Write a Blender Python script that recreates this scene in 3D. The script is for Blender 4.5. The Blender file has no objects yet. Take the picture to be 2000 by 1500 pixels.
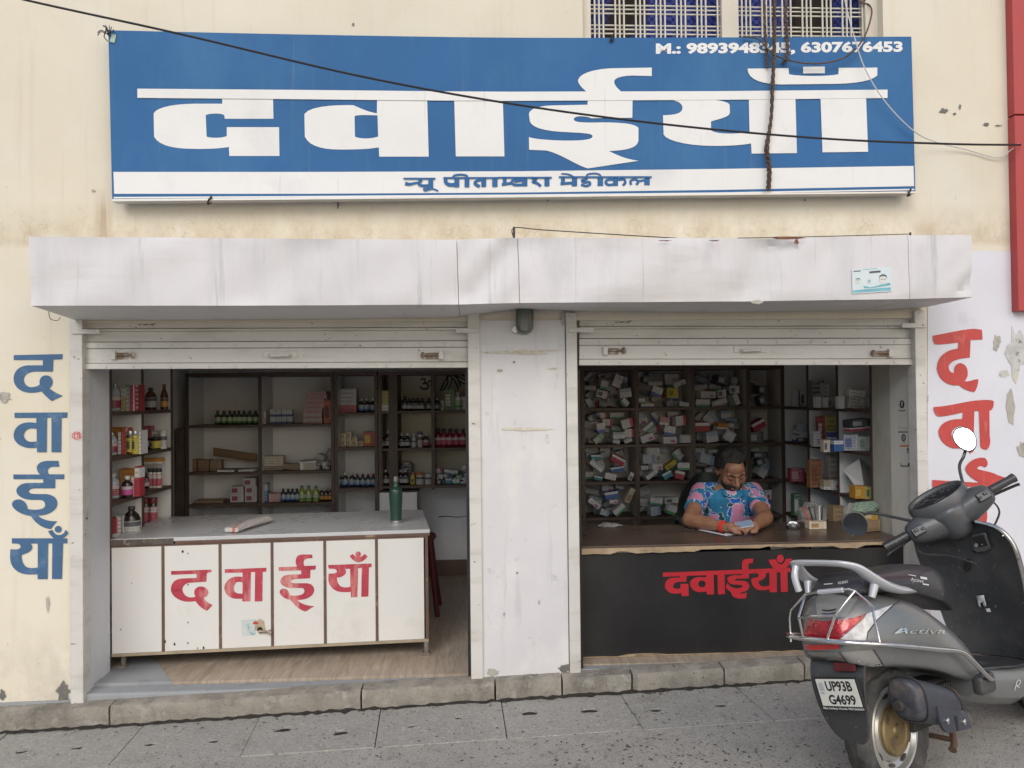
import bpy, bmesh, math, random
from mathutils import Vector, Matrix
from mathutils.geometry import tessellate_polygon
scene = bpy.context.scene
R_ = math.radians

# ---------------------------------------------------------------- camera
FPX, CAM_D, CAM_H = 1511.0, 4.317, 1.577
_psi, _th, _ro = math.atan(.0496), .0146, .011
CF = Vector((math.sin(_psi)*math.cos(_th), math.cos(_psi)*math.cos(_th), math.sin(_th)))
_R = Vector((math.cos(_psi), -math.sin(_psi), 0)); _U = _R.cross(CF)
CR = _R*math.cos(_ro) - _U*math.sin(_ro)
CU = _U*math.cos(_ro) + _R*math.sin(_ro)
CC = Vector((0, -CAM_D, CAM_H))
cam_d = bpy.data.cameras.new('camera'); cam = bpy.data.objects.new('camera', cam_d)
scene.collection.objects.link(cam); scene.camera = cam
cam_d.sensor_width = 36; cam_d.lens = FPX/2000*36; cam_d.clip_start = .05; cam_d.clip_end = 500
cam.matrix_world = Matrix(((CR.x, CU.x, -CF.x, CC.x), (CR.y, CU.y, -CF.y, CC.y), (CR.z, CU.z, -CF.z, CC.z), (0, 0, 0, 1)))

# ---------------------------------------------------------------- sky, sun, exposure
SUN_EL, SUN_AZ = R_(34), R_(-24)      # azimuth measured from straight behind the camera
world = bpy.data.worlds.new('World'); scene.world = world; world.use_nodes = True
wn = world.node_tree.nodes; wl = world.node_tree.links
for n in list(wn): wn.remove(n)
sky = wn.new('ShaderNodeTexSky'); sky.sky_type = 'NISHITA'; sky.sun_disc = False
sky.sun_elevation = SUN_EL; sky.sun_rotation = math.pi + SUN_AZ
sky.air_density = 1.0; sky.dust_density = 2.0; sky.ozone_density = 1.0
bg = wn.new('ShaderNodeBackground'); bg.inputs[1].default_value = .12
wo = wn.new('ShaderNodeOutputWorld'); wl.new(sky.outputs[0], bg.inputs[0]); wl.new(bg.outputs[0], wo.inputs[0])
sun_d = bpy.data.lights.new('sun', 'SUN'); sun_d.energy = 1.3; sun_d.angle = R_(32); sun_d.color = (1, .955, .90)
sun = bpy.data.objects.new('sun', sun_d); scene.collection.objects.link(sun)
sd = Vector((math.sin(SUN_AZ)*math.cos(SUN_EL), -math.cos(SUN_AZ)*math.cos(SUN_EL), math.sin(SUN_EL)))
sun.rotation_euler = sd.to_track_quat('Z', 'Y').to_euler()
vs = scene.view_settings; vs.view_transform = 'Standard'; vs.look = 'None'; vs.gamma = 1; vs.use_curve_mapping = False
vs.exposure = .28
scene.render.engine = 'CYCLES'
scene.cycles.max_bounces = 8; scene.cycles.diffuse_bounces = 5

# ---------------------------------------------------------------- photograph pixel -> point on a real plane of the place
def ray(px, py): return CF + CR*((px-1000)/FPX) + CU*((750-py)/FPX)
def PY(px, py, y=0.0):
    d = ray(px, py); return CC + d*((y-CC.y)/d.y)
def PZ(px, py, z=0.0):
    d = ray(px, py); return CC + d*((z-CC.z)/d.z)
def PX(px, py, x):
    d = ray(px, py); return CC + d*((x-CC.x)/d.x)
def XA(px, y=0.0, py=1000): return PY(px, py, y).x
def ZA(py, y=0.0, px=1000): return PY(px, py, y).z

# ---------------------------------------------------------------- object helpers
COL = scene.collection
def tag(o, label=None, cat=None, group=None, kind=None):
    if label: o['label'] = label
    if cat: o['category'] = cat
    if group: o['group'] = group
    if kind: o['kind'] = kind
    return o
def thing(name, label, cat, loc=(0, 0, 0), group=None):
    o = bpy.data.objects.new(name, None); o.empty_display_size = .1; COL.objects.link(o); o.location = loc
    return tag(o, label, cat, group)
def root_loc(p):
    v = Vector((0, 0, 0))
    while p is not None:
        v = v + p.location; p = p.parent
    return v
class MB:
    def __init__(s): s.v = []; s.f = []
    def add(s, vs, fs):
        b = len(s.v); s.v += [tuple(v) for v in vs]; s.f += [tuple(i+b for i in f) for f in fs]; return s
    def box(s, a, b):
        x0, y0, z0 = a; x1, y1, z1 = b
        return s.add([(x0,y0,z0),(x1,y0,z0),(x1,y1,z0),(x0,y1,z0),(x0,y0,z1),(x1,y0,z1),(x1,y1,z1),(x0,y1,z1)],
                     [(0,3,2,1),(4,5,6,7),(0,1,5,4),(1,2,6,5),(2,3,7,6),(3,0,4,7)])
    def hexa(s, p):      # 8 points: bottom loop ccw, top loop
        return s.add(p, [(0,3,2,1),(4,5,6,7),(0,1,5,4),(1,2,6,5),(2,3,7,6),(3,0,4,7)])
    def obox(s, c, size, M=None):
        hx, hy, hz = [k/2 for k in size]; c = Vector(c); M = M or Matrix.Identity(3)
        p = [c + M @ Vector(q) for q in ((-hx,-hy,-hz),(hx,-hy,-hz),(hx,hy,-hz),(-hx,hy,-hz),(-hx,-hy,hz),(hx,-hy,hz),(hx,hy,hz),(-hx,hy,hz))]
        return s.hexa(p)
    def tube(s, pts, r, n=8, cap=True, closed=False, sx=1.0, up=None):
        pts = [Vector(p) for p in pts]; m = len(pts); b = len(s.v)
        rs = r if isinstance(r, (list, tuple)) else [r]*m
        prev = None
        for i, p in enumerate(pts):
            if closed: t = pts[(i+1) % m] - pts[i-1]
            else: t = pts[min(i+1, m-1)] - pts[max(i-1, 0)]
            if t.length < 1e-9: t = Vector((0, 0, 1))
            t.normalize()
            if prev is None:
                ref = Vector(up) if up else (Vector((0, 0, 1)) if abs(t.z) < .9 else Vector((1, 0, 0)))
                u = ref - t*ref.dot(t)
            else: u = prev - t*prev.dot(t)
            u.normalize(); w = t.cross(u); prev = u
            for k in range(n):
                a = 2*math.pi*k/n
                s.v.append(tuple(p + u*(math.cos(a)*rs[i]) + w*(math.sin(a)*rs[i]*sx)))
        for i in range(m if closed else m-1):
            j = (i+1) % m
            for k in range(n):
                k2 = (k+1) % n
                s.f.append((b+i*n+k, b+i*n+k2, b+j*n+k2, b+j*n+k))
        if cap and not closed:
            s.f.append(tuple(b+k for k in range(n))[::-1]); s.f.append(tuple(b+(m-1)*n+k for k in range(n)))
        return s
    def lathe(s, prof, n=16, c=(0, 0, 0), M=None, sx=1, sy=1):   # prof: (r, z)
        b = len(s.v); c = Vector(c)
        for r, z in prof:
            for k in range(n):
                a = 2*math.pi*k/n; v = Vector((r*sx*math.cos(a), r*sy*math.sin(a), z))
                if M: v = M @ v
                s.v.append(tuple(c+v))
        for i in range(len(prof)-1):
            for k in range(n):
                k2 = (k+1) % n
                s.f.append((b+i*n+k, b+i*n+k2, b+(i+1)*n+k2, b+(i+1)*n+k))
        s.f.append(tuple(b+k for k in range(n))[::-1]); s.f.append(tuple(b+(len(prof)-1)*n+k for k in range(n)))
        return s
    def loft(s, rings, cap=True, closed=True):
        b = len(s.v); n = len(rings[0])
        for r in rings: s.v += [tuple(p) for p in r]
        for i in range(len(rings)-1):
            for k in range(n if closed else n-1):
                k2 = (k+1) % n
                s.f.append((b+i*n+k, b+i*n+k2, b+(i+1)*n+k2, b+(i+1)*n+k))
        if cap and closed:
            s.f.append(tuple(b+k for k in range(n))[::-1]); s.f.append(tuple(b+(len(rings)-1)*n+k for k in range(n)))
        return s
    def poly(s, loops, mp, thick=None):
        """flat filled outline (with holes) given by 2D loops, placed by mp(x,y) -> point; thick: vector giving depth"""
        L3 = [[Vector((x, y, 0)) for x, y in l] for l in loops]
        tris = tessellate_polygon(L3)
        flat = [p for l in loops for p in l]
        P = [Vector(mp(x, y)) for x, y in flat]
        if thick is None:
            return s.add(P, tris)
        t = Vector(thick); n = len(P); fs = [tuple(f) for f in tris] + [tuple(i+n for i in f[::-1]) for f in tris]
        o = 0
        for l in loops:
            m = len(l)
            for i in range(m):
                j = (i+1) % m; fs.append((o+i, o+j, n+o+j, n+o+i))
            o += m
        return s.add(P+[p+t for p in P], fs)
    def stroke(s, pts, w, mp, sm=4):
        """brush stroke of width w along a smoothed 2D polyline"""
        pts = smooth2(pts, sm) if len(pts) > 2 and sm else pts
        L, Rr = [], []; m = len(pts)
        for i, (x, y) in enumerate(pts):
            a = pts[max(i-1, 0)]; b = pts[min(i+1, m-1)]; dx, dy = b[0]-a[0], b[1]-a[1]; l = math.hypot(dx, dy) or 1
            ww = (w if not isinstance(w, (list, tuple)) else w[0]+(w[1]-w[0])*i/(m-1))/2
            L.append((x-dy/l*ww, y+dx/l*ww)); Rr.append((x+dy/l*ww, y-dx/l*ww))
        b = len(s.v); s.v += [tuple(mp(*p)) for p in L] + [tuple(mp(*p)) for p in Rr]
        s.f += [(b+i, b+i+1, b+m+i+1, b+m+i) for i in range(m-1)]
        return s
    def build(s, name, mat, parent=None, smooth=False, ang=40, bevel=0, seg=2, local=False, fix=True, sub=0):
        me = bpy.data.meshes.new(name); vv = s.v
        if parent is not None and not local:
            o = root_loc(parent); vv = [(x-o.x, y-o.y, z-o.z) for x, y, z in s.v]
        me.from_pydata(vv, [], s.f); 
        if fix or smooth:
            bm = bmesh.new(); bm.from_mesh(me)
            if fix: bmesh.ops.recalc_face_normals(bm, faces=bm.faces)
            if smooth:
                for f in bm.faces: f.smooth = True
                for e in bm.edges:
                    if len(e.link_faces) == 2 and e.calc_face_angle(0) > math.radians(ang): e.smooth = False
            bm.to_mesh(me); bm.free()
        me.materials.append(mat)
        ob = bpy.data.objects.new(name, me); COL.objects.link(ob); ob.parent = parent
        if bevel:
            m = ob.modifiers.new('bevel', 'BEVEL'); m.width = bevel; m.segments = seg; m.limit_method = 'ANGLE'; m.angle_limit = R_(30)
        if sub:
            m = ob.modifiers.new('sub', 'SUBSURF'); m.levels = sub; m.render_levels = sub
        return ob
def smooth2(pts, n=4, closed=False):
    out = []; m = len(pts)
    rng = range(m) if closed else range(m-1)
    for i in rng:
        g = (lambda k: pts[k % m]) if closed else (lambda k: pts[max(0, min(m-1, k))])
        p0, p1, p2, p3 = g(i-1), g(i), g(i+1), g(i+2)
        for k in range(n):
            t = k/n; a = []
            for c in range(len(p1)):
                a.append(.5*((2*p1[c])+(-p0[c]+p2[c])*t+(2*p0[c]-5*p1[c]+4*p2[c]-p3[c])*t*t+(-p0[c]+3*p1[c]-3*p2[c]+p3[c])*t**3))
            out.append(tuple(a))
    if not closed: out.append(tuple(pts[-1]))
    return out
def path(d, n=7):
    """outline notation M L C Z -> list of 2D loops"""
    tk = d.replace(',', ' ').split(); loops = []; cur = []; i = 0; cmd = None
    while i < len(tk):
        if tk[i].isalpha(): cmd = tk[i]; i += 1
        if cmd == 'Z': continue
        if cmd == 'M': cur = [(float(tk[i]), float(tk[i+1]))]; loops.append(cur); i += 2; cmd = 'L'
        elif cmd == 'L': cur.append((float(tk[i]), float(tk[i+1]))); i += 2
        elif cmd == 'C':
            p0 = cur[-1]; c = [float(k) for k in tk[i:i+6]]; i += 6
            for k in range(1, n+1):
                t = k/n; u = 1-t
                cur.append((u**3*p0[0]+3*u*u*t*c[0]+3*u*t*t*c[2]+t**3*c[4], u**3*p0[1]+3*u*u*t*c[1]+3*u*t*t*c[3]+t**3*c[5]))
    return loops
def ell(cx, cy, rx, ry, n=18): return [(cx+rx*math.cos(2*math.pi*k/n), cy+ry*math.sin(2*math.pi*k/n)) for k in range(n)]
def rect(x0, y0, x1, y1): return [(x0, y0), (x1, y0), (x1, y1), (x0, y1)]
def text2d(string, bold=0.0):
    cu = bpy.data.curves.new('t', 'FONT'); cu.body = string; cu.offset = bold; cu.resolution_u = 3; cu.fill_mode = 'FRONT'
    ob = bpy.data.objects.new('t', cu); COL.objects.link(ob)
    dg = bpy.context.evaluated_depsgraph_get(); dg.update()
    me = bpy.data.meshes.new_from_object(ob.evaluated_get(dg))
    v = [(p.co.x, p.co.y) for p in me.vertices]; f = [tuple(p.vertices) for p in me.polygons]
    bpy.data.objects.remove(ob); bpy.data.curves.remove(cu); bpy.data.meshes.remove(me)
    x0, x1 = min(p[0] for p in v), max(p[0] for p in v); y0, y1 = min(p[1] for p in v), max(p[1] for p in v)
    return [((x-x0)/(x1-x0), (y-y0)/(y1-y0)) for x, y in v], f
def add_text(mb, string, quad, bold=0.0):
    """quad: bottom-left, bottom-right, top-right, top-left points"""
    v, f = text2d(string, bold); a, b, c, d = [Vector(q) for q in quad]
    mb.add([(a*(1-x)+b*x)*(1-y)+(d*(1-x)+c*x)*y for x, y in v], f); return mb
ORD = ['first','second','third','fourth','fifth','sixth','seventh','eighth','ninth','tenth','eleventh','twelfth','thirteenth','fourteenth','fifteenth','sixteenth','seventeenth','eighteenth','nineteenth','twentieth','twenty-first','twenty-second','twenty-third','twenty-fourth','twenty-fifth','twenty-sixth','twenty-seventh','twenty-eighth']

# ---------------------------------------------------------------- materials
def srgb(h):
    h = h.lstrip('#'); o = []
    for i in (0, 2, 4):
        c = int(h[i:i+2], 16)/255; o.append(c/12.92 if c <= .04045 else ((c+.055)/1.055)**2.4)
    return tuple(o)
class NT:
    def __init__(s, name):
        s.m = bpy.data.materials.new(name); s.m.use_nodes = True; s.t = s.m.node_tree; s.b = s.t.nodes['Principled BSDF']
        s.tc = s.t.nodes.new('ShaderNodeTexCoord')
    def n(s, t, **k):
        x = s.t.nodes.new(t)
        for a, b in k.items(): setattr(x, a, b)
        return x
    def l(s, a, b): s.t.links.new(a, b)
    def coord(s, kind='Object', scale=(1, 1, 1), rot=(0, 0, 0), loc=(0, 0, 0)):
        mp = s.n('ShaderNodeMapping'); mp.inputs['Scale'].default_value = scale; mp.inputs['Rotation'].default_value = rot; mp.inputs['Location'].default_value = loc
        s.l(s.tc.outputs[kind], mp.inputs[0]); return mp.outputs[0]
    def noise(s, vec, scale=5, detail=4, rough=.6, dist=0):
        x = s.n('ShaderNodeTexNoise'); x.inputs['Scale'].default_value = scale; x.inputs['Detail'].default_value = detail
        x.inputs['Roughness'].default_value = rough; x.inputs['Distortion'].default_value = dist; s.l(vec, x.inputs['Vector']); return x.outputs['Fac']
    def ramp(s, fac, a, b, inv=False):
        x = s.n('ShaderNodeMapRange'); x.inputs['From Min'].default_value = a; x.inputs['From Max'].default_value = b
        if inv: x.inputs['To Min'].default_value = 1; x.inputs['To Max'].default_value = 0
        s.l(fac, x.inputs['Value']); return x.outputs[0]
    def mix(s, fac, a, b, mode='MIX'):
        x = s.n('ShaderNodeMix'); x.data_type = 'RGBA'; x.blend_type = mode
        for src, k in ((fac, 0), (a, 6), (b, 7)):
            if hasattr(src, 'links') or hasattr(src, 'is_linked'): s.l(src, x.inputs[k])
            elif k == 0: x.inputs[0].default_value = src
            else: x.inputs[k].default_value = tuple(src)[:3]+(1,)
        return x.outputs[2]
    def math(s, op, a, b=0.0):
        x = s.n('ShaderNodeMath'); x.operation = op
        for src, k in ((a, 0), (b, 1)):
            if hasattr(src, 'is_linked'): s.l(src, x.inputs[k])
            else: x.inputs[k].default_value = src
        return x.outputs[0]
    def bump(s, h, strength=.2, dist=.01):
        x = s.n('ShaderNodeBump'); x.inputs['Strength'].default_value = strength; x.inputs['Distance'].default_value = dist
        s.l(h, x.inputs['Height']); s.l(x.outputs[0], s.b.inputs['Normal'])
    def fin(s, col=None, rough=None, metal=None):
        for k, v in (('Base Color', col), ('Roughness', rough), ('Metallic', metal)):
            if v is None: continue
            if hasattr(v, 'is_linked'): s.l(v, s.b.inputs[k])
            elif k == 'Base Color': s.b.inputs[k].default_value = tuple(v)[:3]+(1,)
            else: s.b.inputs[k].default_value = v
        return s.m
_mc = {}
def pm(name, col, rough=.6, var=.12, vs=4.0, stains=(), bump=None, metal=0.0, coat=0.0, stretch=(1, 1, 1), kind='Object', spec=None, seed=0.0):
    """painted / plain surface: base colour, slow value variation, stains = [(colour, scale, lo, hi, stretch)], bump = (scale, strength, dist)"""
    if name in _mc: return _mc[name]
    t = NT(name); c = t.coord(kind, stretch, loc=(seed, seed*1.7, seed*.6))
    n = t.noise(c, vs, 5, .6)
    dk = tuple(k*(1-var) for k in col); lt = tuple(min(1, k*(1+var*.6)) for k in col)
    out = t.mix(t.ramp(n, .3, .7), dk, lt)
    for i, (sc, scale, lo, hi, st) in enumerate(stains):
        cc = t.coord(kind, st, loc=(3.1*i+seed, 1.7*i, 5.3*i)); m = t.ramp(t.noise(cc, scale, 6, .65), lo, hi)
        out = t.mix(m, out, sc)
    r = t.math('ADD', t.math('MULTIPLY', n, .25), rough-.12)
    if bump: t.bump(t.noise(t.coord(kind), bump[0], 5, .65), bump[1], bump[2] if len(bump) > 2 else .004)
    if coat: t.b.inputs['Coat Weight'].default_value = coat
    if spec is not None: t.b.inputs['Specular IOR Level'].default_value = spec
    _mc[name] = t.fin(out, r, metal); return _mc[name]
# ================================================================ surfaces
def cream_wall():
    t = NT('cream_paint'); c = t.coord('Object'); sp = t.n('ShaderNodeSeparateXYZ'); t.l(c, sp.inputs[0]); X, Z = sp.outputs[0], sp.outputs[2]
    n = t.noise(c, 1.1, 6, .62); col = t.mix(t.ramp(n, .32, .68), (.655, .60, .475), (.73, .68, .565))
    col = t.mix(t.math('MULTIPLY', t.ramp(t.noise(t.coord('Object', (1, 1, .6)), 2.1, 5), .52, .72), .6), col, (.70, .675, .60))
    col = t.mix(t.math('MULTIPLY', t.ramp(t.noise(t.coord('Object', (7, 7, .35)), 2.2, 5), .56, .80), .45), col, (.55, .48, .36))
    band = lambda v, a, b, c_, d: t.math('MULTIPLY', t.ramp(v, a, b), t.ramp(v, d, c_))
    # rain-splash grime in the strip above the hood, with crazed paint
    g = t.math('MULTIPLY', band(Z, 2.40, 2.44, 2.50, 2.66), t.ramp(t.noise(t.coord('Object', (1.4, 1, 1)), 4.5, 6, .7), .34, .62))
    col = t.mix(t.math('MULTIPLY', g, .8), col, (.52, .425, .29))
    v = t.n('ShaderNodeTexVoronoi'); v.feature = 'DISTANCE_TO_EDGE'; v.inputs['Scale'].default_value = 17; t.l(t.coord('Object', (1, 1, 1.2)), v.inputs['Vector'])
    cr = t.math('MULTIPLY', t.math('MULTIPLY', t.ramp(v.outputs['Distance'], .022, .0), g), t.ramp(t.noise(c, 6, 3), .45, .6)); col = t.mix(cr, col, (.25, .20, .14))
    # run-off mark below the sign's left corner, and dirt at the foot of the wall
    rm = t.math('MULTIPLY', band(X, -2.07, -2.03, -2.0, -1.95), t.math('MULTIPLY', band(Z, 2.3, 2.45, 2.6, 2.75), t.ramp(t.noise(t.coord('Object', (9, 1, .5)), 3, 4), .35, .6))); col = t.mix(rm, col, (.47, .38, .27))
    ft = t.math('MULTIPLY', t.ramp(Z, .42, -.05), t.ramp(t.noise(t.coord('Object', (1, 1, .8)), 5, 6, .7), .42, .66)); col = t.mix(ft, col, (.50, .45, .355))
    sp_ = t.ramp(t.noise(t.coord('Object', (1, 1, .55)), 30, 3, .6), .715, .745); col = t.mix(t.math('MULTIPLY', sp_, .7), col, (.32, .29, .25))
    t.bump(t.math('ADD', t.math('MULTIPLY', t.noise(c, 70, 5, .65), .5), t.noise(t.coord('Object', (1, 1, .5)), 5, 3)), .22, .008); return t.fin(col, .85)
M_cream = cream_wall()
M_white_wall = pm('white_limewash', (.66, .665, .72), .8, .06, 2, [((.50, .52, .58), 3, .58, .75, (1, 1, .7)), ((.36, .36, .38), 30, .72, .77, (1, 1, 1))], (60, .25, .003))
M_pillar = pm('pillar_paint', (.63, .62, .63), .8, .06, 1.6, [((.70, .69, .66), 3.0, .52, .70, (1, 1, .7)), ((.50, .485, .48), 3, .58, .80, (5, 5, .4)), ((.47, .46, .45), 12, .62, .74, (1, 1, .8)), ((.24, .22, .20), 34, .72, .75, (1, 1, .6))], (50, .2, .003))
M_reveal = pm('grey_plaster', (.60, .61, .64), .75, .06, 2, [((.50, .51, .54), 3, .55, .75, (1, 1, .6))], (50, .2, .003))
M_reveal2 = pm('beige_plaster', (.64, .61, .56), .75, .06, 2, [((.42, .40, .36), 3, .55, .75, (1, 1, .5)), ((.22, .2, .18), 40, .74, .78, (1, 1, 1))], (50, .2, .003))
M_metal_w = pm('white_painted_steel', (.60, .585, .55), .55, .06, 3, [((.45, .43, .39), 5, .50, .72, (.35, 1, 2)), ((.20, .15, .11), 34, .655, .69, (.6, 1, 1)), ((.15, .12, .10), 11, .68, .71, (.4, 1, 1.5))], (40, .15, .003))
M_hood = pm('hood_sheet_paint', (.635, .625, .635), .55, .07, 1.4, [((.53, .53, .545), 2.2, .50, .74, (2.2, 1, .5)), ((.36, .37, .375), 3.4, .60, .80, (6, 1, .3)), ((.50, .48, .45), 1.1, .56, .80, (.6, 1, 3)), ((.13, .11, .10), 50, .725, .75, (1.8, 1, .22))], (4, .10, .03))
M_rust = pm('rust', (.20, .09, .045), .85, .35, 20, [((.08, .05, .035), 30, .5, .6, (1, 1, 1))], (60, .5, .004))
M_conc = pm('kerb_concrete', (.30, .275, .23), .9, .25, 7, [((.155, .145, .125), 5, .50, .70, (1, 1, .6)), ((.36, .345, .31), 14, .56, .70, (1, 1, 1)), ((.06, .055, .05), 48, .64, .69, (1, 1, 1)), ((.09, .085, .07), 5, .64, .72, (6, 1, .6))], (38, 1.0, .012))
M_plinth = pm('screed_concrete', (.30, .315, .325), .8, .12, 4, [((.21, .22, .225), 5, .55, .72, (1, 1, 1))], (60, .3, .004))
M_slab = pm('slab_concrete', (.38, .367, .335), .9, .2, 3, [((.25, .24, .21), 3, .48, .70, (1, 1, 1)), ((.50, .49, .46), 60, .54, .66, (1, 1, 1)), ((.13, .125, .11), 45, .60, .66, (1, 1, 1)), ((.42, .41, .39), 8, .62, .72, (1, 1, 1)), ((.07, .065, .055), 80, .66, .69, (1, 1, 1))], (90, .9, .006))
M_dark = pm('near_black', (.03, .028, .025), .9, .2)  # plain near-black for rail gaps, window backing, counter carcass and nicks
M_soil = pm('hole_dirt', (.030, .026, .021), .95, .3, 40, [((.13, .11, .085), 60, .62, .7, (1, 1, 1))], (80, .6, .006))
def street_mat():
    t = NT('street_asphalt'); c = t.coord('Object')
    a = t.noise(c, 1.3, 6, .68); b = t.noise(c, 9, 6, .7); g = t.noise(c, 130, 3, .7)
    col = t.mix(t.ramp(a, .35, .68), (.345, .328, .292), (.465, .445, .40))
    col = t.mix(t.ramp(b, .50, .74), col, (.26, .243, .21))
    v = t.n('ShaderNodeTexVoronoi'); v.inputs['Scale'].default_value = 55; t.l(t.coord('Object', (1, 1.6, 1)), v.inputs['Vector'])
    v2 = t.n('ShaderNodeTexVoronoi'); v2.inputs['Scale'].default_value = 150; t.l(c, v2.inputs['Vector'])
    speck = t.ramp(v2.outputs['Color'], .2, .8)
    col = t.mix(t.math('MULTIPLY', speck, .55), col, (.43, .42, .39)); col = t.mix(t.math('MULTIPLY', t.ramp(t.noise(c, 85, 3, .7), .56, .64), .8), col, (.11, .105, .095)); col = t.mix(t.math('MULTIPLY', t.ramp(t.noise(c, 60, 3, .7), .60, .68), .6), col, (.46, .45, .43))
    pit = t.math('MULTIPLY', t.ramp(v.outputs['Distance'], .10, .17, True), t.ramp(t.noise(c, 3.1, 4, .7), .46, .56))
    col = t.mix(pit, col, (.085, .075, .06))
    h = t.math('SUBTRACT', t.math('ADD', t.math('MULTIPLY', g, .6), t.math('MULTIPLY', v2.outputs['Distance'], .8)), t.math('MULTIPLY', pit, 1.5))
    t.bump(h, .7, .006); return t.fin(col, .88)
M_street = street_mat()
def wood_floor_mat():
    t = NT('wood_look_tile'); c = t.coord('Object', (9, 1.1, 1), rot=(0, 0, R_(-8)))
    n = t.noise(c, 2.6, 7, .62, 1.2); n2 = t.noise(t.coord('Object', (26, 2, 1), rot=(0, 0, R_(-8))), 3, 4, .6)
    col = t.mix(t.ramp(n, .3, .7), (.30, .235, .175), (.50, .42, .33)); col = t.mix(t.math('MULTIPLY', t.ramp(n2, .5, .75), .5), col, (.24, .16, .10))
    return t.fin(col, .42)
M_floor = wood_floor_mat()

# ================================================================ ground
def street_z(x, y=0.0): return -.0823 + .0339*max(-5, min(5, x)) + .035*max(0, min(1.6, -y-.57))
g = MB(); xs = [-90, -30, -12, -5, -2.5, 0, 2.5, 5, 12, 30, 90]; ys = [-90, -30, -12, -6, -3, -2.17, -1.3, -.56]
g.add([(x, y, street_z(x, y)-.004) for y in ys for x in xs], [(j*len(xs)+i, j*len(xs)+i+1, (j+1)*len(xs)+i+1, (j+1)*len(xs)+i) for j in range(len(ys)-1) for i in range(len(xs)-1)])
g.add([(x, y, street_z(x)-.06) for y in (-.57, 90) for x in xs], [(i, i+1, len(xs)+i+1, len(xs)+i) for i in range(len(xs)-1)])
tag(g.build('street', M_street, fix=True), kind='structure')
# drain cover slabs with lifting holes
drain = bpy.data.objects.new('drain_cover', None); COL.objects.link(drain); tag(drain, kind='structure')
random.seed(4)
jt = [(258, 1415), (500, 1397), (743, 1380), (978, 1362), (1205, 1352), (1420, 1341)]
jb = [(185, 1495), (466, 1466), (733, 1449), (988, 1421), (1240, 1401), (1476, 1386)]
jxt = [PZ(x, y, street_z(0)).x for x, y in jt]; jxb = [PZ(x, y, street_z(0)).x for x, y in jb]
jxt = [jxt[0]-2.1, jxt[0]-1.4, jxt[0]-.7] + jxt + [jxt[-1]+.7*k for k in (1, 2, 3, 4)]
jxb = [jxb[0]-2.1, jxb[0]-1.4, jxb[0]-.68] + jxb + [jxb[-1]+.7*k for k in (1, 2, 3, 4)]
Y0, Y1 = -.565, -.102
for i in range(len(jxt)-1):
    gp = .0026
    a, b, c, d = (jxb[i]+gp, Y0), (jxb[i+1]-gp, Y0+random.uniform(-.01, .01)), (jxt[i+1]-gp, Y1), (jxt[i]+gp, Y1)
    def lp(u, v): return ((a[0]*(1-u)+b[0]*u)*(1-v)+(d[0]*(1-u)+c[0]*u)*v, (a[1]*(1-u)+b[1]*u)*(1-v)+(d[1]*(1-u)+c[1]*u)*v)
    dz = random.uniform(-.003, .003)
    hs = [lp(.22+random.uniform(-.03, .05), .5+random.uniform(-.08, .12)), lp(.70+random.uniform(-.05, .05), .5+random.uniform(-.1, .12))]
    outer = [lp(u/6, 0) for u in range(6)] + [lp(1, v/4) for v in range(4)] + [lp(1-u/6, 1) for u in range(6)] + [lp(0, 1-v/4) for v in range(4)]
    hz_ = random.choice((.65, .8, .95, 1.1))
    loops = [outer] + [[(hx+rr*math.cos(t_)*1.15, hy+rr*.75*math.sin(t_)) for t_, rr in [(2*math.pi*k/14, .042*hz_*random.uniform(.75, 1.15)) for k in range(14)]] for hx, hy in hs]
    sl = MB().poly(loops, lambda x, y: (x, y, street_z(x)+dz), (0, 0, -.05)).build('slab', M_slab, drain)
    for hx, hy in hs:
        MB().lathe([(.001, .002), (.03, .001), (.056, -.004)], 12, (hx, hy, street_z(hx)-.011)).build('hole_dirt', M_soil, sl, smooth=True)
MB().box((-7, -.7, -.45), (7, -.101, -.275)).build('joint_bed', M_soil, drain)
# kerb stones
kerb = bpy.data.objects.new('kerb', None); COL.objects.link(kerb); tag(kerb, kind='structure')
def kerb_top(x): return -.063 + .0320*(x+2.502)
kj = [XA(p, -.1, 1340) for p in (-900, -560, -220, 213, 705, 967, 1098, 1235, 1415, 1572)] + [2.35, 3.0, 3.7, 4.4]
for i in range(len(kj)-1):
    x0, x1 = kj[i]+.005, kj[i+1]-.005; n = max(6, int((x1-x0)/.035)); rings = []
    for k in range(n+1):
        x = x0+(x1-x0)*k/n; w = lambda s_: random.uniform(-s_, s_)
        zb, zt = street_z(x)-.08, kerb_top(x)
        rings.append([(x, .02, zb), (x, -.095+w(.004), zb), (x, -.098+w(.004), zb+.08+(zt-zb-.08)*.35), (x, -.1+w(.004), zt-.018+w(.004)), (x, -.088+w(.005), zt-.001+w(.003)), (x, .02, zt+.004)])
    MB().loft(rings).build('kerb_stone', M_conc, kerb, smooth=True, ang=50)

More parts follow.
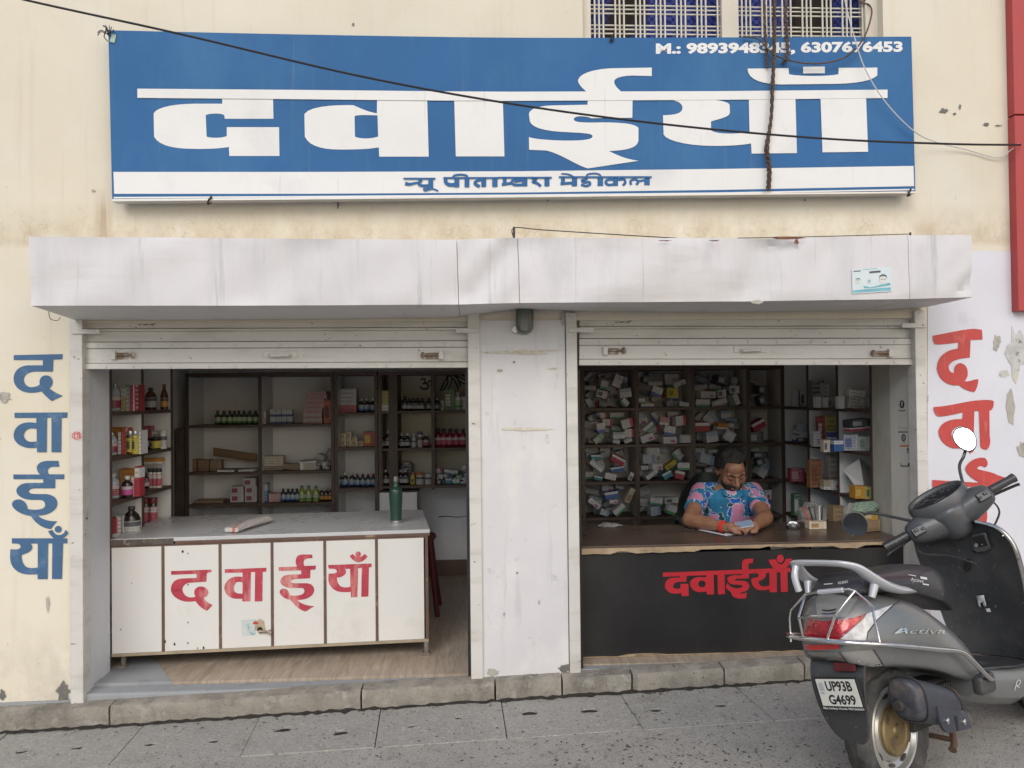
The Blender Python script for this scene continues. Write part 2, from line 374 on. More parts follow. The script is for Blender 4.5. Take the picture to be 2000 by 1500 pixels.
# ================================================================ the shop building
ZT = 5.2
bld = thing('shop_building', 'two-bay shop building with cream plastered front and white pillar between open shutters', 'building', (0, 0, 0))
xl, xr1, xl2, xr = XA(150), XA(927), XA(1119), XA(1801)
def wallbox(x0, x1, z0, z1, mat, name='wall', y0=0.0, y1=.3): return MB().box((x0, y0, z0), (x1, y1, z1)).build(name, mat, bld)
wx0, wx1, wz0, wz1 = XA(1150), XA(1742), ZA(82, 0, 1450), 4.75
ZL = 1.995
wallbox(-8, xl, -.6, ZT, M_cream)
wallbox(xr, 8, -.6, ZT, M_cream)
MB().box((xl, 0, ZL), (xr, .3, wz0)).build('lintel_wall', M_cream, bld)
MB().box((xl, 0, wz0), (wx0, .3, ZT)).build('wall', M_cream, bld)
MB().box((wx1, 0, wz0), (xr, .3, ZT)).build('wall', M_cream, bld)
MB().box((wx0, 0, wz1), (wx1, .3, ZT)).build('wall', M_cream, bld)
# pillar, with a slightly uneven plastered face
px0, px1 = XA(940.5), XA(1107); nx, nz = 6, 18; pv = []; random.seed(9)
for j in range(nz+1):
    for i in range(nx+1):
        pv.append((px0+(px1-px0)*i/nx, -.012+(random.uniform(-.0015, .0015)), -.03+(ZL+.03)*j/nz))
pil = MB(); nf = len(pv)
pil.add(pv, [(j*(nx+1)+i, j*(nx+1)+i+1, (j+1)*(nx+1)+i+1, (j+1)*(nx+1)+i) for j in range(nz) for i in range(nx)])
pil.box((px0, -.0095, -.03), (px1, .3, ZL-.002))
tag(pil.build('pillar', M_pillar, bld, fix=False), 'white plastered pillar scuffed at its base')
# reveals and inner walls
XL, XR1, XL2, XR = XA(163.5), XA(915), XA(1130), XA(1797)
MB().box((xl+.004, .003, -.05), (XL, .30, ZL)).build('reveal', M_reveal, bld)
MB().box((XR, .003, -.05), (xr-.002, .30, ZL)).build('reveal', M_reveal2, bld)
MB().box((XR1, .06, -.05), (px0-.001, .30, ZL)).build('reveal', M_reveal, bld)
MB().box((px1+.001, .06, -.05), (XL2, .30, ZL)).build('reveal', M_reveal2, bld)
M_in = pm('inside_wall_paint', (.70, .70, .71), .8, .06, 1.5, [((.60, .60, .60), 2.5, .56, .75, (1, 1, .6))], (40, .15, .003))
M_in_c = pm('inside_cream_paint', (.70, .65, .52), .8, .07, 1.5, [((.46, .42, .34), 2.5, .56, .75, (1, 1, .6))], (40, .15, .003))
M_ceil = pm('ceiling_paint', (.70, .69, .67), .9, .1, 2)
YBL, YBR = 2.52, 2.22
MB().box((XL-.42, .30, -.05), (XL-.34, YBL, 2.4)).build('inner_wall', M_in, bld)
MB().box((XL-.42, YBL, -.05), (XR1+.05, YBL+.12, 2.4)).build('inner_wall', M_in, bld)
MB().box((XR1+.05, .302, -.05), (XL2-.05, YBL+.12, 2.4)).build('inner_wall', M_in, bld)
MB().box((XL2-.05, YBR, -.05), (XR+.35, YBR+.12, 2.4)).build('inner_wall', M_in_c, bld)
MB().box((XR+.28, .302, -.05), (XR+.36, YBR, 2.4)).build('inner_wall', M_in, bld)
MB().box((XL-.42, .002, 2.30), (XR+.36, YBL+.12, 2.398)).build('ceiling', M_ceil, bld)
# a pale strip of plaster between the right reveal and the wall shelf
MB().box((XR+.001, .302, -.05), (XR+.28, .52, 2.3)).build('inner_wall', pm('stained_plaster', (.44, .42, .37), .8, .12, 3, [((.30, .28, .24), 4, .5, .7, (1, 1, .5))], (40, .2, .003)), bld)
# floors
MB().box((XL-.34, .11, -.06), (XR1+.05, YBL, 0)).build('floor_tiles', M_floor, bld)
MB().box((XL2-.05, .06, -.06), (XR+.28, YBR, .05)).build('floor_tiles', M_floor, bld)
MB().box((XL-.03, -.004, -.2), (XR1+.03, .108, -.012)).build('threshold', M_plinth, bld, bevel=.012)
MB().box((XL2-.03, -.004, -.2), (XR+.03, .058, .044)).build('threshold', M_plinth, bld, bevel=.006)
MB().hexa([(XL-.02, .105, -.02), (XL+.42, .109, -.02), (XL+.16, .52, -.02), (XL-.02, .52, -.02), (XL-.02, .105, .004), (XL+.42, .109, .004), (XL+.16, .52, .004), (XL-.02, .52, .004)]).build('floor_patch', M_plinth, bld)
# brown dado under the white back wall of the left bay
MB().box((XL-.3, YBL-.012, .0), (XR1+.05, YBL-.001, .14)).build('skirting', pm('brown_dado', (.16, .10, .075), .5, .2, 6), bld)
# raked concrete apron pieces under the wall feet
MB().hexa([(-8, -.012, -.3), (xl, -.012, -.3), (xl, .02, -.3), (-8, .02, -.3), (-8, -.012, kerb_top(-5)+.01), (xl, -.008, kerb_top(xl)+.012), (xl, .02, kerb_top(xl)+.02), (-8, .02, kerb_top(-5)+.02)]).build('wall_foot', M_plinth, bld)
# painted white field of the right-hand wall (paint layer with a wandering top edge)
pts = [(1812, 1395), (1812, 600), (1860, 560), (1897, 520), (1898, 492), (1925, 489), (1960, 491), (1985, 489), (2060, 492), (2300, 488), (2700, 490), (2700, 1395)]
MB().poly([pts], lambda x, y: PY(x, y, -.003)).build('white_paint_field', M_white_wall, bld)
# patches: torn poster scraps, bared plaster, chipped corners
def blob(name, px, py, rx, ry, mat, seed, y=-.006, n=16, rough=.35):
    random.seed(seed); ph = [random.uniform(1-rough, 1+rough) for _ in range(n)]
    MB().poly([[(px+rx*ph[k]*math.cos(2*math.pi*k/n), py+ry*ph[k]*math.sin(2*math.pi*k/n)) for k in range(n)]], lambda a, b: PY(a, b, y)).build(name, mat, bld)
M_scrap = pm('torn_poster', (.52, .52, .50), .85, .2, 14, [((.62, .58, .36), 10, .55, .62, (1, 1, 1)), ((.22, .22, .2), 22, .6, .64, (1, 1, 1))])
M_bare = pm('bared_plaster', (.42, .40, .35), .9, .2, 12, [((.24, .23, .21), 14, .55, .65, (1, 1, 1))], (50, .5, .004))
M_chip = pm('chipped_cement', (.17, .165, .155), .95, .25, 20, (), (60, .6, .006))
for i, a in enumerate([('poster_scrap', 1985, 690, 18, 46, M_scrap), ('poster_scrap', 1975, 795, 9, 30, M_bare), ('bare_patch', 1947, 668, 8, 16, M_bare), ('bare_patch', 1962, 730, 12, 6, M_scrap), ('bare_patch', 2030, 760, 30, 40, M_scrap), ('bare_patch', 1998, 880, 12, 18, M_bare),
        ('bare_patch', 1843, 216, 8, 4, M_chip), ('bare_patch', 1875, 209, 2, 5, M_chip), ('bare_patch', 1865, 222, 3, 2, M_chip), ('bare_patch', 1927, 243, 6, 3, M_chip), ('bare_patch', 1950, 245, 8, 1, M_chip), ('bare_patch', 1808, 780, 6, 8, M_bare),
        ('chip', 124, 1350, 12, 20, M_chip), ('chip', 4, 1357, 6, 9, M_chip), ('chip', 93, 1180, 3, 14, M_bare), ('chip', 8, 775, 12, 10, M_bare),
        ('chip', 660, 400, 2, 7, M_chip), ('chip', 1070, 391, 2, 2, M_chip), ('chip', 1572, 391, 2, 2, M_chip), ('chip', 182, 372, 4, 2, M_bare), ('chip', 690, 47, 2, 3, M_chip)]):
    blob(*a, seed=40+i)
M_scar = pm('scar_cream', (.60, .56, .46), .9, .2, 30, [((.40, .37, .31), 40, .55, .62, (1, 1, 1))], (60, .6, .004))
for i, a in enumerate([('scuff', 1022, 687, 58, 5, M_scar), ('scuff', 1105, 1305, 13, 7, M_chip), ('scuff', 963, 1313, 11, 6, M_bare), ('scuff', 975, 724, 6, 3, M_bare), ('scuff', 1080, 720, 9, 2, M_scar), ('scuff', 1018, 838, 55, 3, M_scar), ('scuff', 1100, 620, 5, 14, M_bare), ('scuff', 1004, 707, 2, 2, M_chip), ('scuff', 1010, 1119, 2, 2, M_chip), ('scuff', 985, 1200, 2, 4, M_bare), ('scuff', 1053, 1176, 2, 4, M_bare)]):
    blob(*a, seed=90+i, y=-.016, rough=.6 if i == 0 else .35)
# neighbouring shop's red cladding at the right edge
nb = thing('neighbour_cladding', 'strip of red cladding on the neighbouring shop at right edge', 'cladding', PY(2010, 600, 0))
M_red_p = pm('red_cladding', (.42, .055, .055), .55, .1, 3)
zc = PY(1985, 224, -.06).z
for a, b in ((zc+.004, ZT), (PY(1990, 607, -.06).z, zc-.004)):
    MB().box((XA(1983, -.06, 300), -.06, a), (XA(1983, -.06, 300)+2.2, -.001, b)).build('panel', M_red_p, nb, bevel=.004)

# ---------------- window of the floor above
M_wfr = pm('window_cream_wood', (.62, .57, .48), .6, .08, 4, [((.45, .41, .34), 6, .58, .75, (1, 1, .4))], (40, .2, .002))
M_bar = pm('grille_paint', (.62, .59, .50), .5, .08, 8)
def curtain_mat():
    t = NT('window_curtain'); c = t.coord('Object', (1, 1, 1)); w = t.n('ShaderNodeTexChecker'); w.inputs['Scale'].default_value = 46; t.l(c, w.inputs['Vector'])
    n = t.noise(t.coord('Object', (1.2, 1, .15)), 2.4, 2); m = t.ramp(n, .47, .52)
    b = t.mix(w.outputs['Fac'], (.02, .03, .16), (.07, .10, .42)); return t.fin(t.mix(m, (.035, .026, .022), b), .9)
win = bpy.data.objects.new('window', None); COL.objects.link(win); win.parent = bld
fw = .055; mid = XA(1447)
fr = MB(); fr.box((wx0, .05, wz0), (wx0+fw, .13, wz1)).box((wx1-fw*1.4, .05, wz0), (wx1, .13, wz1)).box((mid-.05, .05, wz0), (mid+.05, .13, wz1)).box((wx0+fw, .055, wz1-fw), (wx1-fw*1.4, .128, wz1))
fr.box((wx0+fw, .055, wz0), (wx1-fw*1.4, .128, wz0+.02)); fr.build('frame', M_wfr, win, bevel=.004)
cv = MB(); npl = 60
cv.loft([[(wx0+(wx1-wx0)*k/npl, .26+.018*math.sin(k*1.3)+.008*math.sin(k*3.1), z) for k in range(npl+1)] for z in (wz0, wz1)], cap=False, closed=False)
cv.build('curtain', curtain_mat(), win, smooth=True, fix=False)
MB().box((wx0, .29, wz0), (wx1, .299, wz1)).build('backing', M_dark, win)
for (a, b) in ((wx0+fw, mid-.05), (mid+.05, wx1-fw*1.4)):
    n = int((b-a)/.1195)
    for k in range(n+1):
        for d in (-.025, 0, .025):
            x = a+.03+k*.1195+d+.02
            if a < x < b-.003: MB().tube([(x, .07, wz0+.005), (x, .07, wz1-fw)], .0055, 6).build('grille_bar', M_bar, win, smooth=True)
    k = 0; z = ZA(67, .07, 1450)
    while z < wz1-.1:
        for d in (0, .025, .048):
            MB().tube([(a, .082, z+d), (b, .082, z+d)], .005, 6).build('grille_bar', M_bar, win, smooth=True)
        z += .1165

# ================================================================ lettering helpers
LM = {}
def letters(name, parent, mat, paths, mp, y, step=.0006, extra=()):
    out = []
    for i, d in enumerate(paths):
        loops = path(d) if isinstance(d, str) else d
        out.append(MB().poly(loops, lambda a, b: PY(*mp(a, b), y-i*step)).build(name, mat, parent, fix=False))
    return out

# grit packed along the kerb foot and dry leaf litter on the street: nobody could count it
random.seed(31); dt = MB(); prev = None; xs_ = [-7+.03*k for k in range(int(14/.03))]
up_ = [(x, -.1005, street_z(x)+.010+random.uniform(-.006, .006)) for x in xs_]; dn_ = [(x, -.112-abs(random.gauss(0, .012)), street_z(x)+.0035) for x in xs_]
dt.add(up_+dn_, [(i, i+1, len(xs_)+i+1, len(xs_)+i) for i in range(len(xs_)-1)])
tag(dt.build('kerb_dirt', M_soil, None, smooth=True, ang=80, fix=True), 'dark grit packed along the foot of the kerb', 'dirt', kind='stuff')
lt = MB()
for k in range(620):
    if k < 380: x, y = random.gauss(.75, .55), random.gauss(-1.0, .28)
    elif k < 470: x, y = random.uniform(-3, 3), -.13-abs(random.gauss(0, .05))
    else: x, y = random.uniform(-3.2, 3.2), random.uniform(-2.2, -.3)
    if y > -.115: continue
    z = (street_z(x) if y > -.565 else street_z(x, y)-.004)+.0035; a = random.uniform(0, 6.28); l_, w_ = random.uniform(.005, .016), random.uniform(.002, .005); c_, s_ = math.cos(a), math.sin(a)
    lt.add([(x+l_*c_, y+l_*s_, z), (x-w_*s_, y+w_*c_, z+.003), (x-l_*c_, y-l_*s_, z+.001), (x+w_*s_, y-w_*c_, z+.0035)], [(0, 1, 2, 3)])
tag(lt.build('leaf_litter', pm('dry_leaf', (.075, .062, .045), .9, .5, 3), None, fix=False), 'tiny dry leaf bits scattered over the street', 'litter', kind='stuff')
# ================================================================ signboard
YS = -.10
sign = thing('signboard', 'long blue and white shop signboard with huge white lettering, above the shutter hood', 'signboard', PY(1000, 385, YS))
M_blue = pm('sign_blue_vinyl', (.040, .135, .315), .72, .08, 1.0, [((.055, .165, .345), 1.6, .48, .7, (1, 1, .5)), ((.085, .175, .30), 5, .58, .82, (5, 1, .25)), ((.12, .20, .30), 40, .70, .74, (1, 1, .4))], (3.5, .10, .03), spec=.2)
M_swhite = pm('sign_white_vinyl', (.76, .76, .745), .6, .03, 2, [((.66, .66, .655), 2, .52, .75, (1, 1, 1)), ((.56, .55, .53), 6, .62, .82, (6, 1, .25))], (3.5, .08, .03), spec=.25)
M_alu = pm('sign_frame_aluminium', (.55, .54, .52), .4, .1, 5, metal=.6)
top = smooth2([(211.5, 59), (600, 67.5), (1000, 73.5), (1400, 73), (1780, 71.5)], 6); bot = smooth2([(219, 388), (600, 385), (1000, 381), (1400, 377), (1788, 373)], 6)
MB().poly([top+bot[::-1]], lambda a, b: PY(a, b, YS), (0, .045, 0)).build('panel', M_blue, sign)
bt = smooth2([(219, 388.6), (600, 385.6), (1000, 381.6), (1400, 377.6), (1788.5, 373.6)], 6); bb = smooth2([(219, 393), (600, 389.5), (1000, 385.5), (1400, 381), (1789, 377)], 6)
MB().poly([bt+bb[::-1]], lambda a, b: PY(a, b, YS-.006), (0, .06, 0)).build('frame', M_alu, sign)
for px_, yy in ((300, 70), (1700, 78), (300, 378), (1700, 365), (1000, 378), (1000, 85)):
    p = PY(px_, yy, YS); MB().box((p.x-.012, YS+.044, p.z-.012), (p.x+.012, .002, p.z+.012)).build('bracket', M_rust, sign)
white = MB().poly([[(221.5, 335.7), (600, 335.8), (1020, 334.4), (1400, 330), (1784, 324), (1785.5, 363.5), (1400, 371), (1020, 376), (600, 378.5), (223, 378.5)]], lambda a, b: PY(a, b, YS-.001)).build('white_band', M_swhite, sign, fix=False)
MB().poly([[(222, 384.6), (600, 382.6), (1020, 379.8), (1400, 375.8), (1786, 368.6), (1786, 371.5), (1400, 378.4), (1020, 382.8), (600, 385.6), (222, 387.6)]], lambda a, b: PY(a, b, YS-.0012)).build('white_band', M_swhite, sign, fix=False)
A = lambda x, y: (180+.42*x, 40+.42*y)
B = lambda x, y: (1000+.5*x, .5*y)
big_a = ["M 605,362 L 605,387 L 480,387 C 370,388 300,405 286,432 L 288,540 C 310,580 370,597 480,597 C 540,598 600,595 636,588 L 638,630 L 871,630 L 869,496 L 626,496 L 626,538 C 600,548 550,548 532,540 L 528,440 C 550,430 600,430 614,440 L 617,457 L 843,457 L 841,364 Z",
 "M 1325,368 L 1324,432 C 1280,425 1240,405 1215,394 C 1150,392 1010,395 987,435 L 989,540 C 1010,585 1070,600 1150,600 C 1220,601 1290,598 1333,590 L 1335,633 L 1565,633 L 1558,370 Z M 1327,441 L 1330,540 C 1290,553 1240,550 1222,540 L 1220,448 C 1222,440 1240,438 1327,441 Z",
 "M 1684,372 L 1691,632 L 1917,632 L 1910,374 Z"]
big_b = ["M 300,364 C 270,345 255,320 258,312 C 265,285 330,265 420,266 L 546,264 L 546,297 L 470,295 C 410,297 395,310 400,325 C 405,340 420,352 434,364 Z",
 "M 296,390 L 295,409 L 150,412 C 90,415 68,430 66,445 L 70,475 C 80,500 130,514 230,517 C 290,520 315,522 315,533 C 313,545 280,550 200,549 C 130,547 80,542 66,535 L 67,585 L 135,588 C 190,600 250,645 296,658 L 495,628 C 440,622 400,600 378,590 C 440,588 490,580 494,550 L 494,500 C 485,485 440,478 350,478 C 270,480 240,478 241,465 C 245,450 290,452 310,462 L 470,460 L 471,390 Z",
 "M 600,387 C 650,391 666,405 666,422 C 666,445 630,450 590,450 L 592,525 C 600,550 690,570 790,570 C 850,570 900,567 934,560 L 936,600 L 1113,598 L 1107,382 L 925,386 L 928,515 C 880,525 800,525 778,510 L 777,475 C 800,465 850,460 851,440 L 850,410 C 845,395 800,392 770,387 Z",
 "M 1205,382 L 1213,595 L 1391,593 L 1383,380 Z",
 "M 920,268 L 1080,266 L 1082,290 C 1120,300 1250,298 1275,290 L 1276,265 L 1427,264 L 1427,295 C 1400,320 1330,328 1230,328 L 1050,330 C 960,328 920,305 920,268 Z",
 "M 1137,261 L 1222,260 L 1222,286 L 1137,287 Z"]
letters('letter', sign, M_swhite, big_a, A, YS-.0012, .0004)
letters('letter', sign, M_swhite, big_b, B, YS-.0026, .0004)
letters('letter', sign, M_swhite, ["M 268.2,173.1 L 600,175.6 L 900,178.6 L 1000,179 L 1400,178 L 1733.5,175 L 1733.5,191.5 L 1400,195 L 1000,197 L 800,196 L 533,193.3 L 268.2,191.2 Z"], lambda x, y: (x, y), YS-.0052)
ph = MB(); add_text(ph, 'M.: 9893948345, 6307676453', [PY(x, y, YS-.0014) for x, y in ((1281, 109), (1763, 105), (1763, 80), (1281, 84))], .045)
tag(ph.build('phone_number', M_swhite, sign, fix=False), 'white phone numbers along the top right of the board')
# small blue shop name, brush by brush
N = lambda x, y: (760+.27*x, 320+.27*y)
sm = []
def V(x0, x1, y0, y1): sm.append(('r', rect(x0, y0, x1, y1)))
def S(p, w): sm.append(('s', p, w))
for r_ in ((103, 335, 100, 112), (392, 785, 95, 107), (785, 1177, 93, 105), (1228, 1900, 89, 101)): V(*r_)
S([(116, 140), (150, 146), (205, 134)], (26, 12)); S([(212, 108), (232, 122), (212, 138), (232, 156), (285, 156)], 19); V(284, 318, 108, 182); S([(302, 178), (252, 178), (262, 194), (312, 180), (356, 196)], 11)
S([(410, 101), (410, 132), (435, 150), (475, 150)], 26); V(472, 507, 101, 168); V(546, 580, 98, 168); S([(462, 98), (474, 82), (520, 77), (560, 84), (566, 101)], 13)
S([(690, 112), (640, 120), (620, 142), (655, 164)], (16, 24)); V(667, 702, 101, 166); V(746, 784, 101, 166)
S([(836, 100), (836, 152)], 26); S([(815, 150), (890, 138)], 20); S([(960, 112), (900, 116), (888, 136), (910, 152), (965, 150)], 19); S([(905, 132), (960, 124)], 9); V(962, 1000, 99, 162)
S([(1030, 101), (1064, 112), (1040, 130), (1070, 140), (1098, 162)], 20); V(1124, 1160, 99, 162)
S([(1258, 96), (1258, 152)], 28); S([(1240, 144), (1322, 138)], 20); V(1322, 1360, 95, 162); S([(1245, 71), (1298, 76), (1336, 96)], (9, 15))
S([(1428, 96), (1426, 112), (1396, 120), (1410, 134), (1448, 132), (1452, 150), (1425, 160), (1388, 150)], 18); V(1508, 1548, 93, 160); S([(1426, 93), (1440, 75), (1490, 70), (1524, 78), (1530, 96)], 13)
S([(1622, 114), (1582, 116), (1566, 136), (1588, 152), (1625, 148)], 19); V(1620, 1656, 94, 160); S([(1655, 116), (1698, 112), (1708, 138), (1690, 156)], 19)
S([(1752, 152), (1746, 126), (1778, 112), (1802, 130), (1788, 152)], 18); S([(1796, 126), (1848, 120)], 16); V(1846, 1886, 93, 155)
nm = MB()
for i, e in enumerate(sm):
    f = (lambda i: (lambda a, b: PY(*N(a, b), YS-.0030-(len(sm)-i)*.00015)))(i)
    if e[0] == 'r': nm.poly([e[1]], f)
    else: nm.stroke(e[1], e[2], f)
tag(nm.build('shop_name', M_blue, sign, fix=False), 'small blue lettering on the white band')

# ================================================================ painted wall lettering
M_pblue = pm('blue_wall_paint', (.05, .125, .245), .65, .12, 8, [((.13, .21, .34), 9, .55, .72, (1, 1, 1)), ((.45, .42, .36), 30, .735, .76, (1, 1, 1))], (40, .15, .002))
M_pred = pm('red_wall_paint', (.50, .055, .05), .5, .12, 10, [((.60, .16, .13), 12, .58, .72, (2, 1, .5)), ((.66, .5, .5), 24, .74, .77, (1, 1, 1))], (40, .15, .002))
K1 = lambda x, y: (10+.15334*x, 680+.15334*y)
K2 = lambda x, y: (10+x/6, 890+y/6)
P_DA = "M 108,88 L 730,75 L 728,140 L 612,145 L 607,297 L 380,297 C 290,300 240,340 236,395 C 240,460 280,495 330,497 C 380,497 420,480 440,462 C 430,420 440,350 520,345 C 600,345 620,430 595,470 C 585,490 570,500 563,510 C 610,550 670,585 735,605 C 690,630 630,650 597,675 C 540,640 490,580 462,550 C 420,560 370,570 310,567 C 190,560 110,490 106,390 C 110,280 190,225 290,218 L 480,218 L 480,150 L 110,150 Z"
P_VA = "M 118,823 L 793,817 L 790,883 L 718,887 L 713,1325 L 590,1325 L 590,885 L 532,885 L 528,1325 L 405,1325 L 405,1268 C 380,1272 340,1272 290,1270 C 180,1255 105,1190 107,1105 C 115,1000 200,945 300,945 C 340,945 370,948 397,952 L 397,887 L 120,887 Z M 402,1030 C 380,1022 350,1020 320,1022 C 270,1030 238,1070 236,1110 C 245,1165 285,1192 330,1193 C 360,1193 385,1190 402,1187 Z"
P_I = "M 95,220 L 408,220 C 375,190 365,150 372,125 C 390,80 440,62 500,60 L 625,60 L 635,130 L 550,130 C 500,135 485,180 515,218 L 692,218 L 690,275 L 587,275 L 585,382 L 345,382 C 290,385 272,405 278,425 C 290,445 320,450 400,450 L 480,450 C 560,455 612,500 612,560 C 610,620 550,680 440,697 L 385,703 C 430,745 500,770 608,768 C 580,800 555,835 535,860 C 440,855 350,790 303,708 C 200,695 100,640 80,580 C 75,530 120,510 165,512 C 220,520 255,560 265,625 C 330,640 420,635 455,610 C 475,590 475,545 440,525 C 420,515 380,517 300,517 C 190,510 130,460 132,410 C 135,355 190,320 280,318 L 447,318 L 447,275 L 97,275 Z"
P_YA = "M 78,968 L 728,968 L 728,1027 L 678,1027 L 665,1445 L 548,1445 L 553,1027 L 503,1027 L 497,1447 L 380,1447 L 380,1388 C 340,1393 280,1393 230,1388 C 120,1370 60,1290 58,1200 C 58,1150 60,1110 62,1095 C 100,1100 160,1105 178,1080 C 190,1050 170,1029 120,1029 L 78,1029 Z M 382,1029 L 382,1308 C 340,1320 280,1320 250,1305 C 205,1280 185,1210 192,1160 C 240,1150 310,1125 317,1080 C 318,1055 310,1040 295,1029 Z"
P_BOAT = "M 503,883 L 555,870 C 570,930 640,950 690,905 L 708,868 L 742,905 C 715,945 690,965 660,967 L 570,967 C 540,945 515,915 503,883 Z"
letters('painted_letter', bld, M_pblue, [P_DA, P_VA], K1, -.0035)
letters('painted_letter', bld, M_pblue, [P_I, P_YA, P_BOAT, [ell(621, 862, 40, 40)]], K2, -.0035)
K3 = lambda x, y: (1780+.2933*x, 600+.2933*y)
letters('painted_letter', bld, M_pred, ["M 143,190 C 230,175 350,145 420,143 L 470,150 L 475,215 L 395,218 L 390,335 C 340,340 270,345 250,390 C 245,420 265,440 285,437 C 280,400 300,370 330,372 C 370,380 380,420 375,455 C 370,475 360,485 355,492 C 390,500 420,475 447,480 C 445,510 435,550 420,565 C 370,560 335,535 318,520 C 250,530 180,490 170,410 C 170,340 215,285 310,275 L 315,235 C 260,240 200,250 160,247 C 145,235 143,210 143,190 Z",
 "M 148,665 C 250,660 350,630 420,622 C 470,618 530,612 548,625 C 552,655 545,685 520,690 L 522,860 C 530,890 525,930 505,948 C 480,950 465,940 460,925 L 450,690 L 420,692 L 415,900 L 415,960 L 390,975 L 370,940 L 280,940 C 210,925 175,860 182,820 C 195,770 250,740 340,745 L 345,700 C 280,715 210,730 175,728 C 155,710 148,690 148,665 Z M 338,790 C 290,795 265,820 268,850 C 275,885 310,890 340,880 Z",
 "M 455,1168 C 420,1150 355,1110 360,1070 C 380,1020 440,995 490,1003 C 515,1025 515,1060 490,1067 C 470,1050 445,1055 438,1075 C 470,1090 540,1095 575,1118 L 640,1140 L 640,1195 L 545,1198 L 540,1250 L 400,1255 C 330,1262 290,1275 300,1290 C 320,1305 400,1305 460,1312 C 510,1325 512,1390 500,1430 C 480,1480 430,1500 380,1505 C 420,1540 470,1550 530,1550 L 490,1600 C 400,1600 340,1560 310,1510 C 220,1500 160,1470 150,1430 C 160,1400 210,1395 250,1450 C 300,1465 380,1465 410,1440 C 420,1410 400,1395 350,1395 C 250,1395 190,1350 190,1300 C 200,1245 260,1215 350,1212 L 425,1210 L 430,1195 L 140,1200 L 140,1150 L 440,1168 Z"], K3, -.0065)
K4 = lambda x, y: (1812+x*.19, 885+y*.21)
letters('painted_letter', bld, M_pred, [P_YA, P_BOAT, [ell(621, 862, 40, 40)]], K4, -.0065)

# ================================================================ shutter hood
YH = -.45
hood = thing('shutter_hood', 'dented white sheet metal hood running above both shutters', 'hood', PY(970, 590, 0))
tops = [(55, 462), (300, 464), (600, 466.5), (890, 468.5), (1008, 464), (1250, 465), (1490, 465.5), (1772, 460), (1893, 459)]
bots = [(60, 597), (300, 597), (600, 596.5), (892, 594.5), (1013, 591.5), (1250, 590), (1490, 588), (1774, 584), (1897, 580)]
backs = [(137, 620), (300, 621), (600, 621), (880, 619), (1005, 604), (1130, 608), (1400, 612), (1700, 610), (1815, 604)]
def lerp_tab(tab, x):
    for (a, b), (c, d) in zip(tab, tab[1:]):
        if x <= c: return b+(d-b)*max(0, (x-a))/(c-a)
    return tab[-1][1]
random.seed(3)
def dent(px, v):     # metres towards the camera(-) / wall(+); v 0 top .. 1 bottom
    d = .008*math.sin(px*.013+v*2)+.005*math.sin(px*.031+v*5+1)+.003*math.sin(px*.09+v*3)
    d += .045*math.exp(-((px-1490+60*(v-.4))/38)**2)*(1-.5*v)
    d -= .022*math.exp(-((px-1545+60*(v-.4))/40)**2)
    if px > 1790: d += .016*math.exp(-((px-1885)/40)**2-((v-.75)/.3)**2)*math.sin(px*.09+v*9)
    if 895 < px < 1015: d += .011*math.sin(px*.07+v*7)
    if 1640 < px < 1765: d *= .12
    return d
for i, (a, b, dy) in enumerate(((55, 891.5, 0), (892.5, 1011, .006), (1012, 1771.5, -.002), (1772.5, 1897, .004))):
    n = max(16, int((b-a)/16)); nv = 9; front = []
    for k in range(n+1):
        px = a+(b-a)*k/n; t, bo = lerp_tab(tops, px), lerp_tab(bots, px); col_ = []
        for j in range(nv+1):
            v = j/nv; d = dent(px, v)*(1 if 0 < j < nv else .3); col_.append(PY(px+(bo-t)*v*.03, t+(bo-t)*v, YH+dy)+Vector((0, d, 0)))
        pb = a+(b-a)*k/n; xw = col_[-1].x
        bz = PY(1000, lerp_tab(backs, 925+(px-925)*.9), -.02).z
        front.append([Vector((col_[0].x, -.001, col_[0].z+.012))]+col_+[Vector((xw, YH+.03, col_[-1].z-.001)), Vector((xw, -.02-.003*i, bz))])
    m = MB().loft(front, cap=False, closed=False)
    for fr_, sgn in ((front[0], 1), (front[-1], -1)): m.add(fr_, [tuple(range(len(fr_)))])
    hp = m.build('hood_panel', M_hood, hood, smooth=True, ang=35)
# rust along the top lip, and a bent wire strung above it
for i, (px, py, rx, ry) in enumerate(((1540, 465, 34, 3), (1556, 472, 5, 6), (1395, 470, 10, 1.5), (1300, 470, 14, 1.2), (1478, 590, 16, 4))):
    random.seed(i); MB().poly([[(px+rx*random.uniform(.6, 1.2)*math.cos(k*.45), py+ry*random.uniform(.5, 1.3)*math.sin(k*.45)) for k in range(14)]], lambda a, b: PY(a, b, YH-.034)+Vector((0, 0, 0))).build('rust_patch', M_rust if i < 4 else M_bare, hood)
M_wire_d = pm('dark_wire', (.05, .045, .04), .6, .2)
w = thing('hood_wire', 'thin dark wire tied between two nails above the hood', 'wire', PY(1390, 462, -.3))
MB().tube(smooth2([tuple(PY(x, y, -.3)) for x, y in ((1003, 464), (1004, 445), (1060, 449), (1200, 458), (1320, 465))], 4), .0028, 6).build('wire', M_wire_d, w, smooth=True)
MB().tube(smooth2([tuple(PY(x, y, -.3)) for x, y in ((1440, 465), (1600, 462), (1778, 457))], 4), .0022, 6).build('wire', M_wire_d, w, smooth=True)
MB().tube([PY(1004, 443, -.3), PY(1004, 468, -.3)], .006, 6).build('nail', M_wire_d, w); MB().tube([PY(1778, 454, -.3), PY(1778, 466, -.3)], .006, 6).build('nail', M_wire_d, w)
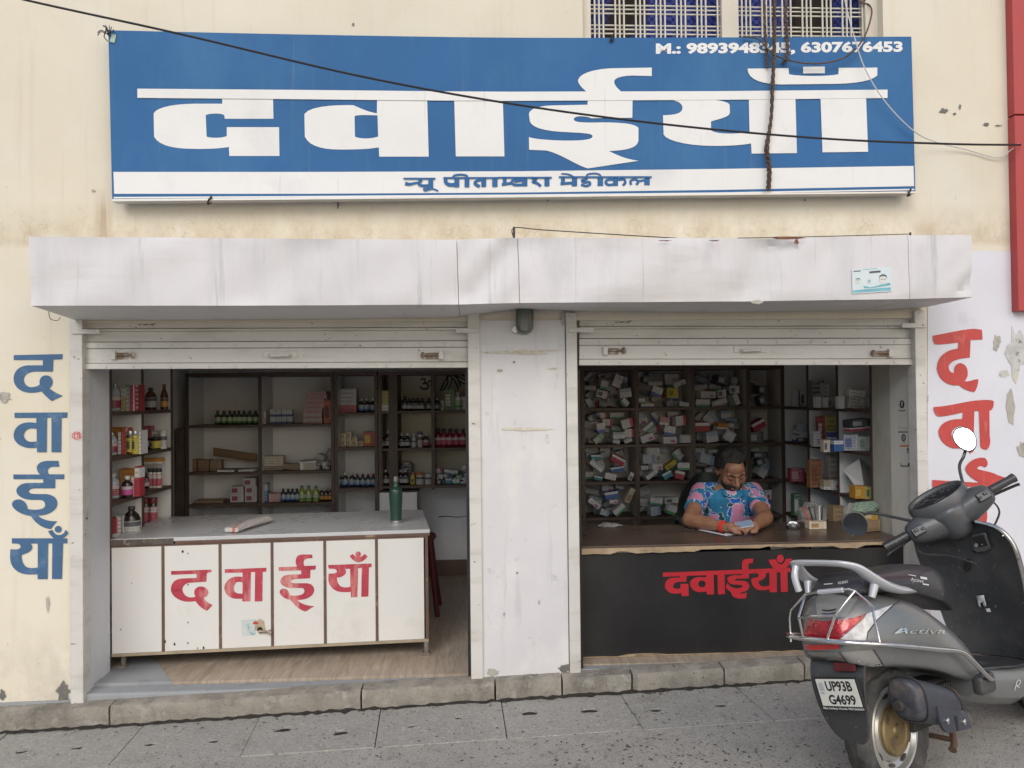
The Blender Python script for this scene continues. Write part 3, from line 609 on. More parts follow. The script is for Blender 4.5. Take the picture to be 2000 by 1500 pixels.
# notice pasted on the hood: two portrait blocks in pale blue print
st = thing('pasted_notice', 'small pale blue printed notice pasted on the white hood', 'notice', PY(1702, 572, YH-.008))
YN = YH-.0075
MB().poly([[(1664, 526), (1741, 520), (1742, 569), (1665, 574)]], lambda a, b: PY(a, b, YN)).build('paper', pm('notice_paper', (.62, .70, .72), .7, .05, 10), st)
M_nb = pm('notice_blue_print', (.18, .45, .52), .7, .25, 30); M_ni = pm('notice_ink', (.10, .11, .12), .7, .2, 30); M_sk = pm('notice_pale_print', (.66, .66, .64), .7, .05, 20)
def npoly(name, loops, mat, k): MB().poly(loops, lambda a, b: PY(a, b, YN-.0008*k)).build(name, mat, st, fix=False)
npoly('print_band', [[(1666, 567), (1740, 561), (1740, 567), (1666, 572)]], M_nb, 1); npoly('print_band', [[(1686, 558), (1700, 561), (1738, 552), (1740, 557), (1702, 563), (1688, 563)]], M_nb, 1)
npoly('print_band', [[(1667, 529), (1681, 528), (1681, 530), (1667, 531)]], M_ni, 1); npoly('print_band', [[(1698, 530), (1720, 528), (1720, 532), (1698, 534)]], M_ni, 1); npoly('print_band', [[(1685, 526), (1714, 524), (1714, 525), (1685, 527)]], M_nb, 1)
for cx, cy, s_ in ((1676, 549, 4.6), (1725, 546, 8.2)):
    npoly('portrait_print', [ell(cx, cy, s_*.9, s_*1.15)], M_sk, 2); npoly('portrait_print', [[(cx-s_*.95, cy-s_*.1), (cx-s_*.8, cy-s_), (cx, cy-s_*1.35), (cx+s_*.8, cy-s_), (cx+s_*.95, cy-s_*.1), (cx+s_*.7, cy-s_*.7), (cx, cy-s_*.85), (cx-s_*.7, cy-s_*.7)]], M_ni, 3)
    npoly('portrait_print', [rect(cx-s_*.5, cy-s_*.15, cx-s_*.1, cy)], M_ni, 3); npoly('portrait_print', [rect(cx+s_*.15, cy-s_*.15, cx+s_*.5, cy)], M_ni, 3)
npoly('portrait_print', [ell(1698, 549, 4, 5)], M_sk, 2); npoly('print_band', [ell(1698, 549, 2, 3)], M_nb, 3)

# bulkhead lamp under the hood, on the pillar
lamp = thing('bulkhead_fitting', 'dull green oval wall fitting under the hood, on top of the pillar', 'wall lamp', PY(1025, 640, -.02))
M_lg = pm('green_grey_enamel', (.13, .15, .125), .4, .25, 10, [((.26, .25, .2), 16, .6, .7, (1, 1, 1))])
def lamp_shape(s_): return path("M %f,598 L %f,598 L %f,635 C %f,648 %f,652 1025,652 C %f,652 %f,648 %f,635 Z" % (1025-17*s_, 1025+17*s_, 1025+17*s_, 1025+17*s_, 1025+10*s_, 1025-10*s_, 1025-17*s_, 1025-17*s_))
MB().poly(lamp_shape(1), lambda a, b: PY(a, b, -.05), (0, .036, 0)).build('base', M_lg, lamp, bevel=.004)
MB().poly([[(1025+(x-1025)*.72, 598+(y-598)*.9) for x, y in lamp_shape(1)[0]]], lambda a, b: PY(a, b, -.085), (0, .034, 0)).build('cover', pm('lamp_dusty_glass', (.10, .125, .115), .25, .2, 12), lamp, bevel=.012, seg=3)
for x_ in (1016, 1034): MB().tube([PY(x_, 600, -.09), PY(x_, 642, -.09)], .0025, 6).build('guard_wire', M_lg, lamp)
p = PY(1006, 644, -.03); MB().obox(p, (.03, .012, .03), Matrix.Rotation(.7, 3, 'Y')).build('clip', M_alu, lamp)

# ================================================================ rolling shutters
def pbox(x0, x1, t0, t1, b0, b1, yf, yb):
    p = [PY(x0, b0, yf), PY(x1, b1, yf), PY(x1, t1, yf), PY(x0, t0, yf)]
    q = [Vector((v.x, yb, v.z)) for v in p]
    return MB().hexa([p[0], p[1], q[1], q[0], p[3], p[2], q[2], q[3]])
M_hasp = pm('rusty_hasp', (.24, .17, .12), .6, .3, 25, [((.45, .41, .36), 18, .5, .62, (1, 1, 1))], (60, .4, .003), metal=.3)
def shutter(label, x0, x1, rows, dyr, rails, hasps, seed):
    r = thing('roller_shutter', label, 'shutter', PY((x0+x1)/2, rows[-1][1], 0)); random.seed(seed)
    for t, b, yf, nm_ in rows:
        o = pbox(x0+.5, x1-.5, t, t+dyr, b, b+dyr, yf, .045).build(nm_, M_metal_w, r, bevel=.003)
    zt = ZL+.04
    for (a, b) in rails:
        xa, xb = XA(a, -.02, 900), XA(b, -.02, 900); zb = kerb_top(xa)-.02
        MB().box((xa, -.03, zb), (xb, .055, zt)).build('guide_rail', M_metal_w, r, bevel=.004)
    for (a, b, t) in hasps['brackets']:
        pbox(a, b, t, t, t+9, t+9, -.04, -.025).build('rail_bracket', M_metal_w, r, bevel=.002)
    for k in range(11):
        for row, off in ((rows[-3], .5), (rows[-1], .55)):
            px = x0+(x1-x0)*(k+.5)/11+random.uniform(-12, 12); c = PY(px, row[0]+(row[1]-row[0])*off+dyr*k/11, row[2])
            MB().lathe([(.009, .001), (.008, -.003), (.003, -.005)], 8, c, Matrix.Rotation(R_(-90), 3, 'X')).build('rivet', M_metal_w, r, smooth=True)
    for (px, py, kind) in hasps['bolts']:
        yf = rows[-2][2]; c = PY(px, py, yf); h = bpy.data.objects.new('bolt' if kind != 'h' else 'pull_handle', None); COL.objects.link(h); h.parent = r
        if kind == 'h':
            MB().obox(c+Vector((0, -.003, .004)), (.19, .006, .035)).build('plate', M_metal_w, h, bevel=.002)
            MB().tube([c+Vector((-.06, -.004, 0)), c+Vector((-.05, -.03, -.004)), c+Vector((.05, -.03, -.002)), c+Vector((.06, -.004, 0))], .007, 8).build('grip', M_metal_w, h, smooth=True)
        else:
            s_ = -1 if kind == 'l' else 1
            MB().obox(c+Vector((s_*.045, -.012, 0)), (.026, .024, .048)).build('bolt_housing', M_metal_w, h, bevel=.003)
            MB().tube([c+Vector((s_*.04, -.014, .003)), c+Vector((-s_*.055, -.014, .001))], .007, 8).build('bolt_rod', M_hasp, h, smooth=True)
            MB().obox(c+Vector((-.005, -.002, -.004)), (.07, .003, .036)).build('bolt_plate', M_hasp, h)
            MB().lathe([(.018, .012), (.02, 0), (.014, -.012)], 10, c+Vector((-s_*.058, -.015, 0)), Matrix.Rotation(R_(90), 3, 'X') @ Matrix.Rotation(R_(20), 3, 'Y'), sx=.5).build('bolt_end', M_hasp, h, smooth=True)
    return r
shutter('raised white steel shutter over the left bay, nearest the blue wall lettering', 164, 915,
        [(600, 617.5, .022, 'slat'), (618.5, 623, .010, 'slat_lip'), (623.5, 642, .022, 'slat'), (642.8, 647.3, .010, 'slat_lip'), (647.8, 668, .022, 'slat'), (668.8, 680.5, .008, 'strip'), (681.5, 709.3, .012, 'bottom_plate'), (710, 721, .004, 'bottom_rail')], -3,
        [(138, 163), (916, 939.5)], {'brackets': [(139, 194, 643), (890, 936, 641)], 'bolts': [(240, 694, 'l'), (548, 694, 'h'), (846, 694, 'r')]}, 1)
shutter('raised white steel shutter over the right bay where the man sits', 1131, 1789,
        [(596, 614, .022, 'slat'), (615, 618.8, .010, 'slat_lip'), (619.4, 637.5, .022, 'slat'), (638.2, 642, .010, 'slat_lip'), (642.6, 661, .022, 'slat'), (662, 674, .008, 'strip'), (674.8, 701.3, .012, 'bottom_plate'), (702, 713.5, .004, 'bottom_rail')], -1,
        [(1108, 1129.5), (1790, 1811)], {'brackets': [(1110, 1160, 640), (1762, 1810, 631)], 'bolts': [(1197, 685, 'l'), (1465, 684, 'h'), (1722, 690, 'r')]}, 2)
# dark gap strips of the guide rails where the curtain runs
for px in (165.5, 913.5, 1132.5, 1788):
    MB().box((XA(px, .03)-.006, .012, 0), (XA(px, .03)+.006, .05, 1.72)).build('rail_groove', M_dark, bld)
# round red sticker on the left rail
stk = thing('round_sticker', 'small round red sticker on the left shutter rail', 'sticker', PY(150, 851, -.032))
MB().poly([ell(150, 851, 11, 9.5, 24)], lambda a, b: PY(a, b, -.032)).build('disc', pm('sticker_white', (.62, .55, .52), .6, .05), stk)
MB().poly([ell(150, 851, 9.5, 8, 24), ell(150, 851, 8, 6.6, 24)], lambda a, b: PY(a, b, -.0326)).build('ring', M_pred, stk)
for i, (a, b) in enumerate((([(144, 848), (156, 846)], 2), ([(146, 848), (145, 855), (150, 855)], 2), ([(152, 848), (152, 856)], 2), ([(155, 848), (156, 856)], 2))):
    MB().stroke(a, b, lambda x, y: PY(x, y, -.033-.0003*i), 0).build('mark', M_pred, stk, fix=False)
# ================================================================ shelving
M_wood = pm('dark_shelf_wood', (.085, .055, .043), .5, .3, 9, [((.10, .06, .045), 12, .55, .7, (1, 1, .3))], stretch=(1, 1, 1))
M_lam = pm('shelf_white_laminate', (.72, .715, .71), .5, .05, 2, [((.58, .575, .57), 3, .58, .75, (1, 1, .5))])
M_lam_c = pm('shelf_cream_laminate', (.66, .61, .48), .6, .08, 2, [((.52, .48, .38), 3, .55, .75, (1, 1, .5))])
M_lam_g = pm('shelf_grey_laminate', (.56, .53, .48), .6, .08, 2, [((.42, .39, .35), 3, .55, .75, (1, 1, .5))])
TB = .022
def back_unit(name, label, xs, rows, yf, yb, lam, ztop, zbot, wide=()):
    """rows: per column list of board-top heights"""
    r = thing(name, label, 'shelf unit', ((xs[0]+xs[-1])/2, yb, zbot))
    for i, x in enumerate(xs):
        w_ = .012 if i not in wide else .035
        MB().box((x-w_, yf+.013, zbot), (x+w_, yb-.006, ztop)).build('upright', (M_wood if i in wide else (lam[0] if isinstance(lam, list) else lam)), r)
        MB().box((x-w_-.001, yf+.001, zbot), (x+w_+.001, yf+.0125, ztop)).build('edge_strip', M_wood, r)
    for i in range(len(xs)-1):
        a, b = xs[i]+.0125, xs[i+1]-.0125
        if i in wide: a += .023
        if i+1 in wide: b -= .023
        for z in rows[i]:
            MB().box((a, yf, z-TB), (b, yb-.006, z)).build('shelf_board', M_wood, r, bevel=.002)
        MB().box((a, yb-.005, zbot), (b, yb-.001, ztop)).build('back_panel', lam[i] if isinstance(lam, list) else lam, r)
    MB().box((xs[0]-.012, yf-.006, ztop), (xs[-1]+.012, yb-.004, ztop+.03)).build('top_board', M_wood, r)
    return r
rA = [1.359, .974, .711]; rC = [1.447, 1.163, .825]; rD = [1.458, 1.147, .837]
uL = back_unit('back_shelf', 'dark wood wall shelf with tall white cells across the back of the left bay', [-2.351, -1.761, -1.169], [rA, rA], 2.15, YBL, M_lam, 1.757, .55)
uM = back_unit('back_shelf', 'narrow dark wood shelf column of syrup bottles between the tall cells and the cream wall', [-1.138, -.812], [rC], 2.14, YBL, M_lam, 1.757, .45)
uR = back_unit('back_shelf', 'dark wood shelf against the cream wall with ink drawings at right of the left bay', [-.78, -.672, -.343, XR1+.04], [rD, rD, rD], 2.15, YBL, [M_lam_c, M_lam_c, M_lam_c], 1.757, .80, wide=(1,))
MB().box((-2.43, 2.12, 0), (-2.365, YBL, 1.335)).build('side_panel', M_wood, uL)
rR = [1.466, 1.168, .869, .58]
XBR = [.55, .881, 1.323, 1.785, 2.242, 2.527]
uB = back_unit('back_shelf', 'dark wood pigeonhole shelf crammed with medicine boxes behind the seated man', XBR, [rR]*5, 1.9, YBR, M_lam_g, 1.769, .40)
def side_unit(name, label, X, sgn, ys, zs, ztop, zbot, dep=.26):
    r = thing(name, label, 'shelf unit', (X+sgn*dep/2, (ys[0]+ys[-1])/2, zbot))
    a, b = (X, X+sgn*dep) if sgn > 0 else (X+sgn*dep, X)
    for i, y in enumerate(ys):
        MB().box((min(a, b), y-.007, zbot), (max(a, b), y+.007, ztop)).build('divider', M_lam, r)
        e0, e1 = (X-.006, X+.002) if sgn > 0 else (X-.002, X+.006)
        MB().box((e0, y-.010, zbot), (e1, y+.010, ztop)).build('edge_strip', M_wood, r)
    for i in range(len(ys)-1):
        for z in zs:
            MB().box((min(a, b)+.001, ys[i]+.0105, z-TB), (max(a, b)+(0 if sgn > 0 else .004)-(.0 if sgn < 0 else 0), ys[i+1]-.0105, z)).build('shelf_board', M_wood, r)
    MB().box((X+sgn*dep+(0 if sgn > 0 else -.012), ys[0], zbot), (X+sgn*dep+(.012 if sgn > 0 else 0), ys[-1], ztop)).build('back_panel', M_lam, r)
    return r
zSL = [1.505, 1.238, .974, .72]; zSR = [1.462, 1.178, .872, .60]
side_unit('wall_shelf', 'white shelf with brown edges along the left wall, filled with tonics', XL-.002, -1, [.315, .752, 1.231], zSL, 1.80, .40)
side_unit('wall_shelf', 'white shelf with brown edges along the right wall, untidy with bags and boxes', XR+.002, 1, [.525, .988, 1.467, 1.93], zSR, 1.80, .35)

# ================================================================ goods
_bm = {}
def print_mat(base, acc, lay, seed=0):
    """carton print: accent band / panel plus rows of small lettering"""
    k = (base, acc, lay, seed)
    if k in _bm: return _bm[k]
    t = NT('carton_print'); sp = t.n('ShaderNodeSeparateXYZ'); t.l(t.tc.outputs['Generated'], sp.inputs[0]); X, Z = sp.outputs[0], sp.outputs[2]
    n = t.noise(t.coord('Generated', (1, 1, 1), loc=(seed, 0, 0)), 5, 3); col = t.mix(t.ramp(n, .3, .7), tuple(c*.86 for c in base), base)
    def band(v, a, b): return t.math('MULTIPLY', t.math('GREATER_THAN', v, a), t.math('LESS_THAN', v, b))
    if lay == 0: m = band(Z, .0, .3)
    elif lay == 1: m = band(X, .72, 1.0)
    elif lay == 2: m = t.math('MULTIPLY', band(Z, .2, .75), band(X, .1, .55))
    elif lay == 3: m = band(Z, .62, .95)
    elif lay == 4: m = t.math('MAXIMUM', band(X, .0, .2), band(Z, .85, 1))
    else: m = t.math('MULTIPLY', band(X, .55, .9), band(Z, .15, .5))
    col = t.mix(m, col, acc)
    tn = t.noise(t.coord('Generated', (30, 1, 9), loc=(seed, 2, seed)), 1.6, 2); rows = t.math('GREATER_THAN', t.math('FRACT', t.math('MULTIPLY', Z, 6.0)), .52)
    ink = t.math('MULTIPLY', t.math('MULTIPLY', t.ramp(tn, .48, .54), rows), band(X, .12, .85))
    lum = sum(base)/3
    col = t.mix(t.math('MULTIPLY', ink, .75), col, (.06, .06, .08) if lum > .18 else (.6, .6, .58))
    _bm[k] = t.fin(col, .5); return _bm[k]
W_ = (.72, .715, .70); W2 = (.64, .64, .63); W3 = (.70, .70, .73); G_ = (.48, .48, .475)
PAL = [('white', W_, (.10, .15, .45), 0), ('white', W_, (.55, .06, .08), 1), ('white', W2, (.12, .12, .13), 2), ('white', W3, (.35, .45, .52), 3), ('white', W_, (.55, .50, .45), 5), ('grey', G_, (.5, .5, .5), 2), ('white', W2, (.42, .42, .42), 4),
       ('white', W_, (.1, .35, .16), 0), ('white', W2, (.3, .3, .34), 5), ('pale blue', (.50, .55, .60), (.25, .33, .48), 1), ('grey', (.30, .31, .33), (.12, .12, .14), 3), ('white', W3, (.5, .1, .3), 5)]
ACC = {'green': ((.25, .42, .26), (.5, .55, .5), 2), 'yellow': ((.62, .52, .06), (.3, .25, .03), 2), 'red': ((.45, .05, .07), W_, 3), 'pink': ((.62, .30, .33), W_, 0), 'blue': ((.06, .17, .42), W_, 3), 'orange': ((.62, .27, .05), W_, 0), 'cream': ((.60, .53, .38), (.35, .2, .1), 2), 'teal': ((.05, .30, .36), W_, 3), 'dark': ((.06, .06, .07), (.4, .4, .4), 2), 'brown': ((.27, .18, .10), (.2, .13, .07), 0)}
_cube = {}
def cube_mesh(mat):
    k = mat.name
    if k not in _cube:
        me = bpy.data.meshes.new('carton'); b = MB().box((-.5, -.5, 0), (.5, .5, 1)); me.from_pydata(b.v, [], b.f); me.materials.append(mat); _cube[k] = me
    return _cube[k]
def carton(c, size, rot, mat, label, name='medicine_box', cat='box', group=None):
    """c = centre of the base; rot = (about x, about y, about z)"""
    o = bpy.data.objects.new(name, cube_mesh(mat)); COL.objects.link(o); o.scale = size
    o.rotation_euler = rot; o.location = c
    return tag(o, label, cat, group)
def acc_mat(k): return print_mat(*ACC[k])
def IB(x0, x1, yt, zb, y, dep, mat, label, rz=0, ry=0, name='medicine_box', cat='box', group=None):
    a, b = PY(x0, 900, y), PY(x1, 900, y); h = PY((x0+x1)/2, yt, y).z-zb
    return carton(((a.x+b.x)/2, y+dep/2, zb+.0005), (abs(b.x-a.x), dep, max(h, .01)), (0, ry, rz), mat, label, name, cat, group)
_bot = {}
SHAPES = {
 'syrup': ([(.42, 0), (.5, .02), (.5, .62), (.44, .70), (.2, .78), (.19, .84)], [(.24, .83), (.24, 1.0), (.20, 1.0)], [(.505, .14), (.505, .54)]),
 'tall': ([(.46, 0), (.5, .02), (.5, .55), (.30, .74), (.2, .82), (.19, .86)], [(.23, .85), (.23, 1.0), (.2, 1.0)], [(.505, .12), (.505, .46)]),
 'jar': ([(.47, 0), (.5, .03), (.5, .78), (.44, .82)], [(.5, .81), (.5, 1.0), (.46, 1.0)], [(.505, .10), (.505, .70)]),
 'jug': ([(.46, 0), (.5, .04), (.5, .60), (.40, .74), (.17, .86), (.16, .9)], [(.2, .885), (.2, 1.0), (.17, 1.0)], [(.505, .12), (.505, .56)])}
def bottle(x, y, z, h, d, body, cap, lab, label, shape='syrup', name='medicine_bottle', cat='bottle', group=None, n=12):
    k = (shape, body.name, cap.name, lab.name if lab else '')
    if k not in _bot:
        ms = []
        for nm_, pr, mt in zip(('body', 'cap', 'paper_label'), SHAPES[shape], (body, cap, lab)):
            if mt is None: continue
            me = bpy.data.meshes.new(nm_); b = MB(); b.lathe(pr, n); 
            if nm_ == 'paper_label': b.f = b.f[:-2]
            me.from_pydata(b.v, [], b.f)
            for p_ in me.polygons: p_.use_smooth = len(p_.vertices) == 4
            me.materials.append(mt); ms.append((nm_, me))
        _bot[k] = ms
    r = thing(name, label, cat, (x, y, z), group); r.rotation_euler = (0, 0, random.uniform(-.6, .6)); r.scale = (d, d, h)
    for nm_, me in _bot[k]:
        o = bpy.data.objects.new(nm_, me); COL.objects.link(o); o.parent = r
    return r
def glassy(name, col, rough=.12): return pm(name, col, rough+.12, .1, 6, coat=.4)
MG_dark = glassy('dark_syrup_glass', (.018, .012, .010)); MG_brown = glassy('amber_glass', (.07, .022, .010)); MG_green = glassy('green_syrup_glass', (.03, .05, .025)); MG_red = glassy('red_syrup_glass', (.20, .015, .03)); MG_lime = glassy('lime_syrup', (.26, .30, .06)); MG_teal = glassy('blue_black_glass', (.012, .022, .035)); MG_clear = glassy('clear_plastic', (.38, .42, .46)); MG_yel = glassy('yellow_plastic', (.55, .42, .05)); MG_white = glassy('white_plastic', (.6, .6, .58)); MG_purple = glassy('purple_plastic', (.13, .05, .22))
MC_w = pm('cap_white', (.55, .55, .53), .4, .05); MC_d = pm('cap_dark', (.03, .03, .03), .4, .1); MC_s = pm('cap_silver', (.45, .45, .44), .3, .1, metal=.7); MC_r = pm('cap_maroon', (.20, .03, .03), .4, .1); MC_o = pm('lid_orange', (.60, .17, .04), .4, .1); MC_g = pm('cap_green', (.08, .22, .08), .4, .1)
ML_w = print_mat((.55, .55, .53), (.1, .1, .12), 3, 1); ML_b = print_mat((.42, .48, .55), (.08, .2, .45), 0, 2); ML_m = print_mat((.30, .03, .07), (.5, .4, .4), 3, 3); ML_p = print_mat((.55, .08, .30), (.5, .5, .5), 3, 4); ML_y = print_mat((.60, .50, .08), (.1, .1, .05), 2, 5); ML_g = print_mat((.42, .50, .34), (.1, .25, .08), 0, 6); ML_o = print_mat((.58, .30, .06), (.1, .06, .04), 3, 7); ML_r = print_mat((.5, .1, .14), (.6, .5, .5), 3, 8)
def row(zs, y, zb, yt, body, cap, lab, what, where, d=None, shape='syrup', group=None):
    for i, px in enumerate(zs):
        p = PY(px, 900, y); h = PY(px, yt[i] if isinstance(yt, (list, tuple)) else yt, y).z-zb
        lbl = '%s, %s' % (what, where) if len(zs) == 1 else '%s, %s from left, %s' % (what, ORD[i], where)
        bottle(p.x, y, zb+.0005, h, d or h*.42, body, cap, lab, lbl, shape, group=group)
q7 = lambda *zx: [200+v/4.166 for v in zx]; q8 = lambda *zx: [560+v/4.166 for v in zx]; qy = lambda v: 700+v/4.166
random.seed(21); YI = 2.24
# tall cells A and B
row(q7(940, 990, 1040, 1078, 1113, 1155, 1200, 1250), YI, rA[0], qy(425), MG_green, MC_d, ML_g, 'small dark green syrup bottle', 'on the upper left tall cell', group='green syrup bottles')
IB(*q7(1285, 1328), qy(432), rA[0], YI, .05, print_mat(W_, (.5, .08, .1), 5, 3), 'white carton with red print leaning beside the green syrup bottles')
for r_ in range(2):
    for c_ in range(4):
        x0 = 1365+46*c_; carton((PY(q7(x0+22)[0], 900, YI).x, YI+.03, rA[0]+r_*.062), (.043, .05, .06), (0, 0, random.uniform(-.05, .05)), print_mat((.52, .55, .60), (.05, .08, .22), 0, 5), 'small white and navy carton, %s from left, %s row' % (ORD[c_], 'lower' if r_ == 0 else 'upper'), group='white and navy cartons')
for i, (x0, x1, y0, y1) in enumerate(((135, 290, 470, 515), (138, 288, 428, 470), (140, 285, 388, 428), (150, 300, 350, 388), (152, 302, 318, 350), (170, 325, 285, 318), (172, 325, 255, 285))):
    a, b = q8(x0, x1); zt, zb = PY(700, qy(y0), YI).z, PY(700, qy(y1), YI).z; base = PY(700, qy(515), YI).z
    carton(((PY(a, 900, YI).x+PY(b, 900, YI).x)/2, YI+.08, rA[0]+zb-base+.0005), (PY(b, 900, YI).x-PY(a, 900, YI).x, .13, (zt-zb)-.001), (0, 0, random.uniform(-.06, .06)), print_mat((.52, .33, .33) if i > 1 else (.52, .47, .45), (.45, .22, .24), 0, i), 'flat pink carton, %s from the bottom of the pink stack' % ORD[i], group='stack of pink cartons')
IB(*q8(305, 375), qy(340), rA[0], YI, .06, print_mat((.58, .15, .08), (.08, .03, .03), 2, 2), 'upright orange-red carton beside the stack of pink cartons')
for i, (a, b) in enumerate(((690, 772), (780, 866), (872, 960))):
    IB(*q7(a, b), qy(822+4*i), rA[1], YI, .10, acc_mat('brown'), 'brown paper packet, %s of three, on the lower left tall cell' % ORD[i], name='paper_packet', cat='packet', group='brown paper packets', rz=.1*i-.1)
p = PY(q7(1075)[0], 900, YI); carton((p.x, YI+.02, rA[1]+.10), (.36, .012, .075), (.5, .16, 0), acc_mat('brown'), 'long brown cardboard sleeve lying slanted over the paper packets', name='cardboard_sleeve', cat='cardboard')
carton((PY(q7(1010)[0], 900, 2.2).x, 2.19, rA[1]+.001), (.13, .09, .012), (0, .02, .2), print_mat(W_, (.4, .4, .4), 5, 1), 'white folded paper slip at the shelf edge below the brown sleeve', name='paper_slip', cat='paper')
carton((PY(q7(1188)[0], 900, 2.2).x, 2.19, rA[1]+.001), (.125, .09, .015), (0, -.02, -.15), print_mat(W_, (.4, .4, .4), 5, 1), 'white folded paper slip at the right end of the brown sleeve', name='paper_slip', cat='paper')
IB(*q7(1285, 1470), qy(795), rA[1], YI, .10, print_mat((.55, .50, .40), (.25, .2, .16), 0, 9), 'wide cream carton printed with two rows, middle of the tall cells')
carton((PY(q7(1560)[0], 900, YI).x, YI+.05, rA[1]+.001), (.20, .14, .045), (0, .1, .1), acc_mat('brown'), 'dark brown paper bundle right of the wide cream carton', name='paper_packet', cat='packet')
carton((PY(q8(168)[0], 900, YI).x, YI+.04, rA[1]+.001), (.13, .12, .075), (.08, -.06, .2), print_mat((.5, .47, .40), W_, 4, 3), 'open cream paper tray beside the scrap heap in the tall cell', name='paper_tray', cat='tray')
carton((PY(q8(315)[0], 900, YI).x, YI+.12, rA[1]+.07), (.09, .03, .09), (0, .5, .1), print_mat((.34, .34, .34), (.2, .2, .2), 4, 3), 'grey carton tilted on top of the scrap heap')
# row 4
carton((PY(q7(870)[0], 900, YI).x, YI+.04, rA[2]+.001), (.22, .14, .022), (0, .02, .1), acc_mat('brown'), 'flat brown cardboard piece low in the left tall cell', name='cardboard_piece', cat='cardboard')
for i, (a, b, z_) in enumerate(((1035, 1145, 0), (1155, 1255, 0), (1035, 1145, 1), (1155, 1255, 1), (1140, 1245, 2))):
    x0, x1 = [PY(v, 900, YI).x for v in q7(a, b)]; carton(((x0+x1)/2, YI+.05, rA[2]+z_*.066+.0005), (x1-x0-.004, .08, .065), (0, 0, random.uniform(-.04, .04)), print_mat((.54, .52, .51), (.28, .06, .08), 2, 1), ('top' if i == 4 else ['lower left', 'lower right', 'upper left', 'upper right'][i])+' carton of the white stack low in the left tall cell', group='stack of white cartons')
IB(*q7(1285, 1345), qy(1020), rA[2], YI, .08, print_mat((.07, .16, .30), (.35, .4, .45), 3, 1), 'upright blue carton low in the middle tall cell'); IB(*q7(1352, 1500), qy(1100), rA[2], YI, .09, print_mat((.55, .36, .36), (.5, .28, .3), 0, 4), 'flat pink carton between the blue carton and dark bottles')
row(q8(-30, 10, 45, 82), YI, rA[2], qy(1060), MG_teal, MC_d, ML_b, 'dark bottle with grey label', 'right of the flat pink carton', group='dark bottles low shelf')
row(q8(122, 176, 236), YI, rA[2], qy(1035), MG_lime, MC_g, ML_g, 'lime green syrup bottle', 'on the lowest shelf', group='lime syrup bottles', shape='tall'); row(q8(285, 318, 352), YI, rA[2], qy(1055), MG_dark, MC_s, ML_o, 'dark bottle with orange label', 'beside the lime bottles', group='orange label bottles')
# column C
IB(*q8(405, 570), qy(245), rC[0], YI, .10, print_mat((.50, .50, .50), (.45, .12, .14), 0, 11), 'large white carton with grey and red picture on the top of narrow column')
row(q8(612, 655, 706), YI, rC[0], qy(325), MG_dark, MC_w, ML_b, 'dark syrup bottle', 'beside the large white carton', group='dark bottles top of narrow column')
for i, (a, b, y0, y1) in enumerate(((395, 438, 650, 712), (440, 484, 655, 712), (487, 530, 655, 712), (532, 580, 660, 712), (582, 622, 668, 712), (398, 438, 595, 650), (442, 486, 605, 655), (490, 530, 592, 655), (534, 578, 632, 660))):
    x0, x1 = [PY(v, 900, YI).x for v in q8(a, b)]; z0 = rC[1]+(712-y1)/4.166*6.5/1511; carton(((x0+x1)/2, YI+.03, z0+.0005), (x1-x0-.003, .06, (y1-y0)/4.166*6.5/1511-.001), (0, 0, random.uniform(-.08, .08)), acc_mat('cream'), 'small cream carton, %s from left, %s row' % (ORD[i if i < 5 else i-5], 'bottom' if i < 5 else 'upper'), group='small cream cartons')
IB(*q8(626, 725), qy(595), rC[1], YI, .07, print_mat((.50, .10, .06), (.60, .48, .06), 2, 2), 'red carton with yellow panel beside the small cream cartons')
row(q8(420, 474, 530), YI, rC[2], qy(930), MG_dark, MC_w, ML_b, 'big dark bottle', 'on the lowest board of narrow column', group='big dark bottles'); row(q8(575, 618, 662, 704), YI, rC[2], qy(940), MG_teal, MC_r, ML_b, 'blue-labelled dark bottle', 'right of the big dark bottles', group='blue label bottles')
# cream wall D, E
IB(*q8(745, 798), qy(262), rD[0], 2.18, .08, print_mat((.50, .47, .16), W_, 0, 12), 'yellow and white carton, left of the pair on the cream wall shelf', group='yellow and white cartons'); IB(*q8(800, 853), qy(262), rD[0], 2.18, .08, print_mat((.50, .47, .16), W_, 0, 12), 'yellow and white carton, right of the pair on the cream wall shelf', group='yellow and white cartons')
row(q8(965, 1003, 1038, 1072, 1107, 1162), YI, rD[0], [qy(308)]+[qy(322)]*5, MG_dark, MC_d, ML_w, 'small dark bottle with white label', 'under the inked figure', group='small dark bottles under the drawing')
row(q8(1225), YI, rD[0], qy(320), MG_teal, MC_w, ML_w, 'dark bottle with white label', 'just left of the green carton on the top right shelf')
IB(*q8(1258, 1282), qy(345), rD[0], YI, .05, print_mat(W2, (.1, .1, .1), 2, 3), 'thin grey carton left of the green carton'); IB(*q8(1290, 1370), qy(250), rD[0], YI, .07, print_mat((.16, .27, .12), (.5, .5, .4), 2, 8), 'tall green carton on the top right shelf of the cream wall')
row(q8(1400), YI, rD[0], qy(278), MG_white, MC_w, ML_g, 'white bottle', 'right of the tall green carton'); IB(*q8(1428, 1462), qy(310), rD[0], YI, .06, print_mat(W_, (.4, .4, .4), 2, 3), 'white carton at the right end of the top shelf')
row(q8(775), YI, rD[1], qy(612), MG_brown, MC_w, ML_w, 'small brown bottle', 'at the left end of the middle cream wall shelf'); row(q8(830, 882), YI, rD[1], qy(588), MG_dark, MC_w, ML_w, 'dark bottle with broad white label', 'in front of the dark post', group='broad label bottles'); row(q8(937, 982), YI, rD[1], qy(612), MG_dark, MC_w, ML_w, 'short dark bottle', 'right of the dark post', group='short dark bottles')
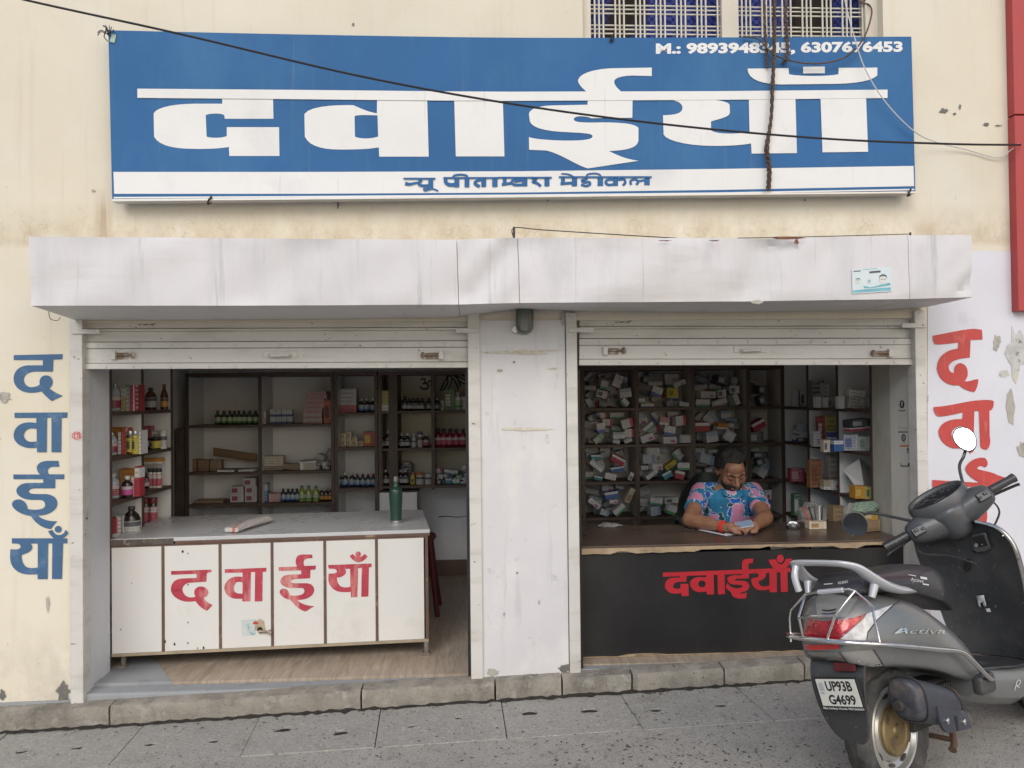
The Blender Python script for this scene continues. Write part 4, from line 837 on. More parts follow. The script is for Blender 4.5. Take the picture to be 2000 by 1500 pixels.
row(q8(1036), YI, rD[1], qy(615), MG_clear, MC_w, ML_w, 'grey bottle', 'left of the purple-topped jar'); row(q8(1087), YI, rD[1], qy(595), MG_white, MG_purple, ML_w, 'white jar with purple lid', 'on the middle cream wall shelf', shape='jar', d=.045); row(q8(1134), YI, rD[1], qy(612), MG_dark, MC_w, ML_r, 'dark bottle with red label', 'right of the purple-topped jar')
row(q8(1235, 1282, 1330, 1382, 1436), YI, rD[1], qy(572), MG_red, MC_d, ML_r, 'red syrup bottle with pink label', 'at right of the middle shelf', group='red syrup bottles')
row(q8(806, 850, 900, 928, 966), YI, rD[2], qy(905), MG_dark, MC_w, ML_w, 'dark bottle', 'behind the green flask', group='dark bottles behind the flask')
row(q8(978), 2.36, rD[2]+.16, qy(838), MG_white, MC_o, ML_w, 'white jar with orange lid', 'raised behind the dark bottles', shape='jar', d=.07); MB_box = MB().box((PY(q8(978)[0], 900, 2.36).x-.05, 2.31, rD[2]+.001), (PY(q8(978)[0], 900, 2.36).x+.05, 2.43, rD[2]+.159)); o_ = MB_box.build('carton', acc_mat('dark')); tag(o_, 'dark carton standing under the raised orange-lidded jar', 'box')
row(q8(1024), YI, rD[2], qy(925), MG_yel, MC_o, ML_y, 'yellow bottle', 'left of the orange-lidded jar'); row(q8(1083), YI, rD[2], qy(932), MG_white, MC_o, ML_w, 'white jar with orange lid', 'beside the yellow bottle', shape='jar', d=.068); row(q8(1150), YI, rD[2], qy(938), MG_white, MC_w, ML_w, 'white jar with white lid', 'at the right of the lower cream wall shelf', shape='jar', d=.062)

# heaps of loose cartons
cname = lambda k: k
def heap(x0, x1, z0, zmax, y0, y1, fill, seed, where, accents=(), dark=False, big=1.0, group='loose medicine boxes'):
    random.seed(seed); made = []
    for ly, yy in enumerate((y1-.07, y0+.065)):
        nb_ = 24; hm = [z0]*nb_; tries = 0; f_ = fill*(1.0 if ly == 0 else .66)
        while sum(hm)/nb_ < z0+(zmax-z0)*f_ and tries < 320:
            tries += 1; w_ = random.uniform(.055, .125)*big; h_ = random.uniform(.03, .078)*big; d_ = random.uniform(.05, .1)
            a = random.choice((0, 0, random.uniform(-.7, .7), random.uniform(-1.2, 1.2), random.uniform(-.25, .25), random.uniform(-.5, .5)))
            hw = (w_*abs(math.cos(a))+h_*abs(math.sin(a)))/2; hh = (w_*abs(math.sin(a))+h_*abs(math.cos(a)))/2
            if x1-x0 < 2*hw+.005: continue
            cand = []
            for _ in range(4):
                x = random.uniform(x0+hw, x1-hw); i0, i1 = int((x-hw-x0)/(x1-x0)*nb_), int((x+hw-x0)/(x1-x0)*nb_); i0 = max(0, min(nb_-1, i0)); i1 = max(i0, min(nb_-1, i1)); cand.append((max(hm[i0:i1+1]), x, i0, i1))
            zt, x, i0, i1 = min(cand)
            if zt+2*hh > zmax-.004: continue
            for k in range(i0, i1+1): hm[k] = zt+2*hh*(.96 if a else 1)
            c = Vector((x, yy+random.uniform(-.02, .02), zt+hh+.0005)); made.append((c, w_, h_, d_, a, ly))
    made.sort(key=lambda m: m[0].x); acc = list(accents); fr_ = [i for i, m in enumerate(made) if m[5] == 1] or list(range(len(made))); random.shuffle(fr_)
    pick = {fr_[k]: acc[k] for k in range(min(len(acc), len(fr_)))}
    for i, (c, w_, h_, d_, a, ly) in enumerate(made):
        if i in pick: nm_, mt = pick[i], acc_mat(pick[i])
        else:
            nm_, b_, ac_, ly_ = random.choice(PAL); mt = print_mat(b_, ac_, ly_, random.randint(0, 2))
        off = Vector((math.sin(a)*(-h_/2), 0, -h_/2*math.cos(a)))
        o = carton(c+off, (w_, d_, h_), (random.uniform(-.08, .08), a, random.uniform(-.25, .25)), mt, '%s medicine box, %s from left, %s' % (nm_, ORD[min(i, len(ORD)-1)], where), group=group)
rn = ['top', 'second', 'third', 'lowest']
bn = ['hidden', 'leftmost', 'second', 'third', 'dark corner']
acc_tab = {(1, 0): [], (1, 1): ['green', 'dark'], (1, 2): ['blue', 'red', 'teal', 'teal'], (1, 3): ['blue', 'cream'], (2, 0): ['yellow'], (2, 1): ['pink'], (2, 2): ['red', 'yellow', 'teal'], (2, 3): [], (3, 0): ['dark'], (3, 1): ['orange', 'red', 'dark'], (3, 2): ['dark', 'dark'], (3, 3): ['dark'], (4, 0): ['dark', 'dark'], (4, 1): ['red', 'dark'], (4, 2): ['dark', 'dark'], (4, 3): ['dark', 'dark']}
tops = [1.769, 1.444, 1.146, .847]
fills = {(1, 0): .78, (2, 0): .78, (3, 0): .78, (4, 0): .26, (1, 1): .86, (2, 1): .86, (3, 1): .8, (4, 1): .45, (1, 2): .88, (2, 2): .88, (3, 2): .8, (4, 2): .55, (1, 3): .82, (2, 3): .42, (3, 3): .5, (4, 3): .45}
for ci in range(1, 5):
    for ri in range(4):
        heap(XBR[ci]+.016, XBR[ci+1]-.016, rR[ri]+.001, tops[ri], 1.91, YBR-.01, fills[(ci, ri)], 100+ci*10+ri, '%s shelf, %s bay behind the man' % (rn[ri], bn[ci]), acc_tab[(ci, ri)], big=1.0 if ci < 3 else 1.15)
# little heap at the end of the cream wall shelf in the left bay
heap(-.325, XR1+.02, rD[2]+.001, rD[2]+.19, YI-.06, YI+.12, .55, 77, 'lower cream wall shelf by the pillar', ['teal', 'dark', 'dark', 'green'], big=.55, group='little cartons by the pillar')
heap(PY(q8(240)[0], 900, YI).x, -1.19, rA[1]+.001, rA[1]+.15, YI-.04, YI+.14, .5, 78, 'scrap heap, middle tall cell', ['dark', 'dark'], big=.6, group='scrap cartons')

# goods on the left wall shelf (seen from the side aisle)
def sb(zx0, zx1, zy0, y, row_, dep, mat, label, **k): return IB(*q7(zx0, zx1), qy(zy0), zSL[row_], y, dep, mat, label, **k)
def sbt(zx, zy0, y, row_, d, body, cap, lab, label, shape='jug'):
    p = PY(q7(zx)[0], 900, y); h = PY(q7(zx)[0], qy(zy0), y).z-zSL[row_]; bottle(p.x, y, zSL[row_]+.0005, h, d, body, cap, lab, label, shape)
ya, yb = .60, 1.08
sbt(103, 205, ya, 0, .07, MG_clear, MC_s, ML_m, 'big clear jug with maroon label on the top shelf of the left wall')
sb(155, 186, 235, ya, 0, .08, print_mat((.45, .40, .2), (.5, .5, .5), 3, 1), 'yellow and white carton beside the top left jug'); sb(188, 226, 215, ya+.02, 0, .08, print_mat((.42, .46, .46), (.25, .4, .4), 4, 2), 'grey-green carton next to the red spined cartons'); sb(230, 262, 215, ya, 0, .08, print_mat((.45, .05, .10), W_, 1, 3), 'red and white carton standing like a book on the top left shelf')
cb = sb(266, 302, 215, ya, 0, .08, print_mat((.35, .04, .05), (.1, .02, .02), 1, 4), 'dark red carton with white upright lettering on the top left shelf')
sbt(395, 240, yb, 0, .075, MG_brown, MC_d, ML_w, 'wide amber bottle in the far top cell of the left wall'); sbt(506, 210, yb, 0, .05, MG_brown, MC_r, ML_o, 'tall amber bottle with maroon cap in the far top cell of the left wall', 'tall')
sbt(80, 605, ya-.05, 1, .062, MG_clear, MC_s, ML_m, 'clear bottle with maroon label on the second shelf of the left wall'); sb(75, 165, 560, ya+.09, 1, .05, acc_mat('orange'), 'orange topped carton at the back of the second left shelf'); sb(128, 160, 600, ya, 1, .07, print_mat(W_, (.3, .05, .08), 1, 2), 'white carton beside the maroon bottle, second left shelf'); sb(163, 203, 565, ya, 1, .08, print_mat((.50, .08, .06), (.55, .45, .4), 1, 3), 'red carton on the second left shelf')
for i, zx in enumerate((228, 268)): sbt(zx, 590, ya, 1, .045, MG_yel if i else MG_brown, MC_s, ML_y, ('left' if i == 0 else 'right')+' of two ochre tins on the second left shelf', 'jar')
sb(290, 325, 585, ya, 1, .08, print_mat(W_, (.3, .3, .32), 1, 3), 'white carton at the divider, second left shelf')
sb(332, 395, 550, yb+.06, 1, .06, print_mat((.42, .10, .14), (.3, .35, .5), 2, 5), 'red carton behind a dark bottle in the far second cell'); sbt(355, 610, yb-.03, 1, .05, MG_dark, MC_d, ML_b, 'dark bottle in front of a red carton, far second cell', 'syrup'); sbt(432, 640, yb-.03, 1, .07, MG_dark, MC_d, ML_y, 'black and yellow jar in the far second cell', 'jar'); sb(402, 470, 588, yb+.06, 1, .05, print_mat(W_, (.3, .3, .2), 2, 6), 'white carton behind the yellow jar'); sbt(495, 585, yb, 1, .05, MG_white, MC_w, ML_w, 'white jar at the end of the far second cell', 'jar')
sbt(88, 940, ya-.05, 2, .075, MG_clear, MC_w, ML_m, 'clear blue jug with maroon label on the third shelf of the left wall'); sb(132, 160, 1010, ya, 2, .05, acc_mat('cream'), 'cream carton between jug and pink-labelled bottle'); sbt(200, 955, ya-.04, 2, .066, MG_dark, MC_w, ML_p, 'dark bottle with bright pink label on the third left shelf', 'syrup'); sb(235, 262, 960, ya, 2, .06, print_mat(W_, (.5, .08, .1), 1, 7), 'white and red carton right of the pink-labelled bottle'); sb(262, 300, 880, ya, 2, .08, acc_mat('red'), 'red carton at the divider, third left shelf'); sb(145, 255, 895, ya+.10, 2, .05, acc_mat('orange'), 'orange carton at the back of the third left shelf')
sbt(354, 930, yb-.02, 2, .045, MG_dark, MC_d, ML_w, 'dark bottle with white label in the far third cell', 'syrup')
for i, zx in enumerate((394, 424, 456)): sbt(zx, 895, yb, 2, .045, MG_white, MC_d, ML_r, 'white and pink tube jar, %s from left in the far third cell' % ORD[i], 'jar')
carton((PY(q7(408)[0], 900, yb).x, yb+.03, zSL[2]+.165), (.115, .07, .035), (0, 0, 0), acc_mat('orange'), 'orange carton lying on top of the tube jars')
sb(50, 108, 1300, ya-.08, 3, .06, print_mat((.50, .07, .08), W_, 0, 5), 'red and white carton at the bottom left of the wall shelf'); sb(110, 163, 1282, ya-.06, 3, .06, print_mat(W_, (.25, .25, .25), 1, 6), 'white carton standing at the bottom of the left wall shelf'); sbt(235, 1205, ya+.0, 3, .105, MG_dark, MC_d, ML_w, 'big black jug standing beside the white counter top')
for i, zx in enumerate((350, 410)): sbt(zx, 1135, yb, 3, .055, MG_green, MC_r, ML_r, ('left' if i == 0 else 'right')+' dark jar with red lid in the far lowest cell', 'jar')

# goods of the right wall shelf
q2 = lambda *zx: [1440+v/4.166 for v in zx]
def rb(zx0, zx1, zy0, y, row_, dep, mat, label, **k): return IB(*q2(zx0, zx1), qy(zy0), zSR[row_], y, dep, mat, label, **k)
y1_, y2_, y3_ = 1.75, 1.25, .80
where_r = lambda r_, b_: '%s right wall shelf, %s' % (rn[r_], b_)
def rheap(zx0, zx1, y, r_, zmax, fill, seed, b_, accents=(), big=.8): 
    a, b = [PY(v, 900, y).x for v in q2(zx0, zx1)]; heap(max(a, XR+.01), min(max(b, XR+.2), XR+.25), zSR[r_]+.001, zSR[r_]+zmax, y-.1, y+.1, fill, seed, where_r(r_, b_), accents, big=big, group='right wall boxes')
rb(610, 720, 178, y2_+.08, 0, .06, print_mat((.16, .16, .17), (.1, .1, .1), 2, 3), 'dark grey carton at the back of the top right wall shelf'); rb(708, 752, 200, y2_, 0, .05, print_mat((.40, .40, .40), W_, 1, 2), 'grey upright carton on the top right wall shelf'); rb(650, 690, 310, y2_-.04, 0, .05, print_mat(W_, W2, 1, 2), 'small white carton on the top right wall shelf'); rb(730, 800, 318, y2_-.06, 0, .06, print_mat(W2, (.4, .3, .2), 2, 2), 'white carton lying on the top right wall shelf', rz=.3)
rb(910, 1035, 250, y3_+.02, 0, .05, print_mat((.52, .49, .42), W_, 3, 2), 'open cream carton leaning in the nearest top cell of the right wall', ry=.12); rb(835, 880, 310, y3_, 0, .05, print_mat(W_, W2, 1, 1), 'white carton left of the open cream carton'); rb(1035, 1080, 330, y3_-.02, 0, .04, print_mat(G_, W2, 1, 1), 'grey carton right of the open cream carton'); rb(470, 520, 260, y1_, 0, .05, print_mat(W2, (.2, .1, .2), 1, 2), 'white printed carton in the farthest top cell of the right wall'); rb(525, 570, 262, y1_, 0, .05, print_mat(W_, (.1, .1, .1), 2, 1), 'white carton with black print in the farthest top cell of the right wall')
rheap(390, 570, y1_, 1, .2, .6, 301, 'farthest cell', ['dark'])
rb(725, 810, 460, y2_+.05, 1, .06, print_mat((.55, .46, .18), (.5, .4, .1), 2, 3), 'tall yellow carton on the second right wall shelf'); rb(660, 720, 470, y2_+.06, 1, .04, print_mat((.50, .12, .12), W_, 2, 4), 'red and white carton beside the tall yellow carton'); rb(625, 680, 590, y2_-.03, 1, .05, print_mat(W_, (.4, .3, .3), 5, 2), 'white carton low on the second right wall shelf'); rb(755, 812, 595, y2_-.04, 1, .05, print_mat(W_, (.08, .12, .4), 3, 2), 'white and blue carton in front of the yellow carton')
rb(790, 865, 665, y3_-.06, 1, .07, acc_mat('blue'), 'bright blue carton on the nearest second shelf of the right wall'); rb(870, 985, 620, y3_, 1, .07, print_mat((.58, .60, .64), (.2, .25, .5), 2, 4), 'large white carton with faint blue print, second right wall shelf'); rb(990, 1078, 635, y3_-.02, 1, .07, print_mat((.56, .60, .57), (.3, .4, .33), 2, 5), 'white carton with green print at the shelf end, second right wall shelf'); rb(706, 756, 665, y3_-.1, 1, .05, print_mat((.52, .48, .40), (.1, .1, .1), 2, 1), 'cream carton left of the bright blue carton')
carton((PY(q2(985)[0], 900, y3_).x, y3_+.02, zSR[1]+.135), (.14, .08, .022), (0, -.05, .1), acc_mat('red'), 'flat red carton lying on the large white carton'); carton((PY(q2(990)[0], 900, y3_).x, y3_+.02, zSR[1]+.162), (.15, .09, .05), (0, -.08, .15), acc_mat('dark'), 'dark folded pouch on top of the flat red carton', name='pouch', cat='pouch')
rheap(390, 470, y1_, 2, .1, .6, 302, 'farthest cell', ['red']); rb(430, 545, 895, y1_-.1, 2, .06, print_mat((.35, .05, .09), (.5, .3, .3), 2, 4), 'crimson packet in the third shelf of the right wall, farthest cell', name='packet', cat='packet')
rb(590, 690, 825, y2_+.03, 2, .06, print_mat((.42, .20, .10), (.3, .12, .06), 2, 4), 'reddish brown carton on the third right wall shelf'); rb(745, 825, 790, y2_+.04, 2, .06, print_mat((.52, .48, .44), (.4, .25, .15), 0, 4), 'cream and tan carton beside the brown one, third right wall shelf'); rb(700, 760, 990, y2_-.1, 2, .06, print_mat((.55, .45, .30), W_, 0, 4), 'cream carton low on the third right wall shelf'); rb(765, 828, 990, y2_-.12, 2, .05, print_mat(W_, (.45, .08, .1), 5, 4), 'white carton with red mark low on the third right wall shelf')
rb(955, 1040, 1040, y3_-.14, 2, .08, print_mat((.60, .30, .04), (.6, .45, .1), 2, 4), 'orange pack on the nearest third shelf of the right wall'); rb(1042, 1095, 1045, y3_-.16, 2, .06, print_mat((.55, .48, .15), (.1, .2, .1), 2, 5), 'yellow pack beside the orange pack')
pf = thing('folded_card', 'tall folded white card standing on the third right wall shelf', 'card', PY(q2(990)[0], 960, y3_))
cx = lambda zx, zy, y: PY(q2(zx)[0], qy(zy), y)
MB().add([cx(860, 905, y3_+.1), cx(995, 815, y3_), cx(1030, 1030, y3_-.06), cx(955, 1035, y3_-.02)], [(0, 1, 2, 3)]).build('leaf', pm('white_card', (.58, .56, .54), .7, .06), pf)
MB().add([cx(995, 815, y3_)+Vector((.001, 0, 0)), cx(1085, 880, y3_+.14), cx(1090, 1030, y3_+.1), cx(1031, 1031, y3_-.06)], [(0, 1, 2, 3)]).build('leaf', pm('white_card', (.58, .56, .54), .7, .06), pf)
rb(455, 520, 1105, y1_-.05, 3, .06, print_mat((.12, .25, .14), W_, 2, 4), 'green carton on the lowest right wall shelf'); rheap(395, 560, y1_, 3, .12, .6, 303, 'farthest cell', ['dark', 'dark'], big=.6)
rb(775, 870, 1205, y2_-.35, 3, .08, print_mat((.40, .27, .15), (.3, .2, .1), 0, 3), 'brown cardboard box at the right end of the black counter'); rheap(600, 800, y2_, 3, .15, .5, 304, 'middle cell', ['dark', 'brown'])
# crumpled clear bags
def bag_mat(name, col):
    t = NT(name); t.b.inputs['Transmission Weight'].default_value = .55; t.b.inputs['IOR'].default_value = 1.15; t.bump(t.noise(t.coord('Object'), 30, 4), .8, .01); return t.fin(col, .25)
MBg = bag_mat('clear_polythene', (.62, .60, .56)); MBg2 = bag_mat('greenish_polythene', (.45, .58, .46))
def bag(c, r, label, mat, seed):
    random.seed(seed); bm = bmesh.new(); bmesh.ops.create_icosphere(bm, subdivisions=4, radius=1)
    dirs = [(Vector((random.gauss(0, 1), random.gauss(0, 1), random.gauss(0, 1))).normalized(), random.uniform(-.35, .3)) for _ in range(22)]
    for v in bm.verts:
        k = 1+sum(a*max(0, v.co.normalized().dot(d))**8 for d, a in dirs)+.10*sum(abs(math.sin(7*v.co.dot(d)+3*i))-.5 for i, (d, a) in enumerate(dirs[:5])); co = v.co*k; v.co = Vector((co.x*r[0], co.y*r[1], max(co.z, -.75)*r[2]+r[2]*.75))
    me = bpy.data.meshes.new('polythene_bag'); bm.to_mesh(me); bm.free(); me.materials.append(mat); o = bpy.data.objects.new('polythene_bag', me); COL.objects.link(o); o.location = c
    return tag(o, label, 'bag')
p = PY(q2(600)[0], 1000, 1.15); bag((p.x, 1.12, .601), (.11, .1, .10), 'crumpled clear bag on the lowest right wall shelf behind the counter end', MBg, 5)
p = PY(1715, 990, .45); bag((2.47, .62, .705), (.07, .06, .08), 'crumpled clear bag heaped at the counter end by the right reveal', MBg, 6); bag((2.46, .46, .82), (.075, .06, .035), 'greenish bag on top of the heap at the counter end', MBg2, 7)
carton((2.46, .44, .705), (.12, .09, .07), (0, 0, .3), print_mat((.40, .27, .15), (.3, .2, .1), 0, 3), 'open brown carton at the counter end behind the scooter mirror'); carton((2.46, .44, .776), (.10, .07, .04), (0, .1, .2), print_mat((.58, .34, .06), (.6, .5, .3), 2, 3), 'orange wrapped pack lying on the brown carton')
pens = thing('pen_bundle', 'bundle of pens sticking out of a small tray at the counter end', 'pens', (2.18, .56, .702))
MB().box((2.13, .53, .702), (2.24, .60, .75)).build('tray', acc_mat('cream'), pens)
for i, (dx, cc) in enumerate(((-.03, (.55, .06, .04)), (-.012, (.02, .02, .02)), (.006, (.05, .05, .06)), (.024, (.5, .5, .5)), (.036, (.02, .02, .02)))):
    MB().tube([(2.19+dx, .565, .72), (2.17+dx*2.2, .56+.01*i, .84)], .005, 6).build('pen', pm('pen_%d' % i, cc, .4, .05), pens, smooth=True)
# ================================================================ counters
def plane_hit(px, py, P0, n):
    d = ray(px, py); return CC + d*((P0-CC).dot(n)/d.dot(n))
M_cl = pm('counter_white_laminate', (.66, .655, .63), .4, .04, 2, [((.56, .55, .50), 3, .58, .78, (1, 1, .7)), ((.30, .26, .2), 40, .735, .76, (1, 1, .5))])
M_ctop = pm('counter_grey_top', (.50, .51, .52), .28, .06, 3, [((.46, .47, .48), 5, .50, .80, (.4, 2, 1))])
M_trim = pm('counter_brown_trim', (.13, .075, .055), .5, .2, 8, [((.34, .24, .14), 9, .58, .7, (1, 1, 1))])
ctr = thing('counter', 'long white laminate counter with brown strips and red lettering in the left bay', 'counter', (-1.2, .75, 0))
CA, CB = Vector((-2.118, .315, 0)), Vector((-.289, .445, 0)); cdir = (CB-CA).normalized(); cn = Vector((cdir.y, -cdir.x, 0)); cback = -cn
ZT1, ZB1 = .765, .088
PCf = lambda px, py, off=0: plane_hit(px, py, CA+cn*off, cn)
def along(px, py=1150): return (PCf(px, py)-CA).dot(cdir)
def slab(s0, s1, z0, z1, o0, o1):     # along the front line, o = offset outward
    P = lambda s_, o, z: CA+cdir*s_+cn*o+Vector((0, 0, z))
    return MB().hexa([P(s0, o0, z0), P(s1, o0, z0), P(s1, o1, z0), P(s0, o1, z0), P(s0, o0, z1), P(s1, o0, z1), P(s1, o1, z1), P(s0, o1, z1)])
Lc = (CB-CA).length
jx = [along(p) for p in (319, 430.5, 532, 635, 736)]
ed = [0]+jx+[Lc-.018]
for i in range(6): slab(ed[i]+(.008 if i else .002), ed[i+1]-.008, ZB1+.012, ZT1-.05, .004, -.012).build('front_panel', M_cl, ctr, bevel=.0015)
for s_ in jx: slab(s_-.008, s_+.008, ZB1+.012, ZT1-.05, .007, -.012).build('strip', M_trim, ctr)
slab(Lc-.018, Lc, ZB1+.012, ZT1-.05, .007, -.012).build('strip', M_trim, ctr)
slab(0, Lc, ZB1-.006, ZB1+.012, .005, -.02).build('bottom_strip', pm('counter_worn_trim', (.34, .28, .20), .6, .2, 10), ctr)
slab(0, Lc, ZT1-.05, ZT1-.038, .006, -.02).build('strip', M_trim, ctr)
slab(0, Lc, ZB1, ZT1-.04, -.02, -.03).build('carcass', M_dark, ctr)
Bk = 0.83
tq = [CA, CB+cdir*.004, CB+cback*Bk+Vector((-.03, 0, 0)), CA+cback*Bk]
tq[0] = CA+cn*.012; tq[1] = CB+cn*.012+cdir*.012
MB().hexa([Vector((p.x, p.y, ZT1-.022)) for p in tq]+[Vector((p.x, p.y, ZT1)) for p in tq]).build('top', M_ctop, ctr, bevel=.002)
slab(.36, Lc+.012, ZT1-.037, ZT1-.0225, .013, -.02).build('edge_band', M_trim, ctr)
slab(0.002, .35, ZT1-.037, ZT1-.004, .0165, .0125).build('edge_band', pm('counter_chipped_edge', (.10, .085, .07), .7, .4, 14, [((.30, .26, .2), 20, .55, .65, (1, 1, 1))]), ctr)
# right end panel, back, shelf bottom
P = lambda s_, o, z: CA+cdir*s_+cn*o+Vector((0, 0, z))
MB().hexa([P(Lc-.016, -.012, ZB1), P(Lc, -.012, ZB1), P(Lc-.03, -Bk+.02, ZB1), P(Lc-.046, -Bk+.02, ZB1), P(Lc-.016, -.012, ZT1-.023), P(Lc, -.012, ZT1-.023), P(Lc-.03, -Bk+.02, ZT1-.023), P(Lc-.046, -Bk+.02, ZT1-.023)]).build('end_panel', M_trim, ctr)
slab(0, Lc-.05, ZB1, ZB1+.015, -.03, -.6).build('base_board', M_dark, ctr)
for s_, o in ((Lc-.015, -.01), (.05, -.05), (Lc-.04, -.55), (.05, -.55), (Lc*.5, -.3)):
    b = P(s_, o, 0); MB().box((b.x-.012, b.y-.012, .018), (b.x+.012, b.y+.012, ZB1-.001)).box((b.x-.026, b.y-.022, .0005), (b.x+.02, b.y+.02, .018)).build('leg', pm('counter_leg_steel', (.20, .17, .14), .6, .3, 12, metal=.3), ctr, bevel=.002)
# red brush lettering
M_bred = pm('red_brush_paint', (.44, .045, .075), .45, .2, 9, [((.62, .30, .27), 5, .50, .68, (3, 3, .7)), ((.30, .02, .045), 8, .58, .72, (.8, 1, 2))])
C3 = lambda x, y: (320+.105*x, 1070+.105*y); C4 = lambda x, y: (530+.105*x, 1070+.105*y)
cl1 = ["M 135,432 L 880,405 L 895,440 L 800,475 L 790,630 L 480,650 C 400,660 345,710 345,780 C 360,870 420,915 490,922 C 540,922 570,915 590,905 C 545,850 555,760 640,725 C 730,700 830,750 828,830 C 825,880 790,915 740,930 C 780,1000 840,1035 905,1062 C 880,1090 840,1140 800,1170 C 700,1130 630,1060 590,990 C 540,1000 480,1005 400,1000 C 240,970 130,880 128,760 C 140,640 220,575 340,570 L 610,558 L 610,485 L 135,502 Z",
 "M 1133,398 L 1910,370 L 1905,440 L 1840,450 L 1832,995 L 1690,998 L 1697,450 L 1620,450 L 1610,995 L 1460,998 L 1460,945 C 1400,950 1340,950 1290,940 C 1190,915 1120,830 1125,740 C 1140,620 1230,545 1340,535 C 1380,533 1420,535 1465,540 L 1465,460 L 1135,465 Z M 1465,640 C 1420,630 1370,630 1345,645 C 1310,680 1300,740 1305,790 C 1320,840 1380,860 1465,850 Z"]
cl2 = ["M 137,360 L 480,345 C 440,290 440,220 480,160 C 510,130 560,122 620,122 L 760,125 L 765,190 L 660,200 C 600,215 580,280 615,335 L 830,330 L 820,405 L 727,410 L 720,565 L 470,580 C 390,585 350,610 358,630 C 370,655 420,660 520,658 L 660,658 C 750,665 800,720 798,790 C 790,880 700,940 600,960 L 480,975 C 560,1050 680,1080 805,1085 C 750,1110 700,1150 640,1185 C 540,1170 440,1080 350,965 C 260,960 160,890 153,820 C 160,770 200,755 250,757 C 300,775 340,820 350,885 C 430,895 540,890 590,855 C 625,820 620,770 590,755 C 540,740 430,750 340,748 C 230,730 165,680 165,620 C 175,550 230,505 320,500 L 555,490 L 555,420 L 142,430 Z",
 "M 1052,320 L 1865,290 L 1865,355 L 1815,365 L 1805,905 L 1672,912 L 1680,375 L 1615,378 L 1600,915 L 1480,922 L 1478,820 C 1400,830 1300,825 1230,810 C 1120,770 1060,670 1060,580 L 1065,480 C 1120,480 1200,480 1218,450 C 1225,410 1190,390 1140,389 L 1070,388 Z M 1465,390 L 1470,725 C 1400,740 1330,740 1290,715 C 1240,680 1220,620 1222,555 C 1300,550 1375,520 1388,450 C 1388,420 1380,405 1365,392 Z",
 "M 1455,150 L 1520,112 C 1560,190 1680,190 1735,112 L 1795,160 C 1730,240 1660,272 1610,270 C 1560,265 1500,220 1455,150 Z", [ell(1615, 118, 52, 52)]]
for lst, mp in ((cl1, C3), (cl2, C4)):
    for d_ in lst: MB().poly(path(d_) if isinstance(d_, str) else d_, lambda a, b: PCf(*mp(a, b), .0055)).build('painted_letter', M_bred, ctr, fix=False)
# sticker remains, scorch and the hasp with its padlock stub
def cblob(name, px, py, rx, ry, mat, off, seed, n=16, rough=.4):
    random.seed(seed); ph_ = [random.uniform(1-rough, 1+rough) for _ in range(n)]
    MB().poly([[(px+rx*ph_[k]*math.cos(2*math.pi*k/n), py+ry*ph_[k]*math.sin(2*math.pi*k/n)) for k in range(n)]], lambda a, b: PCf(a, b, off)).build(name, mat, ctr)
MB().poly([[(471, 1211), (500, 1209), (499, 1240), (473, 1243)]], lambda a, b: PCf(a, b, .0050)).build('sticker', pm('counter_sticker', (.52, .58, .58), .6, .1, 20, [((.25, .40, .42), 25, .58, .65, (1, 1, 1))]), ctr)
cblob('scorch', 508, 1224, 11, 14, pm('brown_scorch', (.44, .37, .25), .6, .25, 20), .0058, 3, rough=.2); cblob('scorch', 499, 1217, 5, 3, M_pred, .0062, 6); cblob('scorch', 508, 1230, 5, 6, M_soil, .0066, 5, rough=.25)
MB().tube([PCf(505, 1233, .016), PCf(530, 1235, .016)], .008, 8).build('hasp', M_hasp, ctr, smooth=True); MB().obox(PCf(528, 1235, .01), (.012, .016, .03)).build('hasp', M_hasp, ctr)
for i, (a, b, r_) in enumerate(((357, 1077, 2), (367, 1081, 1), (367, 1142, 1.2), (367, 1216, 1.2), (367, 1256, 1.2), (341, 1258, 2), (398, 1265, 2), (236, 1229, 1.2), (322, 1253, 2), (386, 1266, 1), (257, 1139, .8))): cblob('nick', a, b, r_, r_*1.5, M_dark, .0052, 60+i)
# flask and newspaper on it
fp = PZ(773.5, 1021, ZT1)
fl = thing('steel_flask', 'tall dark green steel flask with silver cap on the white counter', 'flask', fp)
M_fg = pm('flask_green', (.012, .050, .034), .35, .08, 5, coat=.3); M_st = pm('flask_steel', (.55, .55, .54), .25, .05, metal=1.0)
MB().lathe([(.036, .018), (.0365, .05), (.043, .17), (.0435, .205), (.041, .217), (.022, .232), (.019, .238), (.019, .262), (.016, .264)], 28, fp).build('body', M_fg, fl, smooth=True)
MB().lathe([(.033, .0005), (.035, .002), (.0363, .0178), (.03, .0182)], 28, fp).build('base_ring', M_st, fl, smooth=True); MB().lathe([(.014, .2645), (.015, .266), (.015, .298), (.013, .30)], 20, fp).build('cap', M_st, fl, smooth=True)
np_ = thing('newspaper', 'rolled newspaper lying on the white counter', 'newspaper', PZ(480, 1030, ZT1))
def news_mat():
    t = NT('newsprint'); c = t.coord('Generated', (14, 1, 1)); n = t.noise(t.coord('Generated', (60, 9, 9)), 2, 3)
    sp = t.n('ShaderNodeSeparateXYZ'); t.l(t.tc.outputs['Generated'], sp.inputs[0])
    ln = t.math('GREATER_THAN', t.math('FRACT', t.math('MULTIPLY', sp.outputs[0], 22.0)), .55)
    red = t.math('MULTIPLY', t.math('GREATER_THAN', sp.outputs[0], .26), t.math('LESS_THAN', sp.outputs[0], .36))
    col = t.mix(t.math('MULTIPLY', ln, t.ramp(n, .45, .55)), (.56, .53, .50), (.16, .15, .15)); col = t.mix(red, col, (.48, .15, .14)); return t.fin(col, .8)
a_, b_ = PZ(452, 1033, ZT1+.028), PZ(516, 1012, ZT1+.03)
